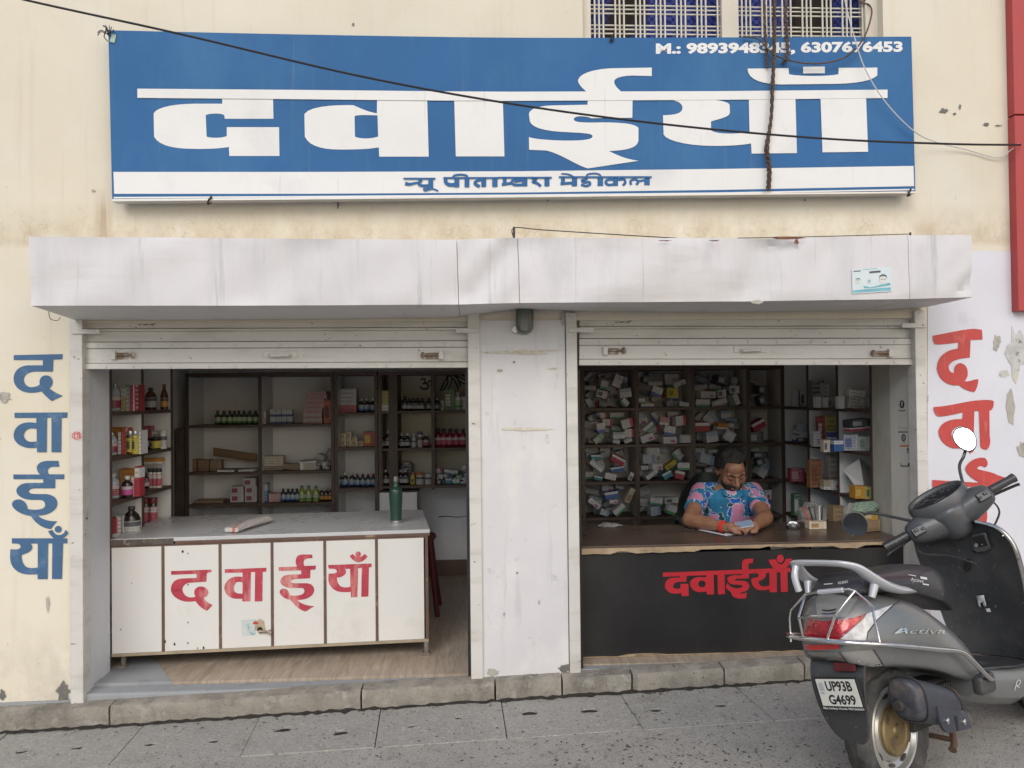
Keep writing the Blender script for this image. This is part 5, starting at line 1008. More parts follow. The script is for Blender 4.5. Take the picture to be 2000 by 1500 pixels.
MN = news_mat(); dirn = (b_-a_).normalized(); side = Vector((-dirn.y, dirn.x, 0)); rings = []
for k in range(9):
    t_ = k/8; c_ = a_.lerp(b_, t_); rr = .026+.006*t_; rings.append([c_+side*(math.cos(q_)*rr*1.75)+Vector((0, 0, math.sin(q_)*rr*.62-.006+(.004*math.sin(3*q_+k)))) for q_ in [2*math.pi*j/14 for j in range(14)]])
MB().loft(rings).build('roll', MN, np_, smooth=True)
c_ = PZ(452, 1038, ZT1+.002); MB().add([c_+Vector((-.03, .0, .0)), c_+Vector((.07, -.015, .0)), c_+Vector((.09, .06, .035)), c_+Vector((.0, .07, .03))], [(0, 1, 2, 3)]).build('loose_sheet', MN, np_, fix=False)
# red plastic stool behind the counter end
rc = thing('plastic_stool', 'red plastic stool half hidden behind the end of the white counter', 'stool', (-.44, 1.42, 0))
M_rp = pm('red_plastic', (.11, .014, .014), .4, .1, 5)
MB().lathe([(.14, .52), (.155, .54), (.15, .56), (.05, .562)], 20, (-.44, 1.42, 0)).build('seat', M_rp, rc, smooth=True, ang=50)
for x_, y_ in ((-1, -1), (1, -1), (-1, 1), (1, 1)): MB().tube(smooth2([(-.44+x_*.105, 1.42+y_*.105, .54), (-.44+x_*.125, 1.42+y_*.125, .35), (-.44+x_*.165, 1.42+y_*.165, 0)], 3), .018, 8).build('leg', M_rp, rc, smooth=True)

# ---------------- black counter
ct2 = thing('counter', 'black fronted counter with worn brown top where the man sits', 'counter', (1.55, .5, .05))
def blk():
    t = NT('black_laminate'); c = t.coord('Object'); n = t.noise(c, 2.2, 5); n2 = t.noise(t.coord('Object', (6, 1, 1)), 14, 3)
    col = t.mix(t.ramp(n, .35, .7), (.010, .010, .011), (.024, .024, .025)); col = t.mix(t.math('MULTIPLY', t.ramp(n2, .62, .78), .4), col, (.06, .06, .06)); return t.fin(col, .38)
M_blk = blk(); M_btop = pm('brown_counter_top', (.085, .058, .045), .3, .25, 5, [((.14, .10, .075), 8, .56, .7, (.5, 2, 1))])
M_ply = pm('worn_ply_edge', (.36, .27, .17), .7, .25, 12, [((.14, .10, .07), 9, .56, .66, (.5, 1, 1)), ((.46, .38, .26), 20, .6, .7, (1, 1, 1))])
DA, DB = Vector((.583, .150, 0)), Vector((2.54, .175, 0)); dd = (DB-DA).normalized(); dn = Vector((dd.y, -dd.x, 0)); Ld = (DB-DA).length
ZF, ZT2 = .05, .70
PDf = lambda px, py, off=0: plane_hit(px, py, DA+dn*off, dn)
Pd = lambda s_, o, z: DA+dd*s_+dn*o+Vector((0, 0, z))
random.seed(12)
nb2 = 26; bott = [(Ld*k/nb2, ZF+.008+(.012 if 4 <= k <= 6 else .0)+random.uniform(0, .006)) for k in range(nb2+1)]
MB().poly([bott+[(Ld, ZT2-.05), (0, ZT2-.05)]], lambda s_, z: Pd(s_, 0, z), dn*-.015).build('front_panel', M_blk, ct2)
MB().poly([[(Ld*k/nb2, ZF+.001+random.uniform(0, .002)) for k in range(nb2+1)]+[(Ld*k/nb2, ZF+.03) for k in range(nb2, -1, -1)]], lambda s_, z: Pd(s_, -.004, z), dn*-.010).build('front_core', M_ply, ct2)
MB().hexa([Pd(s_, o, z) for z in (ZT2-.024, ZT2) for s_, o in ((0, .02), (Ld, .02), (Ld, -.65), (0, -.65))]).build('top', M_btop, ct2, bevel=.002)
up_ = [(Ld*k/40, ZT2-.012) for k in range(41)]
lo_ = []
for k in range(40, -1, -1):
    s_ = Ld*k/40; f_ = s_/Ld; z = ZT2-.030
    if f_ < .37: z = ZT2-.044
    if .10 < f_ < .17: z = ZT2-.034
    if .55 < f_ < .62: z = ZT2-.024
    if .78 < f_ < .86: z = ZT2-.044
    lo_.append((s_, z+random.uniform(-.003, .003)))
MB().poly([up_+lo_], lambda s_, z: Pd(s_, .0225, z), dn*-.012).build('worn_edge', M_ply, ct2)
for s0, s1 in ((.02, .06), (Ld-.06, Ld-.02)): MB().hexa([Pd(s_, o, z) for z in (ZF, ZT2-.025) for s_, o in ((s0, -.016), (s1, -.016), (s1, -.6), (s0, -.6))]).build('end_panel', M_blk, ct2)
R5 = lambda x, y: (1280+.14*x, 1080+.14*y)
M_vred = pm('red_cut_vinyl', (.44, .018, .03), .4, .06, 5)
rc_paths = ["M 105,275 L 1885,207 L 1887,265 L 105,332 Z",
 "M 345,310 L 437,308 L 432,400 L 330,402 C 270,410 245,440 248,470 C 260,505 310,505 350,490 L 350,432 L 460,430 L 465,598 L 372,602 L 360,555 C 320,570 260,572 220,560 C 160,540 130,490 133,440 C 145,380 190,350 250,345 L 345,345 Z",
 "M 710,295 L 812,292 L 820,578 L 720,580 L 712,535 C 660,550 590,550 550,530 C 500,500 480,450 485,410 C 500,360 560,335 620,335 L 708,340 Z",
 "M 865,285 L 965,282 L 972,572 L 872,577 Z", "M 1215,240 C 1205,180 1200,130 1225,100 C 1250,80 1300,80 1365,80 L 1360,140 L 1310,145 C 1290,165 1295,200 1307,240 Z",
 "M 1205,262 L 1307,260 L 1305,355 L 1160,358 C 1110,360 1100,375 1115,385 C 1140,392 1200,385 1240,390 C 1300,400 1315,450 1312,475 C 1300,525 1240,550 1180,552 C 1190,575 1230,575 1272,548 L 1270,630 C 1200,640 1120,640 1090,610 C 1060,580 1055,555 1050,540 C 1010,520 985,490 985,470 L 1003,415 C 1030,470 1090,492 1140,492 C 1200,490 1225,470 1210,452 C 1180,435 1090,450 1050,430 C 1010,405 1000,370 1005,350 C 1020,320 1080,310 1130,310 L 1205,312 Z",
 "M 1340,262 C 1400,265 1450,290 1440,325 C 1420,350 1350,340 1340,365 C 1330,420 1370,490 1430,515 C 1480,525 1540,520 1590,505 L 1597,548 L 1697,548 L 1692,255 L 1588,258 L 1592,450 C 1560,470 1490,475 1460,450 C 1440,420 1435,395 1460,385 C 1500,375 1545,340 1545,300 L 1545,262 Z",
 "M 1742,255 L 1840,250 L 1848,543 L 1750,545 Z", "M 1580,95 L 1685,88 C 1690,180 1800,190 1815,85 L 1908,75 C 1890,140 1850,190 1820,220 L 1660,225 C 1620,190 1590,140 1580,95 Z"]
for i, d_ in enumerate(rc_paths):
    lp_ = path(d_)
    if i == 2: lp_.append(ell(650, 432, 52, 48))
    MB().poly(lp_, lambda a, b: PDf(*R5(a, b), .0012+.0004*i)).build('letter', M_vred, ct2, fix=False)
MB().poly([ell(1742, 80, 50, 58)], lambda a, b: PDf(*R5(a, b), .0052)).build('letter', M_vred, ct2, fix=False)
# things on the black counter
pd_ = thing('notebook', 'open dark notebook with white pages on the black counter before the man', 'notebook', PZ(1410, 1042, ZT2))
cq = lambda px, py, dz: PZ(px, py, ZT2+dz)
MB().hexa([cq(1362, 1036, .001), cq(1418, 1048, .001), cq(1466, 1040, .001), cq(1440, 1030, .001), cq(1362, 1035, .008), cq(1418, 1046.5, .008), cq(1465, 1039, .008), cq(1440, 1029, .008)]).build('pages', pm('paper_white', (.62, .62, .68), .7, .04), pd_)
MB().hexa([cq(1364, 1032, .0085), cq(1414, 1043, .0085), cq(1424, 1036, .0085), cq(1390, 1029, .0085), cq(1364, 1031, .012), cq(1414, 1042, .012), cq(1424, 1035, .012), cq(1390, 1028, .012)]).build('cover', pm('notebook_cover', (.02, .022, .035), .5, .1), pd_)
MB().add([cq(1416, 1041, .0095), cq(1461, 1039, .0095), cq(1452, 1031, .0125), cq(1424, 1033, .0105)], [(0, 1, 2, 3)]).build('loose_page', pm('paper_white', (.62, .62, .68), .7, .04), pd_, fix=False)
gp_ = PZ(1549, 1034, ZT2); gl = thing('glass_paperweight', 'clear glass paperweight dome on the black counter', 'paperweight', gp_)
tg = NT('clear_glass'); tg.b.inputs['Transmission Weight'].default_value = 1; tg.b.inputs['IOR'].default_value = 1.45
MB().lathe([(.036, .0008), (.041, .006), (.041, .018), (.034, .034), (.018, .046), (.004, .05)], 18, gp_).build('dome', tg.fin((.9, .92, .92), .05), gl, smooth=True)
sp_ = PZ(1340, 1040, ZT2); sg = thing('spectacles', 'folded dark spectacles on the black counter left of the notebook', 'spectacles', sp_)
for dx in (-.028, .028): MB().tube([(sp_.x+dx+.022*math.cos(k*.5236), sp_.y+.004, sp_.z+.018+.016*math.sin(k*.5236)) for k in range(12)], .0022, 6, closed=True).build('rim', MC_d, sg, smooth=True)
MB().tube([(sp_.x-.05, sp_.y+.006, sp_.z+.02), (sp_.x+.05, sp_.y+.02, sp_.z+.004)], .0022, 6).build('temple', MC_d, sg); MB().tube([(sp_.x+.05, sp_.y+.006, sp_.z+.02), (sp_.x-.04, sp_.y+.03, sp_.z+.004)], .0022, 6).build('temple', MC_d, sg)
cr_ = PZ(1190, 1030, ZT2); bag((cr_.x, cr_.y+.02, ZT2+.001), (.07, .04, .012), 'crumpled foil scraps on the black counter near the pillar', pm('grey_scraps', (.25, .25, .25), .5, .3, 30), 9)
# payment stickers on the right reveal (the square codes are left blank)
XS = XR-.0015; PSt = lambda a, b, k: PX(a, b, XS-.0006*k)
Sq = lambda x, y: (1720+x*.1133, 760+y*.1133)
def reveal_sticker(label, pts_list):
    a0 = PSt(*Sq(380, 500), 0); r = thing('payment_sticker', label, 'sticker', PSt(*Sq(*pts_list[0]), 0)); return r
M_stp = pm('sticker_paper', (.60, .58, .55), .6, .03); M_sti = pm('sticker_ink', (.025, .02, .025), .6, .1); M_sto = pm('sticker_orange', (.52, .22, .12), .6, .1)
s1 = reveal_sticker('upper payment sticker with round black emblem on the right reveal', [(380, 650)])
MB().poly([[(300, 160), (450, 160), (470, 690), (305, 690)]], lambda a, b: PSt(*Sq(a, b), 1)).build('paper', M_stp, s1, fix=False); MB().poly([ell(368, 262, 42, 70)], lambda a, b: PSt(*Sq(a, b), 2)).build('emblem', M_sti, s1, fix=False)
for i, (p_, w_) in enumerate((([(352, 235), (385, 235)], 14), ([(372, 215), (368, 250), (372, 300)], 12), ([(355, 240), (360, 280), (376, 285)], 9))): MB().stroke(p_, w_, lambda a, b: PSt(*Sq(a, b), 3+.2*i)).build('emblem_mark', M_stp, s1, fix=False)
t_ = MB(); add_text(t_, 'PhonePe', [PSt(*Sq(*c), 2) for c in ((320, 385), (430, 385), (430, 350), (320, 350))], .01); t_.build('lettering', M_sti, s1, fix=False)
MB().poly([rect(318, 655, 450, 664)], lambda a, b: PSt(*Sq(a, b), 2)).build('line', pm('sticker_grey', (.3, .3, .3), .6, .1), s1, fix=False)
s2 = reveal_sticker('lower payment sticker with orange band on the right reveal', [(390, 1330)])
MB().poly([[(302, 728), (470, 730), (500, 1335), (345, 1332)]], lambda a, b: PSt(*Sq(a, b), 1)).build('paper', M_stp, s2, fix=False); MB().poly([rect(303, 730, 472, 748)], lambda a, b: PSt(*Sq(a, b), 2)).build('line', M_sti, s2, fix=False); MB().poly([ell(395, 836, 38, 64), ell(395, 836, 20, 40)], lambda a, b: PSt(*Sq(a, b), 2)).build('emblem', M_sti, s2, fix=False); MB().stroke([(390, 810), (398, 862)], 12, lambda a, b: PSt(*Sq(a, b), 2.4), 0).build('emblem_mark', M_sti, s2, fix=False)
MB().poly([rect(330, 962, 485, 995)], lambda a, b: PSt(*Sq(a, b), 2)).build('band', M_sto, s2, fix=False); MB().poly([rect(360, 918, 430, 932)], lambda a, b: PSt(*Sq(a, b), 2)).build('line', pm('sticker_grey', (.3, .3, .3), .6, .1), s2, fix=False); MB().poly([ell(466, 1060, 18, 48), ell(466, 1070, 9, 28)], lambda a, b: PSt(*Sq(a, b), 2)).build('emblem', M_sti, s2, fix=False)
MB().poly([[(345, 1270), (352, 1270), (356, 1318), (470, 1318), (470, 1275), (515, 1275), (515, 1332), (345, 1332)]], lambda a, b: PSt(*Sq(a, b), 2)).build('base_mark', M_sti, s2, fix=False)
# ink drawings on the cream back wall of the left bay
ink = pm('black_ink', (.02, .018, .018), .8, .1); I8 = lambda x, y: PY(560+x/4.166, 700+y/4.166, YBL-.0075)
for i, (p_, w_) in enumerate((([(1090, 175), (1120, 165), (1125, 200), (1105, 205), (1140, 205), (1150, 240), (1110, 250), (1085, 225)], 13), ([(1150, 200), (1165, 180), (1178, 195), (1170, 225)], 12), ([(1098, 140), (1105, 145)], 10))): MB().stroke(p_, w_, lambda a, b: I8(a, b)-Vector((0, .0006*i, 0))).build('ink_mark', ink, uR, fix=False)
for i, (p_, w_) in enumerate((([(1250, 265), (1290, 180), (1330, 130)], 10), ([(1300, 140), (1310, 200), (1270, 260)], 10), ([(1330, 140), (1370, 190), (1400, 250)], 11), ([(1350, 135), (1395, 170), (1415, 230)], 11), ([(1375, 140), (1420, 160), (1455, 175)], 12), ([(1400, 180), (1440, 205), (1460, 205)], 10), ([(1310, 260), (1340, 200), (1345, 150)], 8), ([(1420, 140), (1460, 150)], 12))): MB().stroke(p_, w_, lambda a, b: I8(a, b)-Vector((0, .002+.0006*i, 0))).build('ink_mark', ink, uR, fix=False)
MB().stroke([(1235, 1290), (1300, 1284), (1380, 1292), (1465, 1285)], (9, 4), lambda a, b: PY(560+a/4.166, 700+b/4.166, YBL-.0015)).build('wall_crack', ink, bld, fix=False)
# white lower cupboard standing under the cream wall shelves
cu = thing('low_cupboard', 'white low cupboard with dark edges under the cream wall shelf', 'cupboard', (-.62, 2.3, 0))
MB().box((-.80, 2.16, .0), (-.47, 2.50, .78)).build('body', M_lam, cu, bevel=.003)
for x_ in (-.80, -.47): MB().box((x_-.01, 2.145, .0), (x_+.01, 2.159, .79)).build('edge_strip', M_wood, cu)
# ================================================================ parked scooter
from mathutils.bvhtree import BVHTree
SA = Matrix(((.8864638, -.5609471, -.0449469), (.5608035, .8736233, .1574223), (-.0467037, -.1569100, 1.0371586)))
SO = Vector((1.759237, -1.285585, -.024769)) + SA @ Vector((-.12, 0, .03))
SAI = SA.inverted(); SCL = SAI @ (CC-SO)
def SV(px, py, ax, val):          # pixel -> scooter coordinates on the plane axis ax = val (x forward, y left, z up)
    d = SAI @ ray(px, py); return SCL + d*((val-SCL[ax])/d[ax])
sc = bpy.data.objects.new('scooter', None); COL.objects.link(sc)
sc.matrix_world = Matrix.Translation(SO) @ SA.to_4x4()
tag(sc, 'grey scooter parked on its stand at right, seen from behind', 'scooter')
def sb_(mb, name, mat, parent=None, **k): return mb.build(name, mat, parent or sc, local=True, **k)
def part(name, parent=None):
    e = bpy.data.objects.new(name, None); COL.objects.link(e); e.parent = parent or sc; return e
def flake(name, col, rough, metal, dust=.25):
    t = NT(name); c = t.coord('Object'); n = t.noise(c, 5, 5, .6); n2 = t.noise(t.coord('Object', (1, 1, 1)), 60, 3)
    d = t.math('MULTIPLY', t.ramp(n, .42, .75), dust); cc = t.mix(d, col, (.34, .33, .31)); cc = t.mix(t.math('MULTIPLY', t.ramp(n2, .66, .72), .35), cc, (.4, .39, .37))
    t.b.inputs['Coat Weight'].default_value = .35; t.b.inputs['Coat Roughness'].default_value = .15
    return t.fin(cc, t.math('ADD', t.math('MULTIPLY', n, .2), rough-.1), metal)
S_grey = flake('scooter_grey_paint', (.19, .195, .195), .34, .45); S_grey2 = flake('scooter_tail_paint', (.27, .265, .255), .4, .4)
S_blk = flake('scooter_black_plastic', (.030, .032, .035), .5, 0, .12); S_cov = flake('scooter_dark_grey_plastic', (.062, .066, .072), .48, 0, .10)
S_seat = flake('scooter_seat_vinyl', (.020, .021, .026), .45, 0, .07); S_rail = flake('scooter_rail_silver', (.56, .57, .60), .35, .25, .1)
S_chr = pm('chrome', (.68, .68, .67), .2, .08, 20, [((.35, .33, .30), 30, .62, .7, (1, 1, 1))], metal=1.0)
S_tyre = flake('tyre_rubber', (.022, .021, .020), .8, 0, .35); S_rim = flake('rim_silver', (.50, .49, .46), .35, .7, .3); S_hub = pm('hub_bronze', (.26, .19, .09), .5, .25, 12, [((.12, .085, .05), 10, .5, .65, (1, 1, 1))], metal=.5)
S_muf = pm('muffler_blue_black', (.060, .064, .082), .5, .2, 10, [((.16, .14, .13), 9, .52, .68, (1, 1, 1)), ((.30, .27, .25), 45, .68, .73, (1, 1, 1))], (40, .15, .003), metal=.2)
S_iron = pm('greasy_iron', (.045, .042, .04), .7, .3, 14, [((.14, .08, .045), 14, .56, .7, (1, 1, 1))], (50, .4, .004))
def lens(name, col, tr):
    t = NT(name); t.b.inputs['Transmission Weight'].default_value = tr; t.b.inputs['Coat Weight'].default_value = .6
    w_ = t.n('ShaderNodeTexVoronoi'); w_.inputs['Scale'].default_value = 60; t.l(t.coord('Object'), w_.inputs['Vector']); t.bump(w_.outputs['Distance'], .5, .004)
    n = t.noise(t.coord('Object'), 22, 3); return t.fin(t.mix(t.ramp(n, .35, .65), tuple(c*.55 for c in col), col), .16)
S_red = lens('tail_red', (.42, .012, .025), .1); S_redb = lens('tail_bright_red', (.68, .02, .02), .1); S_clr = lens('indicator_clear', (.80, .79, .77), .15)
S_white = pm('white_print', (.62, .62, .60), .5, .06); S_ink = pm('plate_ink', (.015, .015, .015), .6, .1)
def tab(T, x):
    for (a, b), (c, d) in zip(T, T[1:]):
        if x <= c: return b+(d-b)*max(0., min(1., (x-a)/(c-a)))
    return T[-1][1]
def loft_sym(xs, half):            # half(x) -> list of (y>=0, z) from top centre to bottom centre
    R = []
    for x in xs:
        h = half(x); R.append([(x, y, z) for y, z in h]+[(x, -y, z) for y, z in h[::-1] if y > 1e-6])
    return MB().loft(R)
# ---- wheels
def wheel(name, c, rt, M=None):
    w_ = part(name); M = M or Matrix.Identity(3); c = Vector(c); T = lambda x, y, z: c + M @ Vector((x, y, z))
    prof = [(rt-.066, .030), (rt-.055, .043), (rt-.03, .047), (rt-.012, .043), (rt-.003, .030), (rt, .012), (rt, 0), (rt, -.012), (rt-.003, -.030), (rt-.012, -.043), (rt-.03, -.047), (rt-.055, -.043), (rt-.066, -.030)]
    n = 132; tm = MB(); b = []
    for k in range(n):
        a = 2*math.pi*k/n; ring_ = []
        for j, (r, y) in enumerate(prof):
            gr = (3 <= j <= 5 and (k+2*j) % 11 in (0, 1)) or (7 <= j <= 9 and (k-2*j+30) % 11 in (0, 1)) or j == 6
            rr = r-(.005 if gr else 0); ring_.append(T(rr*math.cos(a), y, rr*math.sin(a)))
        b.append(ring_)
    tm.loft(b+[b[0]], cap=False, closed=False); sb_(tm, 'tyre', S_tyre, w_, smooth=True, ang=30)
    MY = M @ Matrix.Rotation(R_(90), 3, 'X')      # lathe z -> -y (towards the right-hand side)
    sb_(MB().lathe([(rt-.085, -.03), (rt-.070, -.032), (rt-.068, .03), (rt-.078, .036), (rt-.086, .034), (rt-.094, .018), (rt-.112, .010), (rt-.128, .022), (.05, .026)], 44, c, MY), 'rim', S_rim, w_, smooth=True, ang=30)
    for k in range(9):
        a = 2*math.pi*k/9+.3; ct = T((rt-.104)*math.cos(a), -.0155, (rt-.104)*math.sin(a)); tx = M @ Vector((-math.sin(a), 0, math.cos(a))); nr = M @ Vector((math.cos(a), 0, math.sin(a)))
        sb_(MB().poly([ell(0, 0, .020, .0075, 12)], lambda u, v: ct+tx*u+nr*v+M @ Vector((0, -.004, 0)), M @ Vector((0, .003, 0))), 'rim_slot', S_iron, w_)
    sb_(MB().lathe([(.088, .020), (.090, .034), (.084, .040), (.066, .041), (.060, .037), (.026, .038), (.020, .045), (.008, .045)], 32, c, MY), 'hub', S_hub, w_, smooth=True, ang=30)
    return w_
wheel('rear_wheel', (-.036, 0, .228), .226)
# ---- body shell
zt = [(-.37, .655), (-.34, .70), (-.29, .742), (-.2, .748), (-.1, .738), (.0, .715), (.1, .68), (.2, .622), (.34, .55), (.45, .455), (.5, .39)]
zb = [(-.37, .548), (-.34, .515), (-.29, .497), (-.187, .486), (-.05, .46), (.124, .42), (.25, .378), (.4, .335), (.5, .33)]
hw = [(-.37, .075), (-.34, .110), (-.29, .140), (-.2, .165), (-.1, .180), (.1, .185), (.25, .175), (.4, .150), (.5, .120)]
def bhalf(x):
    T, B_, W = tab(zt, x), tab(zb, x), tab(hw, x); h = T-B_
    return [(0, T+.004), (.45*W, T), (.78*W, T-.10*h), (.93*W, T-.32*h), (1.0*W, T-.62*h), (.985*W, T-.72*h), (.96*W, T-.9*h), (.88*W, B_), (.5*W, B_+.01), (0, B_+.01)]
body = sb_(loft_sym([-.37, -.362, -.34, -.315, -.29, -.24, -.18, -.1, 0, .1, .18, .26, .34, .4, .45, .485, .5], bhalf), 'body_shell', S_grey, smooth=True, ang=70, sub=2)
dg = bpy.context.evaluated_depsgraph_get(); dg.update()
def bvh_of(ob):
    e = ob.evaluated_get(bpy.context.evaluated_depsgraph_get()); m_ = e.to_mesh(); b_ = BVHTree.FromPolygons([v.co.copy() for v in m_.vertices], [tuple(p.vertices) for p in m_.polygons]); e.to_mesh_clear(); return b_
bv_body = bvh_of(body)
def decal(name, loops, bv, mat, off, mp=lambda x, y: (x, y), parent=None, maxlen=9, mirror=False, thick=None, fill=None):
    """a thin moulded piece lying on a body surface: outline -> points on that surface"""
    bm = bmesh.new()
    if fill is not None: vv, ff = fill
    else:
        tr_ = tessellate_polygon([[Vector((x, y, 0)) for x, y in l] for l in loops]); vv = [mp(*p_) for l in loops for p_ in l]; ff = tr_
    bvv = [bm.verts.new((x, y, 0)) for x, y in vv]
    for f in ff:
        try: bm.faces.new([bvv[i] for i in f])
        except ValueError: pass
    for _ in range(4):
        es = [e for e in bm.edges if e.calc_length() > maxlen]
        if not es: break
        bmesh.ops.subdivide_edges(bm, edges=es, cuts=1, use_grid_fill=False); bmesh.ops.triangulate(bm, faces=bm.faces)
    bad = []
    for v in bm.verts:
        d = (SAI @ ray(v.co.x, v.co.y)).normalized(); h = bv.ray_cast(SCL, d)
        if h[0] is None: h2 = bv.find_nearest(SV(v.co.x, v.co.y, 1, -.15)); p_, nn = h2[0], h2[1]
        else: p_, nn = h[0], h[1]
        if nn.dot(d) > 0: nn = -nn
        v.co = p_+nn*off
    if thick: 
        bmesh.ops.solidify(bm, geom=bm.faces, thickness=thick)
    if mirror:
        g_ = bmesh.ops.duplicate(bm, geom=bm.verts[:]+bm.edges[:]+bm.faces[:])['geom']
        for v in g_:
            if isinstance(v, bmesh.types.BMVert): v.co.y = -v.co.y
    me = bpy.data.meshes.new(name); bm.to_mesh(me); bm.free(); me.materials.append(mat)
    for p_ in me.polygons: p_.use_smooth = True
    o = bpy.data.objects.new(name, me); COL.objects.link(o); o.parent = parent or sc; return o
Z7 = lambda x, y: (1530+.16*x, 1080+.16*y); Z8 = lambda x, y: (1550+.16*x, 1260+.16*y); H6 = lambda x, y: (1640+.18*x, 820+.18*y); K1_ = lambda x, y: (1780+.16*x, 980+.16*y); K2_ = lambda x, y: (1780+.2134*x, 1180+.2133*y)
tl = part('tail_light')
decal('red_lens', path("M 310,812 L 530,835 L 850,795 L 1005,742 L 950,815 L 680,1055 L 255,1058 Z"), bv_body, S_red, .006, Z7, tl)
decal('red_lens_bright', path("M 610,850 L 760,830 L 960,775 L 900,850 L 700,985 L 640,960 L 700,905 L 600,935 Z"), bv_body, S_redb, .0085, Z7, tl)
decal('indicator_lens', path("M 1010,742 L 1320,642 L 1120,820 L 1015,960 L 1000,1062 L 690,1058 L 960,815 Z"), bv_body, S_clr, .006, Z7, tl)
decal('lower_red_strip', path("M 262,1120 L 690,1115 L 690,1168 L 300,1182 Z"), bv_body, S_redb, .004, Z7, tl)
decal('tail_panel', path("M 190,1195 L 700,1212 L 1080,1172 L 1235,1405 L 960,1410 L 790,1325 L 640,1300 L 340,1318 L 320,1385 Z"), bv_body, S_grey2, .003, Z7)
decal('panel_seam', path("M 680,1212 L 700,1212 L 790,1318 L 775,1320 Z"), bv_body, S_iron, .005, Z7); decal('panel_seam', path("M 1080,1172 L 1095,1170 L 1245,1402 L 1230,1406 Z"), bv_body, S_iron, .005, Z7)
decal('panel_seam', path("M 1010,960 L 1130,800 L 1330,640 L 1420,575 L 1415,590 L 1340,650 L 1145,815 L 1030,975 L 1015,1060 L 1000,1060 Z"), bv_body, S_iron, .004, Z7)
decal('tail_centre_cover', path("M 400,600 L 450,490 L 880,470 L 900,575 L 760,790 L 420,800 Z"), bv_body, S_grey2, .004, Z7)
for a_, b_ in ((700, 18), (742, 12)): decal('slot', path("M 478,%d L 560,%d L 655,%d L 640,%d L 560,%d L 490,%d Z" % (a_, a_+6, a_-12, a_+b_-8, a_+b_+4, a_+b_-2)), bv_body, S_ink, .006, Z7)
for l_ in ("M 470,250 L 560,318 L 545,318 L 480,272 Z", "M 540,335 L 640,412 L 618,408 L 548,350 Z"): decal('vent_slot', path(l_), bv_body, S_ink, .003, K2_)
# chrome model script on the side panel: raised lettering
def decal_text(name, s_, quad, bv, mat, off, parent=None, shear=0, bold=.0):
    v, f = text2d(s_, bold); a, b, c, d = [Vector(q_) for q_ in quad]
    P2 = [((a*(1-x)+b*x)*(1-y)+(d*(1-x)+c*x)*y) for x, y in v]; return decal(name, None, bv, mat, off, parent=parent, fill=([(p_.x, p_.y) for p_ in P2], f), maxlen=30)
decal_text('badge_lettering', 'Activa', [Z7(1335, 985), Z7(1960, 992), Z7(1990, 920), Z7(1400, 915)], bv_body, S_chr, .004, bold=.012); decal_text('badge_lettering', '3', [K2_(238, 255), K2_(262, 255), K2_(268, 232), K2_(245, 232)], bv_body, S_chr, .004)
decal('badge_lettering', path("M 1335,985 L 1420,920 L 1450,918 L 1400,960 L 1470,962 L 1380,985 Z"), bv_body, S_chr, .0045, Z7)
# ---- seat
sz = [(-.28, .765), (-.26, .792), (-.21, .812), (-.1, .808), (.07, .806), (.16, .808), (.28, .806), (.35, .782), (.40, .725), (.44, .64)]; sbm = [(-.28, .745), (-.1, .738), (.07, .712), (.2, .676), (.3, .650), (.43, .605)]; sw = [(-.28, .085), (-.24, .110), (-.15, .128), (0, .142), (.15, .142), (.3, .122), (.43, .080)]
def shalf(x):
    T, B_, W = tab(sz, x), tab(sbm, x), tab(sw, x); return [(0, T+.003), (.5*W, T), (.82*W, T-.012), (.97*W, T-.035), (W, (T+B_)/2-.008), (.97*W, B_), (.5*W, B_-.004), (0, B_-.004)]
seat = sb_(loft_sym([-.285, -.28, -.26, -.21, -.1, 0, .07, .16, .24, .3, .36, .4, .43, .435], shalf), 'seat', S_seat, smooth=True, ang=70, sub=2)
bv_seat = bvh_of(seat)
decal_text('seat_print', 'KURKI', [Z7(675, 390), Z7(790, 372), Z7(788, 342), Z7(672, 360)], bv_seat, S_white, .003, seat, bold=.02); decal('seat_print', path("M 500,382 L 605,374 L 605,386 L 500,394 Z"), bv_seat, S_white, .003, Z7, seat)
decal_text('seat_print', 'Activa', [Z7(1545, 345), Z7(1700, 365), Z7(1705, 325), Z7(1550, 305)], bv_seat, S_white, .003, seat); decal('seat_print', path("M 1520,268 L 1610,282 L 1612,292 L 1522,276 Z"), bv_seat, S_white, .003, Z7, seat); decal('seat_print', path("M 1665,290 L 1745,302 L 1745,330 L 1665,316 Z"), bv_seat, S_white, .003, Z7, seat); decal('seat_print', path("M 1690,370 L 1768,382 L 1766,398 L 1692,386 Z"), bv_seat, S_white, .003, Z7, seat)
# ---- grab rail
rh = [(.062, .128, .722), (-.03, .142, .738), (-.11, .146, .752), (-.185, .145, .776), (-.245, .138, .808), (-.295, .122, .843), (-.332, .096, .858), (-.345, .045, .862)]
rp = [(x, -y, z) for x, y, z in rh]+rh[::-1]
rs = [.004, .017, .022, .023, .021, .018, .015, .014, .014, .015, .018, .021, .023, .022, .017, .004]
rps = smooth2([p_+(r_,) for p_, r_ in zip(rp, rs)], 5)
sb_(MB().tube([p_[:3] for p_ in rps], [p_[3]*.72 for p_ in rps], 14, sx=1.9, up=(0, 0, 1)), 'grab_rail', S_rail, smooth=True)
sb_(MB().tube(smooth2([(-.330, .098, .856), (-.345, .102, .81), (-.338, .096, .757)], 4), [.013]*9, 10), 'rail_strut', S_rail, smooth=True)
for s_ in (-1, 1): sb_(MB().tube([(-.215, s_*.138, .79), (-.235, s_*.128, .735)], [.017, .012], 10), 'rail_strut', S_rail, smooth=True)
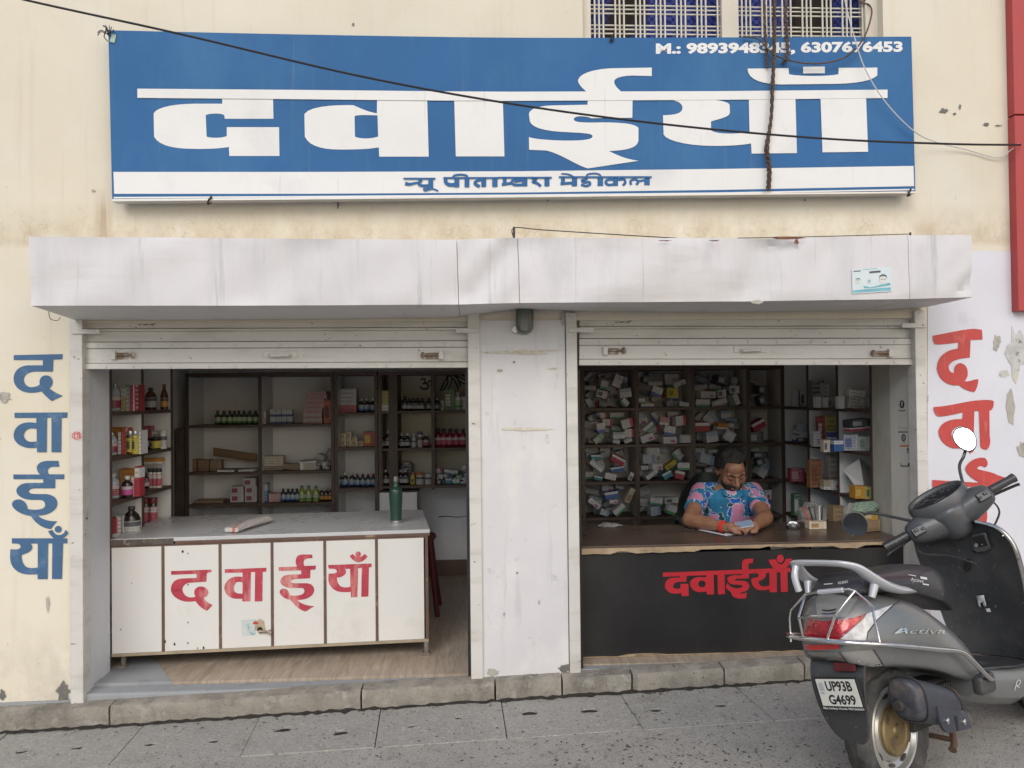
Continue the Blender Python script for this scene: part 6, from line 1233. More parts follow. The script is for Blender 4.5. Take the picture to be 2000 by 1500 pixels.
# ---- chrome side guard and rear cage
gp2 = [(.43, .185, .352), (.372, .197, .372), (.24, .206, .460), (.165, .208, .497), (0, .208, .530), (-.17, .205, .563), (-.30, .185, .588), (-.375, .13, .598), (-.405, .06, .601)]
gfull = [(x, -y, z) for x, y, z in gp2]+[(-.41, 0, .602)]+gp2[::-1]
sb_(MB().tube(smooth2(gfull, 5), .0095, 10), 'side_guard', S_chr, smooth=True)
cage = part('rear_cage')
def cw(pts_, name='cage_wire', r=.0042, mat=S_chr): sb_(MB().tube([SV(*Z7(a, b), ax, v) for a, b, ax, v in pts_], r, 8), name, mat, cage, smooth=True)
cw([(870, 465, 0, -.35), (1090, 650, 1, -.165), (1100, 760, 1, -.182), (1175, 1095, 1, -.205)]); cw([(870, 465, 0, -.35), (740, 620, 0, -.40), (625, 790, 0, -.425), (530, 1065, 0, -.41)]); cw([(640, 768, 0, -.425), (420, 770, 0, -.432), (300, 775, 0, -.43), (178, 800, 0, -.42)]); cw([(270, 505, 0, -.35), (95, 700, 0, -.36), (80, 800, 0, -.36), (95, 1085, 0, -.37)]); cw([(270, 505, 0, -.35), (185, 780, 0, -.42), (250, 1065, 0, -.41)])
cw([(270, 505, 0, -.35), (350, 490, 0, -.36), (800, 440, 0, -.36), (870, 465, 0, -.35)]); cw([(430, 478, 0, -.363), (725, 452, 0, -.363)], 'tape_wrap', .009, S_rail)
# ---- rear fender, plate, reflector
fpth = [(-.22, .56, .10), (-.29, .52, .105), (-.315, .46, .105), (-.312, .38, .098), (-.295, .31, .086), (-.275, .255, .066), (-.262, .228, .04)]
fm = MB(); fm.loft([[(x-.0, y, z) for y in [-w_, -w_*.6, 0, w_*.6, w_]]+[(x+.012, y, z) for y in [w_, w_*.6, 0, -w_*.6, -w_]] for x, z, w_ in smooth2(fpth, 4)])
sb_(fm, 'rear_fender', S_blk, smooth=True, ang=50)
sb_(MB().loft([[(x_, y, z_) for y, z_ in ((-w2_, zc_), (-w2_*.9, zc_+.06), (w2_*.9, zc_+.06), (w2_, zc_))] for x_, zc_, w2_ in ((-.28, .40, .055), (-.20, .44, .058), (-.08, .46, .058), (.10, .44, .058))], cap=False, closed=False), 'inner_fender', S_iron, fix=True)
plate = part('number_plate'); pc = SV(*Z8(570, 590), 0, -.335); pM = Matrix.Rotation(R_(-7), 3, 'Y') @ Matrix.Rotation(R_(-7.5), 3, 'X')
pp = lambda y, z, o: pc + pM @ Vector((-o, y*.9, z*.9))
def pbx(y0, y1, z0, z1, o0, o1): return MB().hexa([pp(y0, z0, o0), pp(y1, z0, o0), pp(y1, z0, o1), pp(y0, z0, o1), pp(y0, z1, o0), pp(y1, z1, o0), pp(y1, z1, o1), pp(y0, z1, o1)])
sb_(pbx(-.097, .097, -.066, .064, 0, .008), 'plate_frame', S_ink, plate, bevel=.003); sb_(pbx(-.088, .088, -.046, .058, .0085, .0105), 'plate_face', pm('plate_white', (.64, .63, .58), .4, .05, 8), plate, bevel=.001)
for s_, z0, z1, y0, y1 in (('UP93B', .011, .051, .048, -.068), ('G4699', -.040, -.001, .050, -.068)):
    m_ = MB(); add_text(m_, s_, [pp(y0, z0, .0112), pp(y1, z0, .0112), pp(y1, z1, .0112), pp(y0, z1, .0112)], .03); sb_(m_, 'plate_lettering', S_ink, plate, fix=False)
m_ = MB(); add_text(m_, 'Maa Ambey Honda 9451566663', [pp(.090, -.062, .0086), pp(-.090, -.062, .0086), pp(-.090, -.0505, .0086), pp(.090, -.0505, .0086)], .02); sb_(m_, 'dealer_lettering', S_white, plate, fix=False)
sb_(pbx(.058, .080, .012, .044, .0108, .0112), 'plate_mark', pm('plate_hologram', (.42, .43, .44), .3, .1), plate, fix=False); m_ = MB(); add_text(m_, 'IND', [pp(.078, .000, .0112), pp(.062, .000, .0112), pp(.062, .007, .0112), pp(.078, .007, .0112)], .01); sb_(m_, 'plate_lettering', pm('plate_blue', (.08, .13, .35), .5, .1), plate, fix=False)
rfc = [SV(*Z8(a, b), 0, -.332) for a, b in ((490, 320), (742, 322), (735, 210), (480, 215))]
sb_(MB().hexa([rfc[0], rfc[1], rfc[1]+Vector((.012, 0, 0)), rfc[0]+Vector((.012, 0, 0)), rfc[3], rfc[2], rfc[2]+Vector((.012, 0, 0)), rfc[3]+Vector((.012, 0, 0))]), 'reflector', pm('reflector_red', (.10, .012, .016), .3, .2, 30), bevel=.002)
# ---- engine side: muffler, shield, shock, swing unit, stand
mr = []
for t_, r_ in ((-.10, .55), (-.095, .80), (-.07, .93), (.02, 1.04), (.12, 1.08), (.5, 1.05), (.8, .98), (.97, .84), (1.02, .5)):
    c_ = Vector((-.125, -.145, .372)).lerp(Vector((.17, -.150, .290)), t_); mr.append([c_+Vector((-.02*math.sin(a)*.5, .060*r_*math.copysign(abs(math.cos(a))**.72, math.cos(a)), .074*r_*math.copysign(abs(math.sin(a))**.72, math.sin(a)))) for a in [2*math.pi*k/20 for k in range(20)]])
sb_(MB().loft(mr), 'muffler', S_muf, smooth=True, ang=60, sub=1)
for t_ in (.04, .86):
    c_ = Vector((-.125, -.145, .372)).lerp(Vector((.17, -.150, .290)), t_); rg = 1.075 if t_ < .5 else .985
    sb_(MB().tube([c_+Vector((-.01*math.sin(a), .060*rg*math.copysign(abs(math.cos(a))**.72, math.cos(a)), .074*rg*math.copysign(abs(math.sin(a))**.72, math.sin(a)))) for a in [2*math.pi*k/32 for k in range(32)]], .0035, 6, closed=True), 'muffler_band', S_iron, smooth=True)
sb_(MB().lathe([(.02, -.008), (.022, .0), (.016, .012)], 12, (-.16, -.13, .355), Matrix.Rotation(R_(-90), 3, 'Y')), 'exhaust_tip', S_iron, smooth=True)
hs_ = path("M 0,0 L .21,-.055 C .235,-.065 .24,-.10 .215,-.115 L .06,-.10 C .02,-.095 0,-.05 0,0 Z")
sb_(MB().poly(hs_, lambda a, b: Vector((-.06+a, -.214, .345+b)), (0, .012, 0)), 'heat_shield', S_muf, bevel=.004)
for x_, z_ in ((-.01, .288), (.105, .262)): sb_(MB().lathe([(.011, 0), (.011, .006), (.005, .009)], 12, (x_, -.214, z_), Matrix.Rotation(R_(90), 3, 'X')), 'shield_bolt', S_chr, smooth=True)
sb_(MB().poly(path("M .045,.295 L .065,.29 L .06,.245 L .05,.24 Z"), lambda a, b: Vector((a, -.2155, b)), (0, .003, 0)), 'shield_slot', S_ink)
sb_(MB().tube(smooth2([(.10, -.14, .30), (.20, -.13, .275), (.28, -.10, .255), (.36, -.05, .24)], 4), .019, 10), 'exhaust_pipe', S_muf, smooth=True)
sb_(MB().box((-.10, .05, .16), (.30, .15, .34)).box((.05, -.06, .20), (.34, .05, .36)), 'engine_case', S_iron, bevel=.02)
for k in range(7): sb_(MB().box((.20+.018*k, -.085, .22), (.208+.018*k, .06, .35)), 'cooling_fin', S_iron)
sb_(MB().lathe([(.05, 0), (.055, .01), (.055, .10), (.045, .11)], 18, (-.10, .10, .40), Matrix.Rotation(R_(90), 3, 'Y')), 'air_filter', S_blk, smooth=True)
shk = part('shock_absorber'); sp2 = [(-.10+.10*t_+.028*math.cos(t_*56.5), .155+.028*math.sin(t_*56.5), .30+.28*t_) for t_ in [k/90 for k in range(91)]]
sb_(MB().tube(sp2, .006, 6), 'spring', S_iron, shk, smooth=True); sb_(MB().tube([(-.10, .155, .27), (0, .155, .60)], .012, 8), 'damper', S_chr, shk, smooth=True)
sb_(MB().tube(smooth2([(.30, .08, .25), (.26, .20, .12), (.24, .27, .045)], 4), .011, 8).box((.21, .25, .040), (.28, .30, .048)), 'side_stand', S_iron, smooth=True, ang=30)
sb_(MB().tube(smooth2([(.30, -.06, .22), (.24, -.10, .15), (.20, -.11, .125)], 4), [.012]*8+[.016], 8).tube([(.24, -.10, .15), (.24, .10, .15)], .010, 8), 'centre_stand', pm('rusty_stand', (.13, .075, .045), .8, .3, 15, [((.05, .045, .04), 12, .5, .65, (1, 1, 1))]), smooth=True)
sb_(MB().obox((.30, -.115, .25), (.10, .02, .045), Matrix.Rotation(R_(38), 3, 'Y')), 'bracket', S_iron, bevel=.005)
# ---- footboard and lower side covers
fz = [(.36, .385), (.5, .375), (.7, .345), (.86, .33), (.95, .34)]; fb_ = [(.36, .29), (.45, .245), (.7, .20), (.95, .20)]
sb_(loft_sym([.36, .40, .5, .6, .7, .8, .9, .95], lambda x: [(0, tab(fz, x)), (.13, tab(fz, x)), (.150, tab(fz, x)-.01), (.168, tab(fz, x)-.05), (.160, tab(fb_, x)+.03), (.12, tab(fb_, x)), (0, tab(fb_, x))]), 'footboard', S_grey, smooth=True, ang=40)
sb_(loft_sym([.42, .6, .75, .90], lambda x: [(0, tab(fz, x)+.008), (.14, tab(fz, x)+.008), (.146, tab(fz, x)+.001), (0, tab(fz, x)+.001)]), 'floor_mat', S_blk)
sb_(MB().box((.355, -.182, .298), (.475, -.135, .375)), 'foot_peg', S_blk, bevel=.018, seg=3); sb_(MB().box((.375, .135, .298), (.475, .182, .375)), 'foot_peg', S_blk, bevel=.018, seg=3)
sp3 = [K2_(960, 770), K2_(985, 700), K2_(1000, 720), K2_(975, 745)]
sb_(MB().stroke([K2_(945, 790), K2_(970, 705), K2_(1000, 700), K2_(985, 740), K2_(960, 745), K2_(990, 765)], 1.4, lambda a, b: SV(a, b, 1, -.1695)), 'scratch_mark', S_white, fix=False)
# ---- leg shield
lz = [(.345, .93, .165), (.45, .905, .175), (.6, .865, .190), (.72, .828, .202), (.82, .796, .205), (.88, .778, .190), (.925, .768, .150), (.948, .764, .08)]
def shield_ring(z, x, w_, dx): return [(x+dx-.05*(abs(t_)**2.2), w_*t_, z) for t_ in [-1, -.92, -.75, -.5, -.25, 0, .25, .5, .75, .92, 1]]
inner = [shield_ring(z, x, w_, 0) for z, x, w_ in smooth2(lz, 3)]; outer = [[(x+.030, y*1.03, z+.004) for x, y, z in shield_ring(z, x, w_, 0)] for z, x, w_ in smooth2(lz, 3)]
shd = sb_(MB().loft([a+b[::-1] for a, b in zip(inner, outer)]), 'leg_shield', S_blk, smooth=True, ang=60); bv_sh = bvh_of(shd)
sb_(MB().loft([[(x+.034, y*1.035, z) for x, y, z in r_]+[(x+.05, y*1.0, z) for x, y, z in r_][::-1] for r_ in inner]), 'front_panel', S_grey, smooth=True, ang=60)
edge = [r_[0] for r_ in inner]; edl = [r_[-1] for r_ in inner]
for e_ in (edge, edl): sb_(MB().tube([(x+.005, y*1.03, z) for x, y, z in e_[6:]], .007, 8), 'shield_trim', S_chr, smooth=True)
sb_(MB().tube([(x+.015, y*1.04, z) for x, y, z in edge[:-3]], .006, 8), 'shield_trim', S_grey, smooth=True)
lk = part('lock_panel')
decal('lock_bezel', [[K1_(a, b) for a, b in ((735, 400), (760, 385), (900, 355), (930, 370), (985, 530), (960, 555), (790, 582), (755, 560))]], bv_sh, S_cov, .010, parent=lk, thick=.012); decal('lock_recess', [[K1_(a, b) for a, b in ((755, 420), (905, 385), (955, 520), (790, 555))]], bv_sh, S_ink, .0145, parent=lk)
for a, b, r_, mt in ((815, 515, 26, S_chr), (795, 478, 15, S_iron), (890, 505, 10, S_chr)): decal('lock_ring', [[K1_(*p_) for p_ in ell(a, b, r_, r_)]], bv_sh, mt, .017, parent=lk)
decal('bag_hook', [[K1_(a, b) for a, b in ((800, 1135), (900, 1125), (908, 1165), (930, 1240), (900, 1275), (880, 1200), (850, 1205), (855, 1270), (830, 1265), (815, 1170))]], bv_sh, S_rail, .012, thick=.006); decal('hook_tag', [[K1_(a, b) for a, b in ((920, 1295), (970, 1288), (985, 1335), (935, 1335))]], bv_sh, S_white, .010)
decal('latch', [[K1_(*p_) for p_ in ell(690, 770, 50, 80)]], bv_sh, S_ink, .006)
for a, b in ((195, 538), (1135, 395)): decal('screw', [[K1_(*p_) for p_ in ell(a, b, 16, 18)]], bv_sh, S_chr, .006)
# ---- steering head: turned to the left about its raked axis
hbp = Vector((.745, 0, 1.0)); ax_ = Vector((-math.sin(R_(26)), 0, math.cos(R_(26)))); SR = Matrix.Rotation(R_(36), 3, ax_); SR4 = Matrix.Translation(hbp) @ SR.to_4x4() @ Matrix.Translation(-hbp)
HROLL = Matrix.Rotation(R_(-14), 3, 'X'); HS_ = Vector((1.1, .93, 1.1)); hbo = hbp + Vector((-.02, .025, -.025))
HT = lambda v: hbo + HROLL @ (SR @ ((Vector(v)-hbp)*HS_))
hb = part('handlebar')
def hs2(mb, name, mat, **k):
    mb.v = [tuple(HT(v)) for v in mb.v]; return sb_(mb, name, mat, hb, **k)
st_ = [(-.215, .725, 1.005, .030, .034), (-.19, .728, 1.005, .042, .044), (-.13, .745, 1.005, .060, .062), (-.07, .765, 1.0, .075, .068), (0, .775, .995, .080, .070)]
st_ = st_+[(-a, b, c, d, e) for a, b, c, d, e in st_[-2::-1]]
hs2(MB().loft([[(cx_+rx_*math.cos(a)*.95, y_, cz_+rz_*math.sin(a)) for a in [2*math.pi*k/16 for k in range(16)]] for y_, cx_, cz_, rx_, rz_ in st_]), 'handlebar_cover', S_cov, smooth=True, ang=70, sub=1)
hs2(MB().loft([[(cx_+rx_*math.cos(a), ry_*math.sin(a), cz_) for a in [2*math.pi*k/16 for k in range(16)]] for cz_, cx_, rx_, ry_ in ((.90, .775, .05, .055), (.95, .765, .065, .075), (1.0, .755, .085, .115), (1.04, .755, .09, .12))]), 'neck_cover', S_cov, smooth=True, ang=70, sub=1)
dialM = Matrix.Rotation(R_(-30), 3, 'Y'); dc_ = Vector((.735, 0, 1.083))
def dial(u, v, h=0): return dc_+dialM @ Vector((v, u, h))
hs2(MB().loft([[dial(ru_*math.cos(a), rv_*math.sin(a)+dv_, h_) for a in [2*math.pi*k/28 for k in range(28)]] for h_, ru_, rv_, dv_ in ((-.10, .08, .05, -.01), (-.06, .138, .080, 0), (-.008, .146, .086, .002), (.012, .138, .080, .006), (.012, .128, .071, .0), (-.001, .122, .066, 0))]), 'instrument_hood', S_cov, smooth=True, ang=40)
S_mark = pm('dial_grey_print', (.20, .20, .20), .5, .05)
S_dial = flake('instrument_glass', (.022, .024, .028), .22, 0, .06)
hs2(MB().poly([ell(0, 0, .123, .067, 28)], lambda u, v: dial(u, v, .001), dialM @ Vector((0, 0, -.008))), 'instrument_glass', S_dial)
for k in range(13):
    a = math.pi*(.08+.84*k/12); hs2(MB().stroke([(.104*math.cos(a), .056*math.sin(a)), (.092*math.cos(a), .047*math.sin(a))], .003, lambda u, v: dial(u, v, .003), 0), 'dial_mark', S_mark, fix=False)
for k, s_ in enumerate(('20', '40', '60', '80', '100')):
    a = math.pi*(.9-.2*k); c0, c1 = .072*math.cos(a), .030*math.sin(a); m_ = MB(); add_text(m_, s_, [dial(c0+.010, c1-.006, .003), dial(c0-.010, c1-.006, .003), dial(c0-.010, c1+.006, .003), dial(c0+.010, c1+.006, .003)], .01); hs2(m_, 'dial_lettering', S_mark, fix=False)
hs2(MB().stroke([(.0, -.02), (.055, .022)], .003, lambda u, v: dial(u, v, .0035), 0), 'needle', S_mark, fix=False); hs2(MB().poly([rect(-.03, -.042, .03, -.026)], lambda u, v: dial(u, v, .0028)), 'odometer', S_cov, fix=False)
for s_ in (-1, 1):
    hs2(MB().lathe([(.016, 0), (.0175, .008), (.0165, .10), (.0185, .11), (.0185, .122), (.012, .126)], 16, (.722, s_*.212, 1.01), Matrix.Rotation(R_(-90*s_), 3, 'X')), 'grip', S_blk, smooth=True, ang=40)
    hs2(MB().obox((.70, s_*.165, 1.0), (.05, .06, .035)).obox((.673, s_*.175, 1.004), (.012, .022, .012)).obox((.673, s_*.145, .998), (.010, .018, .010)), 'switch_block', S_blk, bevel=.004)
    hs2(MB().tube(smooth2([(.775, s_*.19, 1.0), (.79, s_*.23, .997), (.785, s_*.32, .99), (.775, s_*.345, .985)], 4), [.006]*13, 8), 'brake_lever', S_blk if s_ > 0 else S_iron, smooth=True)
    hs2(MB().tube(smooth2([(.77, s_*.20, .985), (.80, s_*.20, .93), (.80, s_*.10, .87), (.79, s_*.03, .80)], 5), .0045, 6), 'cable', S_blk, smooth=True)
hs2(MB().lathe([(.02, 0), (.085, .02), (.092, .05), (.09, .055)], 24, (.835, 0, 1.01), Matrix.Rotation(R_(-80), 3, 'Y') @ Matrix.Rotation(R_(180), 3, 'X'), sx=.8), 'headlamp', S_clr, smooth=True)
# mirrors
mg = pm('mirror_glass', (.92, .93, .94), .13, .0, metal=1.0)
mg2 = pm('dark_reflection_glass', (.055, .06, .075), .15, .0, metal=1.0)  # left mirror: dark street reflection put into the glass colour
def mirror(name, c, n, stem, rx, ry, roll, glass):
    r = part(name); n = Vector(n).normalized(); u = n.cross(Vector((0, 0, 1))).normalized(); v = u.cross(n); u2 = u*math.cos(roll)+v*math.sin(roll); v2 = v*math.cos(roll)-u*math.sin(roll); c = Vector(c)
    def ring_(k, d): return [c+u2*(rx*k*math.cos(a)*(1+.12*math.sin(a)))+v2*(ry*k*math.sin(a))-n*d for a in [2*math.pi*i/28 for i in range(28)]]
    sb_(MB().loft([ring_(.96, -.002), ring_(1.0, .002), ring_(.98, .010), ring_(.85, .018), ring_(.4, .024)]), 'mirror_shell', S_blk, r, smooth=True, ang=50)
    sb_(MB().loft([ring_(1.0, -.0022), ring_(.92, -.0045), ring_(.90, -.0025)], cap=False), 'mirror_rim', S_blk if glass is mg else S_cov, r, smooth=True)
    sb_(MB().add(ring_(.90, -.0035), [tuple(range(28))]), 'mirror_glass', glass, r, fix=False)
    sb_(MB().tube(smooth2([tuple(p_) for p_ in stem], 5), .007, 8), 'mirror_stem', S_blk, r, smooth=True)
cR = SV(1885, 858, 0, .80); bR = SV(*H6(1320, 600), 0, .785); cL = SV(*H6(172, 1132), 0, .60); bL = SV(*H6(520, 1080), 0, .64)
toCam = (SCL-cR).normalized()
def facing(c, wdir): return (SCL-c).normalized()+(SAI @ Vector(wdir).normalized()).normalized()
mirror('rear_view_mirror', cR, facing(cR, (-.45, -.75, .50)), [HT((.752, -.125, 1.05)), SV(*H6(1300, 520), 0, .79), SV(*H6(1345, 400), 0, .80), SV(*H6(1365, 330), 0, .815)], .044, .060, -.35, mg)
mirror('rear_view_mirror', cL, facing(cL, (-.35, -.85, -.02)), [HT((.74, .15, 1.045)), SV(*H6(470, 1030), 0, .64), SV(*H6(330, 1012), 0, .63), SV(*H6(255, 1030), 0, .625)], .056, .060, -.5, mg2)
# front wheel and fender (beyond the picture's edge)
HT = lambda v: SR4 @ Vector(v)
wheel('front_wheel', HT((1.17, 0, .222)), .222, SR)
hs2(MB().loft([[(1.17+.25*math.cos(a), y_, .225+.25*math.sin(a)-.3*abs(y_)) for y_ in (-.07, -.04, 0, .04, .07)] for a in [R_(20+15*k) for k in range(9)]], cap=False, closed=False), 'front_fender', S_grey, smooth=True)
hs2(MB().tube([(.80, 0, .93), (.93, 0, .62), (1.05, .06, .40), (1.17, .06, .222)], .02, 10).tube([(.93, 0, .62), (1.05, -.06, .40), (1.17, -.06, .222)], .02, 10), 'front_fork', S_iron, smooth=True)
# ================================================================ cables and ropes
M_cable = pm('black_cable', (.012, .012, .014), .5, .1); M_wwire = pm('white_wire', (.55, .55, .53), .5, .1); M_rope = pm('brown_rope', (.13, .085, .06), .9, .4, 60, [((.05, .035, .03), 90, .5, .6, (1, 1, 1))], (120, .6, .004))
def cable(name, label, pts, y, r, mat, cat='cable', n=8):
    P3 = [tuple(PY(p[0], p[1], p[2] if len(p) > 2 else y)) for p in pts]; o = MB().tube(smooth2(P3, 8), r, n).build(name, mat, None, smooth=True); return tag(o, label, cat)
cable('overhead_cable', 'black cable sagging across the front of the signboard', [(-600, -170), (-200, -62), (50, 0), (350, 66), (700, 148), (1000, 203), (1300, 243), (1600, 270), (1850, 281), (1993, 283, -.08)], -.42, .0058, M_cable)
cable('white_wire', 'thin white wire hanging from the window down past the sign corner', [(1630, -120, -.02), (1650, 0, -.10), (1668, 70, -.15), (1690, 135, -.15), (1730, 200, -.15), (1785, 256, -.14), (1830, 278, -.06), (1890, 293, -.02), (1948, 308, -.02), (1972, 295, -.03), (1990, 280, -.07)], -.15, .0032, M_wwire, 'wire')
cable('electric_wire', 'dark loop of wire dangling at the window bars over the sign', [(1450, 72, -.12), (1480, 76, -.13), (1510, 105, -.14), (1550, 120, -.14), (1600, 124, -.14), (1650, 112, -.14), (1685, 78, -.13), (1702, 30, -.05), (1698, 10, .04), (1680, 5, .05), (1690, 0, .05)], -.14, .0045, M_rope, 'wire')
def twist(px_list, y, r, turns, name, label):
    rt = thing(name, label, 'rope', PY(px_list[-1][0], px_list[-1][1], y)); base = smooth2([tuple(PY(a, b, y)) for a, b in px_list], 10)
    for ph_ in (0, math.pi):
        MB().tube([(x+r*.9*math.cos(ph_+turns*2*math.pi*i/len(base)), y_+r*.9*math.sin(ph_+turns*2*math.pi*i/len(base)), z) for i, (x, y_, z) in enumerate(base)], r, 6).build('strand', M_rope, rt, smooth=True)
twist([(1512, -60), (1512, 40), (1511, 120), (1508, 170), (1506, 230), (1497, 280), (1496, 300), (1501, 335), (1499, 372)], -.125, .0058, 14, 'hanging_rope', 'long twisted brown rope hanging straight down over the sign')
twist([(1513, -60), (1514, 60), (1512, 130), (1510, 180), (1506, 240), (1500, 290), (1505, 330), (1503, 372)], -.14, .0042, 12, 'hanging_rope', 'thinner brown rope wound round the long hanging rope')
twist([(1540, -60), (1534, 20), (1536, 60), (1538, 105), (1530, 124)], -.12, .0062, 6, 'hanging_rope', 'short thick brown rope end, rightmost of the ropes at the window')
twist([(1494, -60), (1493, 20), (1495, 70), (1498, 110), (1499, 132)], -.12, .0048, 6, 'hanging_rope', 'short frayed brown rope end, leftmost of the ropes at the window')
kt = thing('rope_knot', 'dark knot of old string at the top left corner of the sign', 'knot', PY(208, 66, YS-.01)); random.seed(8)
for i in range(9):
    c_ = PY(208, 66, YS-.012); a_ = random.uniform(0, 6.28); MB().tube(smooth2([tuple(c_+Vector((random.uniform(-.012, .012), 0, random.uniform(-.012, .012)))), tuple(c_+Vector((.025*math.cos(a_), -.01, .025*math.sin(a_)))), tuple(c_+Vector((.045*math.cos(a_+.5), -.004, .045*math.sin(a_+.5))))], 4), .0025, 5).build('string', M_cable, kt, smooth=True)
MB().obox(PY(221, 75, YS-.004), (.025, .004, .045), Matrix.Rotation(.2, 3, 'Y')).build('tape', pm('tape_green', (.35, .48, .40), .6, .2), kt)
for i, (a, b) in enumerate(((409, 391), (1195, 73), (1775, 376))):
    c_ = PY(a, b, YS-.01); o = MB().tube(smooth2([tuple(c_+Vector((.012, 0, .02))), tuple(c_+Vector((0, -.008, 0))), tuple(c_+Vector((-.008, 0, -.02))), tuple(c_+Vector((.01, 0, -.012)))], 5), .005, 6).build('tie_wire', M_cable, None, smooth=True); tag(o, ['twisted tie wire under the lower left edge of the sign', 'tie wire loop on the top edge of the sign below the window', 'tie wire at the lower right corner of the sign'][i], 'wire')
c_ = PY(105, 612, -.2); w2 = MB().tube(smooth2([tuple(PY(95, 606, -.2)), tuple(PY(98, 622, -.15)), tuple(PY(112, 626, -.1)), tuple(PY(118, 620, -.05))], 5), .0018, 5).build('loose_wire', M_cable, None, smooth=True); tag(w2, 'thin loose wire hanging from the left end of the hood', 'wire')
# ================================================================ the man behind the black counter
def remesh_build(mb, name, mat, parent, vox, smooth_it=3):
    o = mb.build(name, mat, None, fix=True); m = o.modifiers.new('r', 'REMESH'); m.mode = 'VOXEL'; m.voxel_size = vox; m.use_smooth_shade = True
    s = o.modifiers.new('s', 'SMOOTH'); s.factor = .5; s.iterations = smooth_it
    dg_ = bpy.context.evaluated_depsgraph_get(); dg_.update(); me = bpy.data.meshes.new_from_object(o.evaluated_get(dg_)); old = o.data; o.modifiers.clear(); o.data = me; bpy.data.meshes.remove(old)
    rl = root_loc(parent)
    for v in me.vertices: v.co -= rl
    for p_ in me.polygons: p_.use_smooth = True
    if not me.materials: me.materials.append(mat)
    o.parent = parent; return o
def ellip(mb, c, r, M=None, n=16, m=10):
    c = Vector(c); M = M or Matrix.Identity(3); rings = []
    for j in range(m+1):
        t = math.pi*(j/m*.998+.001); rings.append([c+M @ Vector((r[0]*math.sin(t)*math.cos(2*math.pi*k/n), r[1]*math.sin(t)*math.sin(2*math.pi*k/n), -r[2]*math.cos(t))) for k in range(n)])
    return mb.loft(rings)
def caps(mb, pts, rs, n=12):
    pts = [Vector(p_) for p_ in pts]; mb.tube(pts, rs, n)
    for p_, r_ in zip(pts, rs): ellip(mb, p_, (r_, r_, r_), n=n, m=8)
    return mb
man = thing('person', 'bearded man in blue and pink floral shirt seated at the black counter', 'person', (1.75, 1.10, .05))
t = NT('skin'); n_ = t.noise(t.coord('Object'), 14, 4); n2_ = t.noise(t.coord('Object'), 120, 2); t.b.inputs['Subsurface Weight'].default_value = .08; t.b.inputs['Subsurface Radius'].default_value = (.02, .008, .004); t.bump(n2_, .1, .002)
M_skin = t.fin(t.mix(t.ramp(n_, .3, .7), (.20, .095, .055), (.30, .155, .095)), .5)
def hair_mat(name):
    t = NT(name); n_ = t.noise(t.coord('Object', (1, 1, 3)), 160, 3); t.bump(n_, .9, .006); return t.fin(t.mix(n_, (.006, .005, .005), (.022, .018, .016)), .55)
M_hair = hair_mat('black_hair')
def shirt_mat():
    t = NT('floral_shirt'); c0 = t.coord('Object'); nz = t.n('ShaderNodeTexNoise'); nz.inputs['Scale'].default_value = 22; nz.inputs['Detail'].default_value = 2; t.l(c0, nz.inputs['Vector'])
    def vor(scale, loc, amp):
        ad = t.n('ShaderNodeVectorMath'); ad.operation = 'MULTIPLY_ADD'; t.l(nz.outputs['Color'], ad.inputs[0]); ad.inputs[1].default_value = (amp,)*3; t.l(t.coord('Object', (1, .7, 1), loc=loc), ad.inputs[2])
        v = t.n('ShaderNodeTexVoronoi'); v.inputs['Scale'].default_value = scale; v.inputs['Randomness'].default_value = .9; t.l(ad.outputs[0], v.inputs['Vector']); return v.outputs['Distance']
    base = t.mix(t.ramp(t.noise(c0, 9, 3), .35, .7), (.012, .12, .25), (.02, .20, .36))
    d3 = vor(13, (1.7, .2, .9), .07); base = t.mix(t.ramp(d3, .30, .27), base, (.01, .06, .075)); base = t.mix(t.math('MULTIPLY', t.ramp(d3, .29, .31), t.ramp(d3, .35, .33)), base, (.50, .52, .55))
    d2 = vor(11, (.3, .9, .2), .07); base = t.mix(t.ramp(d2, .33, .30), base, (.012, .09, .40)); base = t.mix(t.math('MULTIPLY', t.ramp(d2, .31, .33), t.ramp(d2, .37, .35)), base, (.5, .53, .58))
    d1 = vor(9.5, (0, .3, .6), .085); base = t.mix(t.math('MULTIPLY', t.ramp(d1, .40, .42), t.ramp(d1, .46, .44)), base, (.55, .5, .55)); base = t.mix(t.ramp(d1, .42, .39), base, (.50, .20, .33))
    t.bump(t.noise(c0, 18, 3), .35, .01); return t.fin(base, .8)
M_shirt = shirt_mat(); M_trs = pm('dark_trousers', (.02, .022, .03), .85, .2, 8)
HC = Vector((1.753, .90, 1.056)); HS = 1.13; HR = Matrix.Rotation(R_(31), 3, 'X') @ Matrix.Rotation(R_(-5), 3, 'Y'); HRZ = Matrix.Rotation(R_(4), 3, 'Z') @ HR
hd = lambda x, y, z: HC + HRZ @ (Vector((x, y, z))*HS)
bd = MB()
def he(c, r): ellip(bd, hd(*c), [k*HS for k in r], HRZ, 18, 12)
he((0, .015, .03), (.076, .096, .088)); he((0, -.02, -.025), (.067, .074, .092)); he((0, -.036, -.085), (.054, .052, .045)); he((.038, -.055, -.032), (.034, .034, .036)); he((-.038, -.055, -.032), (.034, .034, .036)); he((0, -.058, .045), (.056, .038, .045))
caps(bd, [hd(0, -.088, .008), hd(0, -.104, -.018), hd(0, -.116, -.036)], [.009*HS, .012*HS, .0155*HS]); he((.014, -.102, -.040), (.011, .012, .009)); he((-.014, -.102, -.040), (.011, .012, .009))
caps(bd, [hd(-.045, -.076, .020), hd(0, -.090, .018), hd(.045, -.076, .020)], [.012*HS, .012*HS, .012*HS]); caps(bd, [hd(-.020, -.088, -.068), hd(.020, -.088, -.068)], [.008*HS, .008*HS]); caps(bd, [hd(-.018, -.087, -.080), hd(.018, -.087, -.080)], [.009*HS, .009*HS])
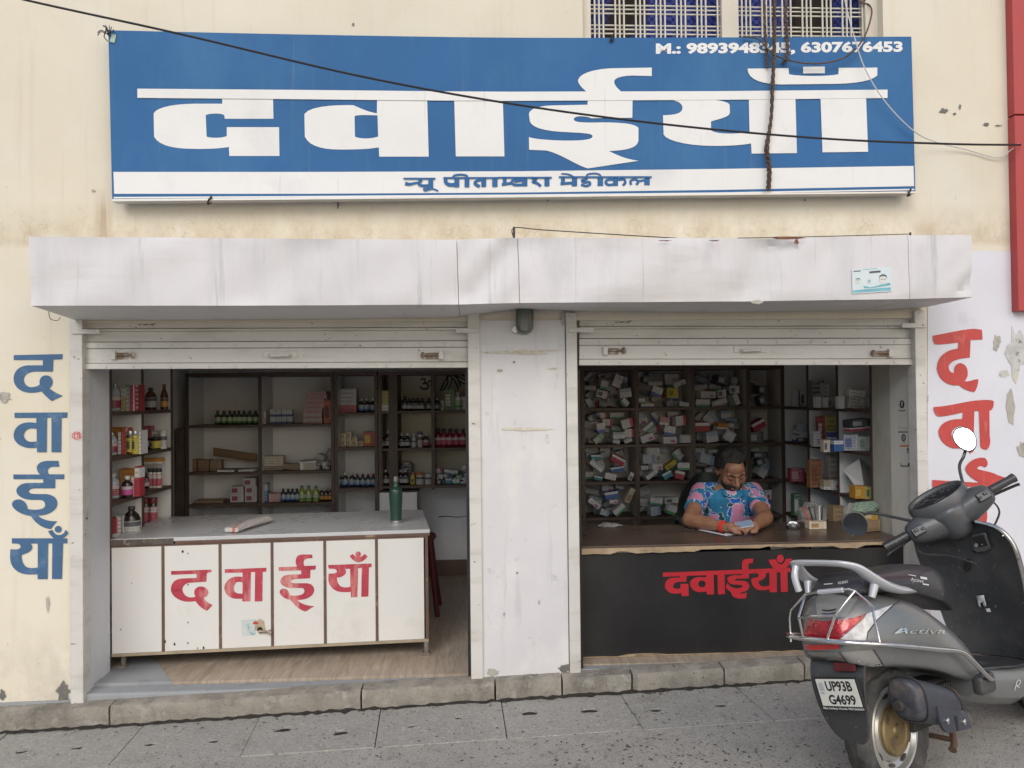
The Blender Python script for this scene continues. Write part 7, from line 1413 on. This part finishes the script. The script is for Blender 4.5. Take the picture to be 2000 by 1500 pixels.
for s_ in (-1, 1): ellip(bd, hd(s_*.080, .012, -.012), (.012*HS, .024*HS, .034*HS), HRZ); ellip(bd, hd(s_*.034, -.080, -.002), (.017*HS, .012*HS, .011*HS), HRZ)
caps(bd, [(1.752, .985, .93), (1.753, .945, .985), hd(0, .01, -.05)], [.075, .068, .06])
tors = [((1.75, 1.14, .48), .185, .15), ((1.75, 1.11, .58), .195, .16), ((1.75, 1.07, .68), .200, .165), ((1.75, 1.03, .78), .198, .15), ((1.75, .995, .86), .200, .125), ((1.75, .98, .915), .175, .095), ((1.75, .975, .95), .10, .07)]
bd.loft([[Vector(c)+Vector((rx*math.cos(2*math.pi*k/20), ry*math.sin(2*math.pi*k/20), 0)) for k in range(20)] for c, rx, ry in tors])
SHR, ELR, WRR = Vector((1.565, .975, .89)), Vector((1.392, .655, .757)), Vector((1.555, .425, .742)); SHL, ELL, WRL = Vector((1.925, .975, .885)), Vector((1.895, .66, .760)), Vector((1.745, .435, .748))
for a, b, c in ((SHR, ELR, WRR), (SHL, ELL, WRL)):
    caps(bd, [a, a.lerp(b, .5), b], [.064, .057, .047]); caps(bd, [b, b.lerp(c, .35), c], [.050, .047, .030])
# hands: palm, four fingers and a thumb each
def hand(w_, pc_, fdir, up, curl, flip):
    f = Vector(fdir).normalized(); u = Vector(up); u = (u-f*u.dot(f)).normalized(); sd_ = f.cross(u)*flip; pc_ = Vector(pc_)
    caps(bd, [w_, w_.lerp(pc_, .6)], [.030, .030])
    for k in (-1.2, -.4, .4, 1.2): caps(bd, [pc_-f*.025+sd_*(.014*k), pc_+f*.028+sd_*(.017*k)], [.0165, .0140], 10)
    for k, L_ in ((-1.25, .85), (-.42, 1.0), (.42, .95), (1.25, .74)):
        b0 = pc_+f*.032+sd_*(.0175*k); d = f.copy(); p0 = b0; pts_ = [b0]
        for sgm, an in ((.030, curl*.5), (.022, curl*1.1), (.017, curl*1.6)):
            d = f*math.cos(an)-u*math.sin(an); p0 = p0+d*sgm*L_; pts_.append(p0)
        caps(bd, pts_, [.0115, .0108, .0098, .0084], 10)
    tb = pc_-f*.012-sd_*.026; td = (f*.65-sd_*.55-u*.35).normalized(); caps(bd, [tb, tb+td*.034, tb+td*.034+(f*.8-u*.4+sd_*.25).normalized()*.028], [.0150, .0125, .0100], 10)
hand(WRR, (1.592, .388, .752), (.80, -.42, .10), (-.1, -.35, .9), 1.0, -1)
hand(WRL, (1.712, .398, .755), (-.72, -.48, .12), (.1, -.4, .9), 1.05, 1)
for s_ in (-1, 1):
    k_ = Vector((1.75+s_*.13, .72, .52)); caps(bd, [(1.75+s_*.10, 1.10, .50), k_], [.085, .065]); caps(bd, [k_, (1.75+s_*.13, .70, .14)], [.060, .042]); caps(bd, [(1.75+s_*.13, .72, .095), (1.75+s_*.14, .58, .085)], [.042, .035])
remesh_build(bd, 'body', M_skin, man, .0042, 2)
# shirt
sh = MB(); sh.loft([[Vector(c)+Vector((0, -.004, 0))+Vector(((rx+e_)*math.cos(2*math.pi*k/24)*(1+.012*math.sin(k*2.1+i)), (ry+e_)*math.sin(2*math.pi*k/24), 0)) for k in range(24)] for i, (c, rx, ry, e_) in enumerate([(c, rx, ry, .016 if i < 5 else .010) for i, (c, rx, ry) in enumerate(tors[:-1])])])
for a, b in ((SHR, ELR), (SHL, ELL)): caps(sh, [a, a.lerp(b, .30), a.lerp(b, .52)], [.074, .071, .068])
caps(sh, [SHR+Vector((.05, .0, .012)), SHL+Vector((-.05, 0, .012))], [.062, .062])
remesh_build(sh, 'shirt', M_shirt, man, .008, 4)
for s_ in (-1, 1):      # open collar flaps
    c0 = Vector((1.752, .915, .905)); fl_ = MB().add([c0+Vector((s_*.075, .06, .045)), c0+Vector((s_*.085, -.01, .020)), c0+Vector((s_*.070, -.075, -.020)), c0+Vector((s_*.018, -.075, -.035)), c0+Vector((s_*.050, -.02, .020)), c0+Vector((s_*.062, .05, .052))], [(0, 1, 4, 5), (1, 2, 3, 4)])
    ob = fl_.build('collar', M_shirt, man, smooth=True, ang=80); md = ob.modifiers.new('solid', 'SOLIDIFY'); md.thickness = .005
for a, b in ((SHR, ELR), (SHL, ELL)):
    d = (b-a).normalized(); c = a.lerp(b, .60); MB().tube([c-d*.006, c+d*.006], [.068, .067], 20).build('cuff', M_shirt, man, smooth=True)
tr2 = MB(); tr2.loft([[Vector(c)+Vector(((rx+.006)*math.cos(2*math.pi*k/20), (ry+.006)*math.sin(2*math.pi*k/20), -.03)) for k in range(20)] for c, rx, ry in tors[:2]])
for s_ in (-1, 1): k_ = Vector((1.75+s_*.13, .72, .52)); caps(tr2, [(1.75+s_*.10, 1.10, .50), k_], [.096, .076]); caps(tr2, [k_, (1.75+s_*.13, .70, .15)], [.074, .06])
remesh_build(tr2, 'trousers', M_trs, man, .012, 3)
# hair: cap with receding hairline, beard and moustache, brows, lids
def shell(name, c, r, keep, seed, amp, sub=5):
    random.seed(seed); bm = bmesh.new(); bmesh.ops.create_icosphere(bm, subdivisions=sub, radius=1); ds = [(Vector((random.gauss(0, 1), random.gauss(0, 1), random.gauss(0, 1))).normalized(), random.uniform(-1, 1)) for _ in range(70)]
    kill = []
    for v in bm.verts:
        nv = v.co.normalized(); k = 1+amp*sum(a*max(0, nv.dot(d))**40 for d, a in ds)+random.uniform(-.012, .012); lc = Vector((c[0]+nv.x*r[0]*k, c[1]+nv.y*r[1]*k, c[2]+nv.z*r[2]*k))
        if not keep(lc.x, lc.y, lc.z): kill.append(v)
        v.co = hd(*lc)-root_loc(man)
    bmesh.ops.delete(bm, geom=kill, context='VERTS'); me = bpy.data.meshes.new(name); bm.to_mesh(me); bm.free(); me.materials.append(M_hair)
    for p_ in me.polygons: p_.use_smooth = True
    o = bpy.data.objects.new(name, me); COL.objects.link(o); o.parent = man; md = o.modifiers.new('solid', 'SOLIDIFY'); md.thickness = .006; md.offset = -1; return o
shell('hair', (0, .022, .034), (.092, .107, .101), lambda x, y, z: (z > .088-.0*y and y > -.075+8*x*x*0) or (y > -.02 and z > .0 and (abs(x) > .05 or z > .05)) or (y > .03 and z > -.055) or (y > -.050 and z > .066+.35*abs(x)*(-1)), 4, .10)
shell('beard', (0, -.030, -.070), (.066, .066, .068), lambda x, y, z: z < -.052-.5*max(0, .03-abs(x))*0 and not (y < -.06 and z > -.060 and abs(x) < .03) or (abs(x) > .054 and z < .0 and y > -.045), 6, .05)
MB().tube([hd(*p_) for p_ in ((-.030, -.083, -.066), (-.018, -.097, -.057), (0, -.101, -.054), (.018, -.097, -.057), (.030, -.083, -.066))], [.005, .008, .008, .008, .005], 8).build('moustache', M_hair, man, smooth=True)
for s_ in (-1, 1):
    MB().tube([hd(s_*.014, -.0995, .018), hd(s_*.032, -.0945, .026), hd(s_*.052, -.080, .021)], [.0035, .0042, .0028], 6).build('eyebrow', M_hair, man, smooth=True)
    MB().tube([hd(s_*.020, -.0935, -.007), hd(s_*.033, -.0945, -.011), hd(s_*.047, -.086, -.007)], [.0015, .0024, .0015], 6).build('eyelid', M_hair, man, smooth=True)
# red thread on the wrist
wd = (WRR-ELR).normalized(); wc = ELR.lerp(WRR, .93); uu = wd.cross(Vector((0, 0, 1))).normalized(); vv_ = uu.cross(wd)
for k in range(4): MB().tube([wc+wd*(.007*k-.012)+uu*(.035*math.cos(a))+vv_*(.035*math.sin(a)) for a in [2*math.pi*i/20 for i in range(20)]], .0042, 6, closed=True).build('wrist_thread', pm('red_thread', (.55, .03, .02), .8, .1, 40), man, smooth=True)
# phone in his hands
phn = thing('phone', 'white phone held in both hands above the notebook', 'phone', (1.655, .372, .79)); PM = Matrix.Rotation(R_(-8), 3, 'Y') @ Matrix.Rotation(R_(32), 3, 'X')
MB().obox((1.652, .372, .768), (.105, .056, .009), PM).build('case', pm('phone_white', (.42, .44, .48), .35, .03), phn, bevel=.003); MB().obox(Vector((1.652, .372, .768))+PM @ Vector((0, 0, .0052)), (.096, .049, .001), PM).build('screen', pm('phone_glass', (.18, .24, .33), .15, .05), phn)
# chair he sits on
chr_ = thing('office_chair', 'dark green grey office chair behind the seated man', 'chair', (1.72, 1.2, .05)); M_ch = pm('chair_green_grey', (.045, .055, .05), .55, .15, 8)
bk = []
for j in range(9):
    z = .52+.47*j/8; w_ = .245*math.sqrt(max(.05, 1-((j-3.5)/5.2)**2)); bk.append([(1.70+w_*t_, 1.34-.11*t_*t_*1.6, z) for t_ in (-1, -.75, -.5, -.25, 0, .25, .5, .75, 1)]+[(1.70+w_*t_, 1.375-.11*t_*t_*1.6, z) for t_ in (1, .75, .5, .25, 0, -.25, -.5, -.75, -1)])
MB().loft(bk).build('backrest', M_ch, chr_, smooth=True, ang=60)
MB().box((1.49, .86, .42), (2.0, 1.32, .475)).build('seat', M_ch, chr_, bevel=.02, seg=3)
MB().tube([(1.74, 1.1, .12), (1.74, 1.1, .42)], .03, 12).build('column', MC_d, chr_, smooth=True)
for k in range(5): a = k*1.2566+.3; MB().tube([(1.74, 1.1, .15), (1.74+.27*math.cos(a), 1.1+.27*math.sin(a), .10)], [.025, .018], 8).tube([(1.74+.27*math.cos(a), 1.1+.27*math.sin(a)-.02, .076), (1.74+.27*math.cos(a), 1.1+.27*math.sin(a)+.02, .076)], .025, 10).build('leg', MC_d, chr_, smooth=True, ang=40)
MB().tube(smooth2([(1.47, 1.30, .50), (1.455, 1.25, .66), (1.455, 1.05, .68), (1.47, .98, .60), (1.50, .97, .47)], 4), .02, 8).build('armrest', M_ch, chr_, smooth=True)
